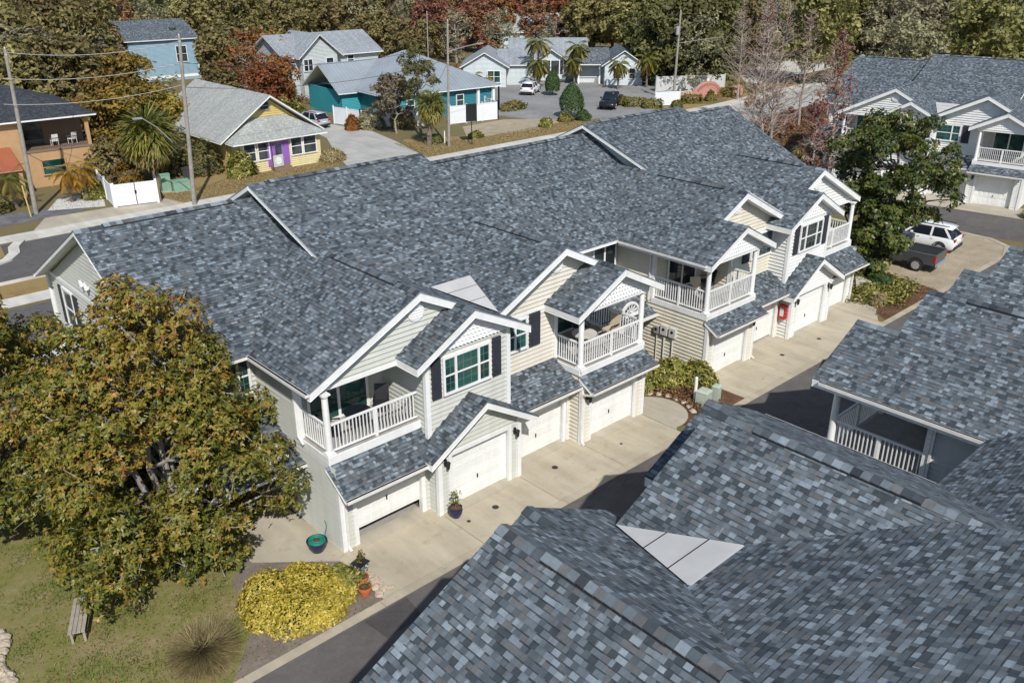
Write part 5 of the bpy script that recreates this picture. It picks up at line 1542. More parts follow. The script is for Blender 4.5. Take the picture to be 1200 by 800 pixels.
for i in range(12):
    a0, a1 = math.pi*i/12, math.pi*(i+1)/12
    mb.poly([(5.0, -.1, 0), (5.0+2.1*math.cos(a0), -.1, 1.5*math.sin(a0)), (5.0+2.1*math.cos(a1), -.1, 1.5*math.sin(a1))], 0, n=(0, -1, 0)); mb.poly([(5.0, .1, 0), (5.0+2.1*math.cos(a0), .1, 1.5*math.sin(a0)), (5.0+2.1*math.cos(a1), .1, 1.5*math.sin(a1))], 0, n=(0, 1, 0))
mb.build('arch_panel', M['pink'], pw)
mb = MB(); mb.box(-.4, 2.1, -.1, .1, 0, 1.35); mb.build('side_wall', M['cream'], pw)
mb = MB()
for i in range(8): mb.box(-.3+i*.3, -.14+i*.3, -.13, -.1, .2, 1.3)
mb.build('wall_stripes', M['pink_dark'], pw)
mb = MB(); mb.box(8.7, 12.0, -.1, .1, 0, 1.2); mb.build('side_wall', M['pink'], pw)
mb = MB(); mb.lathe([(.2, 2.2), (.24, 2.3), (.14, 2.5), (.03, 2.6)], (5.0, 0, 0), 10); mb.build('finial', M['cream'], pw)
# black sign seen from behind, by the road
sg = thing('sign_board', 'black framed sign on a single post beside the street, beyond the roof ridge', 'sign', (28.6, 47.2, 0), R(-20))
mb = MB(); mb.tube((0, 0, 0), (0, 0, 2.35), .05, .05, 8); mb.box(-.18, .18, -.18, .18, 0, .05); mb.build('post', M['black'], sg)
mb = MB(); mb.box(-.55, .55, -.07, .07, 2.25, 3.95); mb.build('board', M['black'], sg)
mb = MB(); mb.box(-.55, .55, -.10, -.07, 3.85, 3.95); mb.box(-.55, .55, -.10, -.07, 2.25, 2.35); mb.box(-.55, -.45, -.10, -.07, 2.35, 3.85); mb.box(.45, .55, -.10, -.07, 2.35, 3.85); mb.build('frame', M['trim_black'], sg)
sg = thing('yard_sign', 'grey yard sign on a thin pole before the purple door', 'sign', (8.9, 50.2, 0), R(10))
mb = MB(); mb.tube((-.5, 0, 0), (-.5, 0, 2.6), .03, .03, 6); mb.build('post', M['black'], sg); mb = MB(); mb.box(-.45, .6, -.05, .05, .35, 1.35); mb.build('board', M['meter_grey'], sg)
mb = MB(); mb.lathe([(.34, -.02), (.34, 0)], (.08, -.05, .85), 20, 0, 'y'); mb.build('round_emblem', M['white'], sg)
wp = thing('marker_post', 'short white marker post on the bare verge right of the street lamp pole', 'post', (26.9, 49.4, 0)); mb = MB(); mb.tube((0, 0, 0), (0, 0, 1.25), .07, .06, 8); mb.build('post', M['white'], wp)
yp = thing('pole_guard', 'yellow guy wire guard at the foot of the leftmost utility pole', 'guard', (-11.6, 49.3, 0)); mb = MB(); mb.tube((0, 0, 0), (-.1, .1, 2.3), .05, .05, 8); mb.build('guard', M['l_palmo'] if 0 else M['w_yellow'], yp)

# ------------------------------------------------------------------ poles, lamps, wires
def pole(label, x, y, h, lean, arm=None, transformer=None, name='utility_pole', r=.17):
    p = thing(name, label, 'pole', (x, y, 0))
    mb = MB(); n = 6
    for i in range(n): mb.tube((lean*i/n, 0, h*i/n), (lean*(i+1)/n, 0, h*(i+1)/n), r*(1-.35*i/n), r*(1-.35*(i+1)/n), 10, caps=(i == n-1))
    mb.build('shaft', M['wood_grey'], p)
    if arm:
        (ax, az), (bx, bz) = arm
        mb = MB(); mb.path([(ax, 0, az), (ax+(bx-ax)*.5, -.1, az+(bz-az)*.6), (bx, -.2, bz)], .035); mb.build('lamp_arm', M['steel'], p)
        mb = MB(); s = 1 if bx > ax else -1; mb.beam((bx, -.2, bz), (bx+s*.65, -.23, bz+.02), .22, .11); mb.build('lamp_head', M['steel'], p)
    if transformer:
        mb = MB(); mb.lathe([(.05, -.5), (.24, -.48), (.24, .4), (.12, .48), (.05, .5)], (transformer[0], -.1, transformer[1]), 14); mb.build('transformer', M['steel'], p)
    mb = MB(); mb.beam((lean-.02, -.12, h-.35), (lean-.02, .12, h-.35), .08, .1); mb.lathe([(.04, 0), (.06, .06), (.03, .16)], (lean, 0, h), 8); mb.build('insulator', M['meter_grey'], p)
    return p
pole('weathered utility pole with a street lamp arm reaching left, near the white gate', -1.46, 44.3, 12.1, .75, arm=((-.9, 4.85), (-2.9, 6.85)))
pole('leaning pale utility pole at the left edge before the stucco house', -11.05, 50.0, 11.5, .4)
pole('slim utility pole with a lamp arm reaching right, before the teal building', 26.23, 47.9, 11.6, .3, arm=((.3, 8.9), (3.7, 9.4)), r=.14)
pole('utility pole with a transformer and lamp arm beside the white panel and pink wall', 64.2, 49.9, 10.8, .3, arm=((.3, 7.1), (7.6, 7.3)), transformer=(-.15, 8.6))
pole('thin pole rising among the trees behind the teal building', 60.0, 95, 9, .1, r=.12)
def wire(label, a, b, sag, mat='wire', r=.018, n=14):
    mb = MB(); a, b = Vector(a), Vector(b)
    pts = [a+(b-a)*(i/n)-Vector((0, 0, sag*4*(i/n)*(1-i/n))) for i in range(n+1)]
    mb.path(pts, r, 4)
    tag(mb.build('power_line', M[mat]), label, 'power line', 'power lines between the poles')
wire('topmost pale power line between the two left poles', (-.75, 44.3, 11.75), (-10.7, 50, 11.3), .5, 'wire_pale', .022)
wire('second pale power line from the top, left of the lamp pole', (-.8, 44.3, 10.3), (-11.2, 50, 9.6), .45, 'wire_pale', .022)
wire('third pale power line from the top, left of the lamp pole', (-.85, 44.3, 8.8), (-11.5, 50, 7.9), .45, 'wire_pale', .022)
wire('thick black cable low between the two left poles, passing the white gate', (-1.2, 44.3, 5.0), (-11.0, 50, 4.6), 2.4, 'wire', .025)
wire('thin black line over the yellow bungalow roof, upper of two', (-.8, 44.3, 10.3), (26.4, 47.9, 9.6), .9)
wire('thin black line over the yellow bungalow roof, lower of two', (-.85, 44.3, 8.6), (26.4, 47.9, 8.2), .9)
wire('thin line at the top between the street lamp pole and the transformer pole', (26.5, 47.9, 11.4), (64.4, 49.9, 10.6), 1.0)
wire('line crossing from the lamp pole to the teal building roof', (26.4, 47.9, 8.0), (35, 62, 3.4), .5)
wire('line from the left pole to the stucco house eave', (-10.8, 50, 9.5), (-4.2, 58.4, 5.3), .5)

# ------------------------------------------------------------------ vehicles (front towards +y)
def wheel(par, x, y, r, w, sx):
    mb = MB(); mb.lathe([(r*.62, -w/2), (r*.94, -w/2), (r, -w*.3), (r, w*.3), (r*.94, w/2), (r*.62, w/2)], (x, y, r), 22, 0, 'x', cap=False)
    t = mb.build('wheel', M['tyre'], par, True)
    mb = MB(); o = sx*w*.42
    mb.lathe([(.02, o), (r*.18, o), (r*.22, o-sx*.03), (r*.52, o-sx*.02), (r*.63, o+sx*.005)], (x, y, r), 22, 0, 'x')
    for k in range(6):
        a = k*math.pi/3
        mb.beam((x+o, y+r*.15*math.cos(a), r+r*.15*math.sin(a)), (x+o, y+r*.58*math.cos(a), r+r*.58*math.sin(a)), .05, .05, up=(1, 0, 0))
    mb.build('rim', M['rim'], t)
def loft(name, secs, mat, par, glassmat=None, smooth=True):
    """secs: (y, [(x, z), ...]) half sections from the bottom centre out and up to the top centre, mirrored"""
    mb = MB(); rows = []
    for y, pr in secs:
        full = [(x, z) for x, z in pr]+[(-x, z) for x, z in reversed(pr)]
        rows.append([(x, y, z) for x, z in full])
    n = len(rows[0])
    for a, b in zip(rows[:-1], rows[1:]):
        for i in range(n):
            j = (i+1) % n
            mb.poly([a[i], a[j], b[j], b[i]])
    mb.poly(list(reversed(rows[0]))); mb.poly(rows[-1])
    o = mb.build(name, M[mat], par, smooth)
    bpy.context.view_layer.objects.active = o
    import bmesh
    bm = bmesh.new(); bm.from_mesh(o.data); bmesh.ops.remove_doubles(bm, verts=bm.verts, dist=1e-4); bmesh.ops.recalc_face_normals(bm, faces=bm.faces); bm.to_mesh(o.data); bm.free()
    return o
def suv(label, loc, rz, paint, L=4.55, W=1.84, H=1.66, group=None, name='parked_car'):
    c = thing(name, label, 'car', loc, rz, group)
    w = W/2; y0, y1 = 0, L
    def sec(y, zb, zt, k=1.0):
        return (y, [(0, zb), (w*.86*k, zb), (w*.97*k, zb+.14), (w*k, zb+.38), (w*.98*k, zt-.10), (w*.90*k, zt), (0, zt+.03)])
    loft('body', [sec(0, .42, .95, .90), sec(.06, .30, 1.02, .95), sec(.35, .24, 1.04), sec(1.2, .22, 1.04), sec(2.4, .22, 1.02), sec(3.2, .22, 1.0), sec(3.9, .24, .93), sec(4.3, .27, .80, .96), sec(L-.03, .34, .68, .88), sec(L, .40, .6, .82)], paint, c)
    def cab(y, zb, zt, wt, wb=.93): return (y, [(0, zb), (w*wb, zb), (w*wb*.99, zb+.02), (w*(wb+wt)/2, (zb+zt)/2), (w*wt, zt-.03), (w*wt*.9, zt), (0, zt+.02)])
    loft('cabin_glass', [cab(.10, 1.0, 1.06, .88), cab(.72, 1.0, H-.12, .73), cab(1.15, 1.0, H-.03, .75), cab(2.0, 1.0, H-.03, .75), cab(2.55, 1.0, H-.10, .72), cab(3.45, .98, 1.04, .80)], 'car_glass', c)
    loft('roof', [(.34, [(0, H-.17), (w*.66, H-.17), (w*.70, H-.12), (0, H-.08)]), (.75, [(0, H-.1), (w*.76, H-.1), (w*.755, H-.04), (0, H+.0)]), (1.2, [(0, H-.1), (w*.77, H-.1), (w*.76, H-.02), (0, H+.03)]), (2.1, [(0, H-.1), (w*.77, H-.1), (w*.76, H-.02), (0, H+.03)]), (2.62, [(0, H-.16), (w*.74, H-.16), (w*.72, H-.10), (0, H-.06)])], paint, c)
    for s in (-1, 1):
        for yy, lean in ((.40, -.30), (1.45, .02), (2.45, .6)):
            mb = MB(); mb.beam((s*w*.93, yy+lean*.0-.12 if yy < 1 else yy+lean, 1.02), (s*w*.76, yy+.34 if yy < 1 else yy, H-.09), .05, .12, up=(0, 1, 0)); mb.build('pillar', M[paint], c)
        mb = MB(); mb.beam((s*w*.66, .5, H+.035), (s*w*.66, 2.3, H+.035), .04, .04); mb.build('roof_rail', M['trim_black'], c)
        for yy in (.85, 3.65):
            wheel(c, s*(w-.10), yy, .345, .23, s)
            mb = MB(); n = 10
            for i in range(n):
                a0, a1 = math.pi*i/n, math.pi*(i+1)/n
                mb.beam((s*(w+.004), yy+.40*math.cos(a0), .345+.40*math.sin(a0)), (s*(w+.004), yy+.40*math.cos(a1), .345+.40*math.sin(a1)), .05, .09, up=(1, 0, 0))
            mb.build('wheel_arch', M['trim_black'], c)
        mb = MB(); mb.box(s*w*.62, s*(w*.93), -.02, .10, .82, 1.0); mb.build('tail_lamp', M['red_lamp'], c)
        mb = MB(); mb.box(s*w*.55, s*(w*.84), L-.16, L-.02, .62, .75); mb.build('headlight', M['lamp_clear'], c)
        mb = MB(); mb.box(s*(w+.0), s*(w+.2), 2.55, 2.68, 1.02, 1.16); mb.build('wing_mirror', M[paint], c)
        for yy in (1.28, 2.1): mb = MB(); mb.box(s*(w-.005), s*(w+.025), yy, yy+.16, .88, .91); mb.build('door_handle', M[paint], c)
    mb = MB(); mb.box(-w*.84, w*.84, -.05, .12, .32, .52); mb.build('bumper', M['trim_black'], c)
    mb = MB(); mb.box(-.26, .26, -.045, -.01, .70, .82); mb.build('number_plate', M['white'], c)
    return c
def pickup(label, loc, rz, paint):
    c = thing('pickup_truck', label, 'pickup truck', loc, rz); w = .97; L = 5.7
    def sec(y, zb, zt, k=1.0): return (y, [(0, zb), (w*.88*k, zb), (w*.98*k, zb+.12), (w*k, zb+.4), (w*.985*k, zt-.06), (w*.93*k, zt), (0, zt)])
    loft('cab_body', [sec(1.85, .42, 1.12), sec(1.9, .38, 1.14), sec(3.0, .36, 1.14), sec(4.1, .36, 1.12), sec(4.9, .38, 1.06), sec(5.5, .42, .98, .97), sec(L, .5, .85, .9)], paint, c)
    def cab(y, zb, zt, wt): return (y, [(0, zb), (w*.94, zb), (w*(.94+wt)/2, (zb+zt)/2), (w*wt, zt-.03), (w*wt*.9, zt), (0, zt+.02)])
    loft('cabin_glass', [cab(1.92, 1.1, 1.72, .82), cab(2.0, 1.1, 1.80, .80), cab(3.3, 1.1, 1.80, .80), cab(4.15, 1.08, 1.14, .86)], 'car_glass', c)
    loft('roof', [(1.9, [(0, 1.70), (w*.80, 1.70), (w*.79, 1.77), (0, 1.81)]), (2.2, [(0, 1.72), (w*.82, 1.72), (w*.81, 1.82), (0, 1.86)]), (3.2, [(0, 1.72), (w*.82, 1.72), (w*.81, 1.82), (0, 1.86)]), (3.42, [(0, 1.70), (w*.79, 1.70), (w*.78, 1.76), (0, 1.79)])], paint, c)
    for s in (-1, 1):
        mb = MB(); mb.box(s*w*.86, s*w, .04, 1.86, .55, 1.14); mb.box(s*w*.84, s*(w+.01), .0, 1.86, 1.14, 1.18); mb.build('bed_side', M[paint], c)
        for yy in (1.05, 4.55):
            wheel(c, s*(w-.10), yy, .40, .26, s)
            mb = MB(); n = 10
            for i in range(n):
                a0, a1 = math.pi*i/n, math.pi*(i+1)/n
                mb.beam((s*(w+.012), yy+.46*math.cos(a0), .40+.46*math.sin(a0)), (s*(w+.012), yy+.46*math.cos(a1), .40+.46*math.sin(a1)), .05, .09, up=(1, 0, 0))
            mb.build('wheel_arch', M['trim_black'], c)
        mb = MB(); mb.box(s*w*.84, s*(w+.008), -.02, .12, .72, 1.08); mb.build('tail_lamp', M['red_lamp'], c)
        mb = MB(); mb.box(s*w, s*(w+.24), 3.55, 3.7, 1.1, 1.3); mb.build('wing_mirror', M['trim_black'], c)
        mb = MB(); mb.beam((s*w*.95, 2.95, 1.12), (s*w*.80, 2.95, 1.78), .04, .10, up=(0, 1, 0)); mb.build('pillar', M[paint], c)
    mb = MB(); mb.box(-w*.84, w*.84, -.01, .06, .6, 1.16); mb.build('tailgate', M[paint], c)
    mb = MB(); mb.box(-w*.85, w*.85, .06, 1.84, .56, .62); mb.build('bed_floor', M['trim_black'], c)
    mb = MB(); mb.box(-w*.9, w*.9, -.16, -.02, .46, .62); mb.build('bumper', M['steel'], c)
    return c
suv('white car with roof rails parked on the tan gravel behind the grey pickup', (28.9, .0, 0), R(5), 'car_white')
pickup('grey pickup truck parked on the tan gravel, its front under the dark green tree', (24.5, -.75, 0), R(5), 'car_grey')
suv('small white car at the far side of the pale parking lot', (54.6, 66.8, 0), R(-58), 'car_white')
suv('silver car parked on the pale drive beside the yellow bungalow', (22.4, 64.6, 0), R(8), 'car_silver', H=1.75)
pickup('black pickup truck parked behind the clipped hedge in the car park', (58.2, 54.3, 0), R(120), 'car_black')

# ------------------------------------------------------------------ small things near the row
b = thing('wooden_bench', 'weathered slatted wooden bench on the lawn under the magnolia', 'bench', (-23.5, 2.7, 0), R(66))
b.scale = (.9, .9, .95)
for i in range(4):
    mb = MB(); mb.box(-.85, .85, -.24+i*.125, -.13+i*.125, .42, .46); mb.build('slat', M['wood_bench'], b)
for x in (-.72, .72):
    for y in (-.18, .18): mb = MB(); mb.box(x-.035, x+.035, y-.035, y+.035, 0, .42); mb.build('leg', M['wood_bench'], b)
    mb = MB(); mb.box(x-.03, x+.03, -.2, .2, .34, .4); mb.build('rail', M['wood_bench'], b)
def rockobj(label, x, y, r, seed, group, z=0, name='edging_rock'):
    q = np.random.default_rng(seed); mb = MB(); prof = [(r*.55, 0), (r*.95, r*.2), (r, r*.45), (r*.7, r*.75), (r*.2, r*.86)]
    mb.lathe(prof, (0, 0, 0), 9)
    mb.v = [(a*(1+q.normal()*.12), b_*(1+q.normal()*.12), c_*(1+q.normal()*.1)) for a, b_, c_ in mb.v]
    o = mb.build(name, M['rock']); o.location = (x, y, z); o.rotation_euler = (0, 0, q.uniform(0, 6)); tag(o, label, 'rock', group)
ge = 'rocks edging the corner bed by the alley kerb'
for i, (x, y, r) in enumerate(((-16.24, -1.08, .15), (-16.3, -1.36, .18), (-16.42, -1.62, .15), (-16.3, -1.85, .17), (-16.55, -1.98, .15), (-16.2, -1.55, .12), (-16.08, -1.95, .12))): rockobj('pale tan rock in the cluster beside the orange pots', x, y, r, 200+i, ge)
ge2 = 'rocks edging the bed at the lower left corner'
for i in range(9): rockobj('pale rock in the curved edging at the lower left corner of the photo', -25.35-.05*i+.12*math.sin(i), 3.9-.27*i, .2, 220+i, ge2)
shrub('low_shrub', 'yellowish low plant inside the rock edging at the left frame edge', 'shrub', (-26.2, 3.0, 0), (1.2, 1.6, .5), 'l_hedge', 230, n=300)
ge3 = 'rocks along the curved walk'
for i in range(8):
    a = R(-40+i*14); rockobj('grey tan rock edging the curved walk below the shrubs', -1.75+1.68*math.cos(a), -.35+1.68*math.sin(a), .15, 240+i, ge3)
sl_ = MB(); sl_.box(-.7, .7, -.42, .42, 0, .28); o = sl_.build('stone_slab', M['conc_white']); o.location = (18.9, 1.1, 0); o.rotation_euler = (0, 0, .5); tag(o, 'pale flat stone slab among the plants beside the pickup', 'slab')
def pot(name, label, cat, loc, prof, mat, plant=None, seed=1, group=None, soil=True):
    p = thing(name, label, cat, loc, 0, group)
    mb = MB(); mb.lathe(prof, (0, 0, 0), 20, cap=False); mb.lathe([(prof[0][0], 0.004), (.001, .005)], (0, 0, 0), 20, cap=False); mb.build('pot', M[mat], p)
    if soil: mb = MB(); r, z = prof[-2]; mb.lathe([(r*.96, z-.05), (.001, z-.03)], (0, 0, 0), 16, cap=False); mb.build('soil', M['mulch'], p)
    if plant:
        q = np.random.default_rng(seed); n, h, sp, mt = plant
        C = np.column_stack([q.normal(0, sp, n), q.normal(0, sp, n), prof[-1][1]+h*q.uniform(.2, 1, n)])
        V, F = rosettes(C, q.normal(size=(n, 3))+[0, 0, .8], 5, .11, .05, q); fast_mesh('foliage', V, F, M[mt], q.uniform(.1, .9, n*5), p)
        mb = MB(); mb.tube((0, 0, prof[-1][1]-.06), (0, 0, prof[-1][1]+h*.8), .018, .012, 6); mb.build('stem', M['bark'], p)
    return p
tp = [(.13, 0), (.19, .22), (.21, .22), (.215, .30), (.19, .30), (.18, .26)]
gp = 'terracotta pots by the yellow green shrub'
pot('flower_pot', 'orange terracotta pot nearest the checkered planter', 'pot', (-16.62, -1.2, .02), tp, 'terracotta', (14, .22, .07, 'l_green'), 1, gp)
pot('flower_pot', 'orange terracotta pot nearest the alley kerb', 'pot', (-16.82, -1.66, .02), tp, 'terracotta', (8, .14, .06, 'l_green'), 2, gp)
pot('potted_plant', 'navy glazed pot with a small plant between the first two garage doors', 'potted plant', (-12.35, -.45, .02), [(.14, 0), (.22, .15), (.24, .28), (.21, .37), (.23, .40), (.2, .40), (.18, .36)], 'navy', (26, .6, .07, 'l_shrub'), 3)
hp = pot('hose_pot', 'round dark green pot holding a coiled green hose beside the grey green wall', 'hose pot', (-16.75, 1.15, .02), [(.2, 0), (.29, .2), (.32, .36), (.34, .38), (.31, .38), (.29, .34)], 'navy')
mb = MB()
for rr, zz in ((.25, .36), (.19, .38), (.24, .40), (.14, .40)):
    pts = [(rr*math.cos(2*math.pi*i/18), rr*math.sin(2*math.pi*i/18), zz) for i in range(19)]; mb.path(pts, .028, 6)
mb.path([(.25, 0, .4), (.38, .1, .45), (.46, .12, .65), (.44, .16, .85)], .011, 6)
mb.build('hose', M['green_pot'], hp)
# checkered planter
ck = NT('black_white_checks'); tx = ck.n('ShaderNodeTexChecker'); tx.inputs['Scale'].default_value = 12.5
ck.l(ck.obj(), tx.inputs['Vector']); tx.inputs['Color1'].default_value = (.7, .7, .72, 1); tx.inputs['Color2'].default_value = (.015, .02, .06, 1); ck.color(tx.outputs['Color']); ck.rough(.4)
M['checks'] = ck.m
cp = thing('checkered_planter', 'black and white checkered planter at the corner of the driveway', 'planter', (-16.38, -.78, .02), R(15))
mb = MB(); mb.hexa([(-.13, -.13, 0), (.13, -.13, 0), (.13, .13, 0), (-.13, .13, 0), (-.2, -.2, .42), (.2, -.2, .42), (.2, .2, .42), (-.2, .2, .42)]); mb.build('pot', M['checks'], cp)
mb = MB(); mb.box(-.21, .21, -.21, .21, .42, .45); mb.build('rim', M['black'], cp)
q = np.random.default_rng(9); C = np.column_stack([q.normal(0, .07, 24), q.normal(0, .07, 24), q.uniform(.5, .72, 24)]); V, F = rosettes(C, q.normal(size=(24, 3))+[0, 0, 1], 5, .1, .05, q); fast_mesh('foliage', V, F, M['l_green'], q.uniform(0, 1, 120), cp)
# pedestals, boxes, meters
gp = 'pale utility pedestals by the walk'
for lb, x, y, w_, h_ in (('pale green utility box with a white post behind it, beside the curved walk', .35, -1.35, .5, .75), ('slim pale utility pedestal right of the pale green box, beside the alley', .95, -1.55, .3, .85)):
    u = thing('utility_pedestal', lb, 'utility box', (x, y, 0), R(8), gp)
    mb = MB(); mb.box(-w_/2, w_/2, -w_/2, w_/2, 0, h_*.9); mb.build('base', M['pale_green'], u); mb = MB(); mb.hexa([(-w_/2-.02, -w_/2-.02, h_*.9), (w_/2+.02, -w_/2-.02, h_*.9), (w_/2+.02, w_/2+.02, h_*.9), (-w_/2-.02, w_/2+.02, h_*.9), (-w_/2+.05, -w_/2+.05, h_), (w_/2-.05, -w_/2+.05, h_), (w_/2-.05, w_/2-.05, h_), (-w_/2+.05, w_/2-.05, h_)]); mb.build('lid', M['pale_green'], u)
u = thing('marker_post', 'white post behind the pale green utility box', 'post', (.3, -.95, 0)); mb = MB(); mb.lathe([(.07, 0), (.07, 1.15), (.05, 1.2)], (0, 0, 0), 10); mb.build('post', M['white'], u)
for i, (lb, x, y, w_, d_, h_) in enumerate((('upright green utility cabinet beside the white gate', -1.3, 49.8, .7, .5, 1.35), ('low green transformer box beside the upright cabinet', -.35, 49.2, 1.3, .9, .8))):
    u = thing('utility_cabinet', lb, 'utility box', (x, y, 0), R(-10), 'green utility boxes by the verge'); mb = MB(); mb.box(-w_/2, w_/2, -d_/2, d_/2, .04, h_); mb.build('cabinet', M['green_box'], u); mb = MB(); mb.box(-w_/2-.03, w_/2+.03, -d_/2-.03, d_/2+.03, h_, h_+.06); mb.build('lid', M['green_box'], u); mb = MB(); mb.box(-w_/2-.1, w_/2+.1, -d_/2-.1, d_/2+.1, 0, .04); mb.build('base', M['conc_grey'], u)
u = thing('trash_bin', 'dark grey wheeled bin in the shade behind the lamp pole', 'bin', (1.6, 52.2, 0), R(20)); mb = MB(); mb.hexa([(-.25, -.28, .08), (.25, -.28, .08), (.25, .28, .08), (-.25, .28, .08), (-.32, -.36, 1.0), (.32, -.36, 1.0), (.32, .36, 1.0), (-.32, .36, 1.0)]); mb.build('bin_body', M['car_grey'], u); mb = MB(); mb.box(-.34, .34, -.4, .4, 1.0, 1.08); mb.build('lid', M['car_grey'], u)
gm = 'electric meters on the cream side wall'
for i, (lb, y, z, w_, h_) in enumerate((('small dark electric meter nearest the courtyard on the cream wall', 2.62, 1.75, .24, .34), ('grey electric meter box in the middle of the cream wall group', 2.20, 1.85, .36, .46), ('grey electric meter box nearest the garage on the cream wall', 1.72, 1.85, .34, .44))):
    u = thing('electric_meter', lb, 'electric meter', (2.12, y, 0), 0, gm)
    mb = MB(); mb.box(-.16, 0, -w_/2, w_/2, z-h_/2, z+h_/2); mb.build('box', M['meter_grey'] if i else M['steel'], u)
    mb = MB(); mb.lathe([(.06, -.18), (.075, -.16)], (0, 0, z+.04), 14, 0, 'x'); mb.build('dial', M['glass_dark'], u)
    mb = MB(); mb.tube((-.06, 0, .0), (-.06, 0, z-h_/2), .035 if i else .025, None, 8); mb.build('conduit', M['meter_grey'], u)
u = thing('extinguisher_cabinet', 'red fire extinguisher cabinet on the tan strip of wall between two right hand garage doors', 'cabinet', (9.0, .3, 0), 0)
mb = MB(); mb.box(-.2, .03, -.17, .17, 1.05, 1.75); mb.build('cabinet', M['red_box'], u); mb = MB(); mb.box(-.215, -.2, -.1, .1, 1.2, 1.6); mb.build('window', M['lamp_clear'], u)
mb = MB(); mb.box(-.212, -.2, -.02, .02, 1.28, 1.52); mb.build('extinguisher', M['red_box'], u)
gd = 'round drain covers in the driveway'
for i, (x, y, r) in enumerate(((-11.0, -.95, .12), (-12.2, -.95, .07), (-7.7, -.55, .12), (-4.6, -1.1, .06), (7.2, -.9, .11), (10.2, -1.1, .11))):
    mb = MB(); mb.lathe([(r, 0), (r, .006), (r*.8, .008)], (0, 0, 0), 16); o = mb.build('drain_cover', M['black']); o.location = (x, y, .0205); tag(o, 'small dark round cover set in the driveway concrete', 'drain cover', gd)
# balcony furniture
def chair(label, loc, rz, mat, group, seatmat=None):
    c = thing('patio_chair', label, 'chair', loc, rz, group)
    mb = MB(); mb.box(-.25, .25, -.25, .25, .40, .46); mb.build('seat', M[seatmat or mat], c)
    mb = MB(); mb.hexa([(-.25, .22, .46), (.25, .22, .46), (.25, .26, .46), (-.25, .26, .46), (-.24, .36, .98), (.24, .36, .98), (.24, .40, .98), (-.24, .40, .98)]); mb.build('backrest', M[seatmat or mat], c)
    for x in (-.23, .23):
        for y in (-.23, .25): mb = MB(); mb.tube((x, y, 0), (x, y, .64 if y < 0 else .42), .016, .016, 6); mb.build('leg', M[mat], c)
        mb = MB(); mb.beam((x, -.24, .64), (x, .27, .64), .05, .03); mb.build('armrest', M[mat], c)
    return c
def table(label, loc, r, mat):
    t_ = thing('patio_table', label, 'table', loc); mb = MB(); mb.lathe([(r, .68), (r, .72), (.02, .725)], (0, 0, 0), 22); mb.build('tabletop', M[mat], t_)
    for k in range(4): a = k*math.pi/2+.5; mb = MB(); mb.tube((r*.75*math.cos(a), r*.75*math.sin(a), 0), (r*.5*math.cos(a), r*.5*math.sin(a), .68), .016, .016, 6); mb.build('leg', M[mat], t_)
gc = 'chairs on the nearest balcony'
chair('black patio chair at the left end of the nearest balcony', (-15.45, 1.75, 3.3), R(60), 'black', gc)
chair('black patio chair with dark sling beside the bay on the nearest balcony', (-13.35, 2.1, 3.3), R(-40), 'black', gc)
table('round glass table between the chairs on the nearest balcony', (-14.5, 1.75, 3.3), .45, 'car_glass')
gc = 'furniture on the cream balcony'
table('pale round table on the cream balcony with the half round fan behind', (-4.3, 1.3, 3.15), .5, 'conc_white')
chair('dark wicker chair at the back of the cream balcony', (-3.5, 2.2, 3.15), R(-20), 'shutter', gc)
chair('beige cushioned chair at the right end of the cream balcony', (-2.75, 1.3, 3.15), R(-90), 'black', gc, 'cushion')
gc = 'furniture on the corner balcony'
chair('beige cushioned lounge chair by the front rail of the corner balcony', (3.3, 1.5, 3.16), R(-35), 'shutter', gc, 'cushion')
chair('dark chair behind the lounge chair on the corner balcony', (4.7, 2.0, 3.16), R(-120), 'black', gc)
table('small dark table beside the corner balcony column', (2.9, .8, 3.16), .3, 'shutter')
gc = 'white chairs on the stucco house balcony'
for i, (x, lb) in enumerate(((-6.3, 'white balcony chair left of its pair on the stucco house'), (-4.9, 'white balcony chair right of its pair on the stucco house'))): chair(lb, (x, 59.2, 2.97), R(180+i*20), 'white', gc)
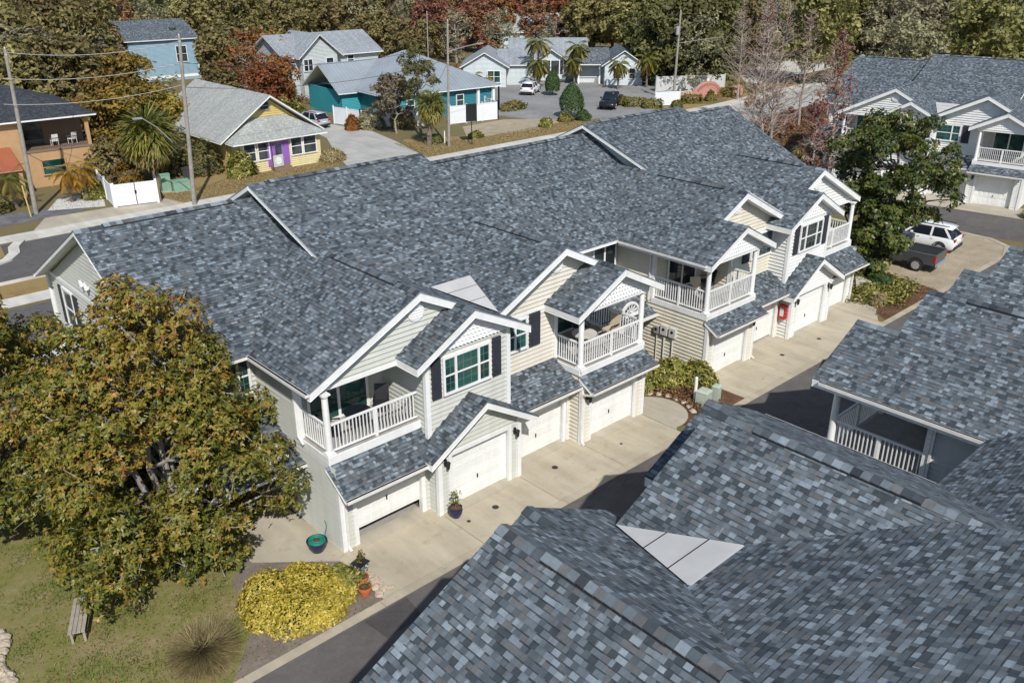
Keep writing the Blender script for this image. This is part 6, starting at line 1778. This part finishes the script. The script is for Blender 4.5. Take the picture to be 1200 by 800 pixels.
TREES = [
    ('oak', -4.0, 80.8, 10, 'olive oak in the dense trees behind the stucco house'),
    ('oak', 1.1, 82.4, 10.5, 'olive oak in the dense trees behind the stucco house'),
    ('oak', 3.8, 100.6, 11, 'olive oak in the dense trees behind the stucco house'),
    ('oak', 9.8, 100.3, 10.5, 'olive oak in the dense trees behind the stucco house'),
    ('oak', 4.9, 117.3, 12, 'olive oak in the dense trees behind the stucco house'),
    ('oak', 12.7, 121.3, 12, 'olive oak in the dense trees behind the stucco house'),
    ('oak', 16.0, 118.1, 12, 'olive oak in the dense trees behind the stucco house'),
    ('oak', 13.7, 141.0, 12.5, 'olive oak in the dense trees behind the stucco house'),
    ('oak', 23.0, 143.2, 12.5, 'olive oak in the dense trees behind the stucco house'),
    ('oak', 22.2, 134.2, 11.5, 'olive oak in the dense trees behind the stucco house'),
    ('grey', 1.7, 91.1, 10, 'grey green oak among the trees behind the stucco house'),
    ('grey', -0.9, 99.1, 11, 'grey green oak among the trees behind the stucco house'),
    ('grey', 30.5, 150.2, 12.5, 'grey green oak among the trees behind the stucco house'),
    ('grey', 21.2, 155.5, 13, 'grey green oak among the trees behind the stucco house'),
    ('grey', 12.0, 100.1, 8.0, 'grey green oak among the trees behind the stucco house'),
    ('ochre', 0.3, 67.0, 6.0, 'yellow brown leafy tree between the stucco house and the yellow bungalow'),
    ('ochre', 2.4, 65.1, 6.8, 'yellow brown leafy tree between the stucco house and the yellow bungalow'),
    ('ochre', 5.5, 64.2, 6.0, 'yellow brown leafy tree between the stucco house and the yellow bungalow'),
    ('ochre', 5.6, 69.9, 6.0, 'yellow brown leafy tree between the stucco house and the yellow bungalow'),
    ('ochre', 4.5, 75.8, 7.0, 'yellow brown leafy tree between the stucco house and the yellow bungalow'),
    ('ochre', 10.2, 88.5, 7.0, 'yellow brown leafy tree between the stucco house and the yellow bungalow'),
    ('oak', 26.0, 94.7, 8.0, 'olive oak beside the blue house'),
    ('oak', 32.1, 105.0, 9.5, 'olive oak beside the blue house'),
    ('oak', 39.2, 117.6, 11, 'olive oak beside the blue house'),
    ('oak', 49.6, 147.7, 12, 'olive oak beside the blue house'),
    ('oak', 32.3, 156.2, 12, 'olive oak beside the blue house'),
    ('oak', 43.2, 120.1, 11.5, 'olive oak beside the blue house'),
    ('oak', 21.3, 87.4, 5, 'olive oak beside the blue house'),
    ('greyrust', 26.7, 89.9, 7.0, 'brown half bare tree left of the two storey grey house'),
    ('greyrust', 32.5, 102.2, 8, 'brown half bare tree left of the two storey grey house'),
    ('greyrust', 35.0, 102.2, 8, 'brown half bare tree left of the two storey grey house'),
    ('rust', 24.2, 81.0, 5.2, 'orange leafed tree beside the yellow bungalow roof and the grey house'),
    ('rust', 26.9, 82.1, 5.2, 'orange leafed tree beside the yellow bungalow roof and the grey house'),
    ('rust', 34.4, 91.0, 6.5, 'small rust leafed tree before the left end of the two storey grey house'),
    ('oak', 60.8, 136.7, 11, 'olive oak behind the two storey grey house'),
    ('oak', 68.3, 138.2, 11.5, 'olive oak behind the two storey grey house'),
    ('oak', 55.4, 133.5, 11, 'olive oak behind the two storey grey house'),
    ('oak', 67.8, 129.8, 10, 'olive oak behind the two storey grey house'),
    ('oak', 75.0, 131.6, 11, 'olive oak behind the two storey grey house'),
    ('oak', 73.4, 153.2, 12, 'olive oak behind the two storey grey house'),
    ('green', 60.4, 106.6, 9.0, 'green tree behind the teal building roof'),
    ('green', 58.7, 98.7, 8.5, 'green tree behind the teal building roof'),
    ('green', 62.1, 115.5, 8.5, 'green tree behind the teal building roof'),
    ('green', 66.5, 104.0, 8, 'green tree behind the teal building roof'),
    ('red', 72.7, 112.6, 10, 'red brown leafed tree behind the cottages'),
    ('red', 73.4, 108.1, 9.5, 'red brown leafed tree behind the cottages'),
    ('red', 85.5, 116.7, 10.5, 'red brown leafed tree behind the cottages'),
    ('red', 84.7, 108.9, 9.5, 'red brown leafed tree behind the cottages'),
    ('red', 94.2, 112.7, 10.5, 'red brown leafed tree behind the cottages'),
    ('red', 93.1, 104.8, 10, 'red brown leafed tree behind the cottages'),
    ('red', 101.1, 131.2, 11, 'red brown leafed tree behind the cottages'),
    ('red', 85.7, 125.8, 11, 'red brown leafed tree behind the cottages'),
    ('red', 106.2, 115.4, 10.5, 'red brown leafed tree behind the cottages'),
    ('redbright', 90.2, 112.1, 11, 'bright rust red tree in the row of red trees behind the cottages'),
    ('redbright', 97.0, 101.0, 9.5, 'bright rust red tree in the row of red trees behind the cottages'),
    ('redbright', 113.3, 130.7, 12, 'bright rust red tree in the row of red trees behind the cottages'),
    ('greyred', 71.7, 102.4, 9, 'nearly bare grey brown tree between the red trees'),
    ('greyred', 79.0, 98.9, 9, 'nearly bare grey brown tree between the red trees'),
    ('greyred', 85.7, 92.4, 8.5, 'nearly bare grey brown tree between the red trees'),
    ('greyred', 74.8, 122.9, 10, 'nearly bare grey brown tree between the red trees'),
    ('greyred', 96.7, 130.1, 11, 'nearly bare grey brown tree between the red trees'),
    ('oak', 96.1, 93.6, 11, 'olive oak behind the right hand cottage'),
    ('oak', 103.1, 95.0, 11.5, 'olive oak behind the right hand cottage'),
    ('oak', 97.4, 84.6, 11.5, 'olive oak behind the right hand cottage'),
    ('oak', 116.5, 110.5, 12, 'olive oak behind the right hand cottage'),
    ('oak', 108.8, 89.4, 12, 'olive oak behind the right hand cottage'),
    ('oak', 120.9, 106.0, 12.5, 'olive oak behind the right hand cottage'),
    ('dark', 76.5, 62.1, 10.5, 'dark green oak by the car park entrance, behind the transformer pole'),
    ('dark', 80.0, 61.2, 12, 'dark green oak by the car park entrance, behind the transformer pole'),
    ('dark', 78.9, 57.3, 12.5, 'dark green oak by the car park entrance, behind the transformer pole'),
    ('dark', 83.9, 57.5, 12, 'dark green oak by the car park entrance, behind the transformer pole'),
    ('dark', 91.9, 69.5, 13, 'dark green oak by the car park entrance, behind the transformer pole'),
    ('dark', 86.7, 71.4, 12, 'dark green oak by the car park entrance, behind the transformer pole'),
    ('green', 92.2, 60.2, 11.5, 'green oak behind the pale fence and pink wall'),
    ('green', 99.8, 68.2, 12, 'green oak behind the pale fence and pink wall'),
    ('green', 108.7, 69.8, 12, 'green oak behind the pale fence and pink wall'),
    ('dark', 118.9, 59.9, 12, 'dark oak with pale limbs beyond the pale lot'),
    ('dark', 128.4, 61.9, 13, 'dark oak with pale limbs beyond the pale lot'),
    ('dark', 129.6, 68.9, 13, 'dark oak with pale limbs beyond the pale lot'),
    ('grey', 134.1, 52.4, 12, 'grey green oak behind the upper right townhouse roof'),
    ('grey', 140.7, 49.8, 12, 'grey green oak behind the upper right townhouse roof'),
    ('grey', 145.2, 45.4, 12.5, 'grey green oak behind the upper right townhouse roof'),
    ('grey', 149.6, 41.1, 12, 'grey green oak behind the upper right townhouse roof'),
    ('grey', 126.7, 52.2, 11.5, 'grey green oak behind the upper right townhouse roof'),
    ('grey', 155.2, 52.5, 13, 'grey green oak behind the upper right townhouse roof'),
    ('oak', 136.0, 58.4, 12, 'olive oak behind the upper right townhouse roof'),
    ('oak', 147.5, 55.7, 12.5, 'olive oak behind the upper right townhouse roof'),
    ('oak', 156.5, 46.7, 13, 'olive oak behind the upper right townhouse roof'),
    ('oak', 161.1, 42.3, 12.5, 'olive oak behind the upper right townhouse roof'),
    ('oak', 142.5, 65.1, 13, 'olive oak behind the upper right townhouse roof'),
    ('oak', 144.8, 34.5, 12, 'olive oak behind the upper right townhouse roof'),
    ('greyred', 96.5, 59.0, 10, 'bare grey tree at the far side of the road near the pale lot'),
    ('greyred', 104.1, 60.7, 11, 'bare grey tree at the far side of the road near the pale lot'),
    ('greyred', 114.7, 64.0, 11, 'bare grey tree at the far side of the road near the pale lot'),
    ('greyred', 118.9, 71.2, 12, 'bare grey tree at the far side of the road near the pale lot'),
    ('greyred', 123.6, 79.2, 12, 'bare grey tree at the far side of the road near the pale lot'),
]
# ------------------------------------------------------------------ trees along the street and behind the houses
PROTO = {}
def proto(k, label, loc, h):
    s = 40+len(PROTO)
    kw = dict(
        oak=dict(h=10, w=10.5, leafmat='l_oak', lobes=34, per=85, leaf=(.55, .34), k=4),
        grey=dict(h=10, w=10, leafmat='l_grey', lobes=30, per=70, leaf=(.5, .28), k=4, bare=.2),
        dark=dict(h=10, w=9.5, leafmat='l_green', lobes=34, per=95, leaf=(.5, .3), k=4, low=.08),
        green=dict(h=10, w=8.5, leafmat='l_oak', lobes=30, per=85, leaf=(.48, .28), k=4, low=.15),
        ochre=dict(h=10, w=10.5, leafmat='l_ochre', lobes=34, per=95, leaf=(.5, .32), k=4, low=.1),
        rust=dict(h=10, w=12.5, leafmat='l_rust', lobes=34, per=90, leaf=(.55, .32), k=4, low=.15),
        greyrust=dict(h=10, w=11, leafmat='l_rust', lobes=30, per=34, leaf=(.5, .3), k=4, bare=.3),
        red=dict(h=10, w=6.8, leafmat='l_red', lobes=28, per=60, leaf=(.45, .24), k=4, shape='column', low=.1),
        redbright=dict(h=10, w=6.8, leafmat='l_rust', lobes=28, per=70, leaf=(.45, .25), k=4, shape='column', low=.1),
        greyred=dict(h=10, w=7, leafmat='l_grey', lobes=28, per=26, leaf=(.4, .22), k=4, shape='column', low=.15, bare=.2))[k]
    bark = 'bark_pale' if k in ('grey', 'greyrust', 'greyred', 'dark') else 'bark'
    r = broad_tree('oak_tree' if k in ('oak', 'grey', 'dark', 'green') else 'leafy_tree', label, 'tree', loc, bark=bark, seed=s, trunk_r=.28, clump=.35, **kw)
    r.scale = (h/10,)*3
    PROTO[k] = r
    return r
rng = np.random.default_rng(77)
for k, x, y, h, lab in TREES:
    grp = lab.replace('olive oak', 'olive oaks', 1)
    if k not in PROTO:
        o = proto(k, lab, (x, y, 0), h)
    else:
        v = rng.uniform(.88, 1.12, 3)
        o = dup(PROTO[k], (x, y, 0), rng.uniform(0, 6.28), lab, scale=(h/10*v[0], h/10*v[1], h/10*v[2]))
    o['group'] = 'trees: ' + lab
# far woods that read as one mass
def woodland():
    rng = np.random.default_rng(5)
    cx, cy = -27.6, -19.95
    src = []
    for k in ('oak', 'grey', 'dark', 'red', 'greyred', 'greyrust', 'ochre'):
        me = [c for c in PROTO[k].children if c.name.startswith('crown')][0].data
        n = len(me.vertices); co = np.empty(n*3, np.float32); me.vertices.foreach_get('co', co); co = co.reshape(-1, 4, 3)
        rn = np.empty(len(me.polygons), np.float32); me.attributes['rnd'].data.foreach_get('value', rn)
        src.append((co, rn))
    mats = [M[m] for m in ('l_oak', 'l_grey', 'l_green', 'l_red', 'l_grey', 'l_rust', 'l_ochre')]
    Vs, Rs, Ms = [], [], []
    placed = []
    tries = 0
    while len(placed) < 250 and tries < 6000:
        tries += 1
        d = math.sqrt(rng.uniform(118**2, 400**2)); a = 0.7415+rng.uniform(-.62, .62)
        if d < (172 if a-.7415 < .2 else 122): continue
        x, y = cx+d*math.sin(a), cy+d*math.cos(a)
        if any((x-p)**2+(y-q)**2 < (4.2+d*.012)**2 for p, q in placed): continue
        if 78 < x < 132 and 48 < y < 72 : continue                       # pale lot and road
        if y < 66+(x-110)*.22 and x > 100 and y > 38: continue
        placed.append((x, y))
        u = rng.uniform()
        az = (a-0.7415)
        if -.08 < az < .12 and d < 220: k = rng.choice([3, 3, 4, 5, 0])
        elif az > .3: k = rng.choice([0, 0, 1, 1, 2, 4])
        else: k = rng.choice([0, 0, 0, 1, 1, 2, 3, 4, 5], p=[.12, .10, .10, .15, .14, .07, .06, .18, .08])
        co, rn = src[k]
        f = min(1.0, 130/d+.25); keep = rng.uniform(size=len(co)) < f*.95
        q = co[keep]; s = rng.uniform(.95, 1.35); th = rng.uniform(0, 6.28)
        c, sn = math.cos(th), math.sin(th)
        ctr = q.mean(1, keepdims=True); q = ctr+(q-ctr)*(.85/math.sqrt(f))
        P = np.stack([(q[..., 0]*c-q[..., 1]*sn)*s+x, (q[..., 0]*sn+q[..., 1]*c)*s+y, q[..., 2]*s*rng.uniform(.9, 1.1)], -1)
        Vs.append(P.reshape(-1, 3)); Rs.append(np.clip(rn[keep]+rng.normal()*.1, 0, 1)); Ms.append(np.full(len(q), k))
    V = np.concatenate(Vs); F = np.arange(len(V)).reshape(-1, 4)
    o = fast_mesh('woodland', V, F, mats, np.concatenate(Rs), mi=np.concatenate(Ms))
    tag(o, kind='stuff')
woodland()
# undergrowth below the trees behind the houses
litter('undergrowth', [(-16, 72), (2, 64), (6, 78), (30, 82), (20, 100), (34, 126), (-4, 150), (-30, 110)], 9000, 'l_oak', .6, .05, .9)
litter('undergrowth', [(28, 82), (32, 104), (46, 112), (80, 92), (92, 84), (84, 76), (64, 84), (54, 90), (48, 100), (46, 84)], 6000, 'l_dead', .5, .05, .6)

# palms
go = 'orange palms before the stucco house'
palm('palm_tree', 'squat orange yellow palm before the stucco house, left of its pair', 'palm', (-8.0, 51.6, 0), 2.3, 301, 'l_palmo', 22, 1.7, group=go, trunk_r=.12, skirt=.5)
palm('palm_tree', 'squat orange yellow palm before the stucco house, nearer the white fence', 'palm', (-7.0, 51.2, 0), 2.5, 302, 'l_palmo', 22, 1.7, group=go, trunk_r=.12, skirt=.5)
palm('palm_tree', 'green and yellow palm under the terracotta roof at the left edge', 'palm', (-11.6, 52.8, 0), 2.2, 303, 'l_palm', 22, 1.8, trunk_r=.12, skirt=.4)
palm('fan_palm', 'big shaggy fan palm beside the street lamp arm, behind the white gate', 'palm', (-.6, 53.4, 0), 3.9, 304, 'l_palm', 110, 2.9, fan_=True, skirt=.75, trunk_r=.25)
palm('fan_palm', 'shaggy fan palm on the verge left of the slim lamp pole', 'palm', (25.2, 49.8, 0), 3.8, 305, 'l_palm', 70, 2.0, fan_=True, skirt=.75, trunk_r=.22)
gp = 'tall feather palms before the middle cottage'
palm('palm_tree', 'tallest feather palm, before the middle cottage', 'palm', (62.1, 72.2, 0), 6.0, 306, 'l_palm', 22, 2.6, skirt=.3, group=gp, leafw=.12)
palm('palm_tree', 'shorter bushy palm beside the tallest palm', 'palm', (61.0, 71.0, 0), 3.3, 307, 'l_palm', 24, 2.3, skirt=.6, group=gp, leafw=.12)
palm('palm_tree', 'feather palm at the right end of the middle cottage', 'palm', (68.6, 71.0, 0), 4.8, 308, 'l_palm', 22, 2.4, skirt=.35, group=gp, leafw=.12)
palm('palm_tree', 'bushy palm right of the middle cottage porch', 'palm', (67.4, 70.2, 0), 3.2, 309, 'l_palm', 24, 2.2, skirt=.6, group=gp, leafw=.12)
gp = 'palms before the right hand cottage'
palm('palm_tree', 'palm hiding the window of the right hand cottage', 'palm', (67.8, 62.3, 0), 3.3, 310, 'l_palm', 24, 2.1, skirt=.5, group=gp, leafw=.12)
palm('palm_tree', 'palm at the right corner of the right hand cottage', 'palm', (72.0, 60.6, 0), 3.8, 311, 'l_palm', 24, 2.3, skirt=.5, group=gp, leafw=.12)
gp = 'low palms beside the left hand cottage'
palm('palm_tree', 'low palm left of the left hand cottage wall', 'palm', (51.8, 74.6, 0), 1.9, 312, 'l_palm', 22, 1.9, skirt=.4, group=gp, leafw=.12)
palm('palm_tree', 'low palm in front of the left hand cottage gable', 'palm', (53.4, 73.6, 0), 1.4, 313, 'l_palmo', 22, 1.7, skirt=.4, group=gp, leafw=.12)
gp = 'small palms by the far road'
for i, (x, y) in enumerate(((100.5, 47.6), (97.5, 45.6), (103.5, 48.5), (94.5, 43.4))): palm('palm_tree', 'small bright palm on the verge by the far road', 'palm', (x, y, 0), 3.0, 320+i, 'l_shrub', 18, 2.2, fan_=True, skirt=.2, group=gp)
# clipped trees, hedges and shrubs by the street
def topiary(label, loc, h, w, seed):
    rng = np.random.default_rng(seed); root = thing('topiary_tree', label, 'tree', loc, 0, 'clipped trees in the car park')
    mb = MB(); mb.tube((0, 0, 0), (0, 0, h*.5), .09, .06, 8); mb.build('trunk', M['bark'], root)
    n = 2600; t_ = rng.uniform(0, 1, n)**.8; a = rng.uniform(0, 6.283, n)
    z = h*.18+t_*h*.82; r = w/2*np.sin(np.pi*np.clip(.30+.70*t_, 0, 1))**.75*(0.9+rng.normal(0, .05, n))
    C = np.column_stack([r*np.cos(a), r*np.sin(a), z]); N = np.column_stack([np.cos(a), np.sin(a), .5+.6*t_])+.3*rng.normal(size=(n, 3))
    V, F = rosettes(C, N, 4, .16, .08, rng); fast_mesh('crown', V, F, M['l_topiary'], np.clip(rng.normal(.5, .22, n*4), 0, 1), root)
topiary('dark clipped egg shaped tree near the street, right of the bare lot', (46.8, 51.0, 0), 3.9, 2.9, 331)
topiary('smaller dark clipped tree farther back beside the far white car', (57.3, 64.6, 0), 3.3, 2.0, 332)
gh = 'clipped hedge plants round the car park'
for i, (x, y, sx, sy, sz, m, lb, bx) in enumerate(((57.6, 53.4, 2.6, 1.6, 1.0, 'l_hedge', 'clipped yellow green hedge before the black pickup, its left block', True), (58.2, 51.2, 2.6, 1.6, 1.0, 'l_hedge', 'clipped yellow green hedge before the black pickup, its middle block', True), (58.9, 49.0, 2.4, 1.6, 1.0, 'l_hedge', 'clipped yellow green hedge block beside the short white fence panel', True),
        (61.0, 46.9, 1.6, 1.3, .9, 'l_hedge', 'round clipped shrub at the foot of the short white fence panel', False),
        (45.6, 59.6, 4.4, 2.0, 1.1, 'l_hedge', 'long ochre green hedge mound at the corner of the parking lot', False), (40.6, 48.9, 1.8, 1.5, .9, 'l_shrub', 'round shrub on the bare verge left of the egg shaped tree', False), (44.6, 49.8, 1.9, 1.6, .9, 'l_hedge', 'low round shrub at the foot of the egg shaped tree, left side', False), (46.6, 48.9, 2.0, 1.7, 1.1, 'l_topiary', 'dark low shrub at the foot of the egg shaped tree, right side', False),
        (65.4, 47.9, 2.6, 1.5, 1.0, 'l_hedge', 'clipped hedge before the left part of the pink wall', True), (68.6, 47.3, 1.5, 1.4, 1.2, 'l_hedge', 'round clipped shrub before the middle of the pink arch', False), (73.0, 47.9, 3.4, 1.6, 1.1, 'l_hedge', 'clipped hedge before the right part of the pink wall', True), (77.5, 48.6, 3.6, 1.8, 1.2, 'l_hedge', 'yellow green hedge at the right end of the pink wall', True),
        (74.6, 60.6, 2.2, 1.8, 1.6, 'l_topiary', 'dark clipped hedge right of the right hand cottage', True), (77.4, 58.0, 2.6, 1.8, 2.0, 'l_topiary', 'dark bush behind the transformer pole', False), (31.0, 49.4, 1.6, 1.2, .7, 'l_shrub', 'small green shrub right of the black sign', False))):
    shrub('hedge_shrub', lb, 'shrub', (x, y, 0), (sx, sy, sz), m, 340+i, n=420, leaf=(.2, .1), group=gh, box_=bx, rz=R(-40) if bx else 0)
gy = 'shrubs round the yellow bungalow'
for i, (x, y, sx, sz, m, lb) in enumerate(((-3.0, 57.2, 4.0, 3.6, 'l_oak', 'olive bush behind the shaggy fan palm, nearest the stucco house'), (2.4, 58.6, 4.6, 4.2, 'l_green', 'tall dark green bush beside the back of the yellow bungalow'), (-2.6, 54.6, 2.4, 1.6, 'l_ochre', 'yellow brown bush at the foot of the shaggy fan palm'), (5.6, 50.6, 2.6, 1.9, 'l_shrub', 'yellow green bush at the left corner of the yellow bungalow'), (3.6, 53.6, 3.2, 2.8, 'l_green', 'dark green bush between the lamp pole and the yellow bungalow'), (1.8, 55.6, 3.4, 3.2, 'l_oak', 'olive bush behind the dark bin'), (14.6, 50.6, 2.4, .9, 'l_straw', 'dry brown shrubs at the right corner of the yellow bungalow'),
        (20.6, 68.8, 4.2, 3.0, 'l_shrub', 'yellow green bush beyond the silver car'), (26.4, 61.6, 3.0, 2.0, 'l_grey', 'grey green shrub along the shaded white fence, left'), (29.2, 59.6, 2.8, 2.2, 'l_oak', 'olive shrub along the shaded white fence, right'), (24.3, 62.0, 1.6, 1.4, 'l_rust', 'rust coloured shrub right of the silver car'), (-6.2, 51.6, 1.8, 1.3, 'l_shrub', 'green bush beside the white fence return'), (-13.2, 52.2, 2.2, 1.6, 'l_green', 'green bush at the left edge before the stucco house'), (26.2, 50.4, 2.0, .7, 'l_green', 'low green plants under the shaggy fan palm by the lamp pole'))):
    shrub('bush', lb, 'shrub', (x, y, 0), (sx, sx*.85, sz), m, 370+i, n=620, leaf=(.26, .12), group=gy)
broad_tree('leafy_tree', 'small loose grey green tree before the teal building', 'tree', (26.6, 57.2, 0), 6.0, 5.4, 'l_grey', 'bark_pale', lobes=26, per=60, leaf=(.3, .17), seed=391, k=4, trunk_r=.12, low=.35)
broad_tree('pine_tree', 'tall thin pine with sparse green tufts before the teal roof', 'tree', (27.6, 54.2, 0), 9.6, 4.6, 'l_green', 'bark', lobes=22, per=60, leaf=(.3, .10), seed=392, k=5, trunk_r=.16, low=.45, shape='column')
litter('dry_grass_tufts', [(22, 45.6), (40, 45.6), (50, 48), (42, 49.5), (30, 49.4), (23, 53)], 8000, 'l_straw', .13, .01, .08)
litter('dry_grass_tufts', [(-2, 45.6), (13, 45.6), (14.6, 50.2), (5, 50.4), (-1.8, 48.8)], 6000, 'l_straw', .13, .01, .08)
litter('white_stone_bed', [(-10.2, 50.2), (-6.6, 48.5), (-6.2, 49.8), (-5.2, 53.0), (-8.6, 53.0)], 400, 'l_grey', .1, .02, .06)
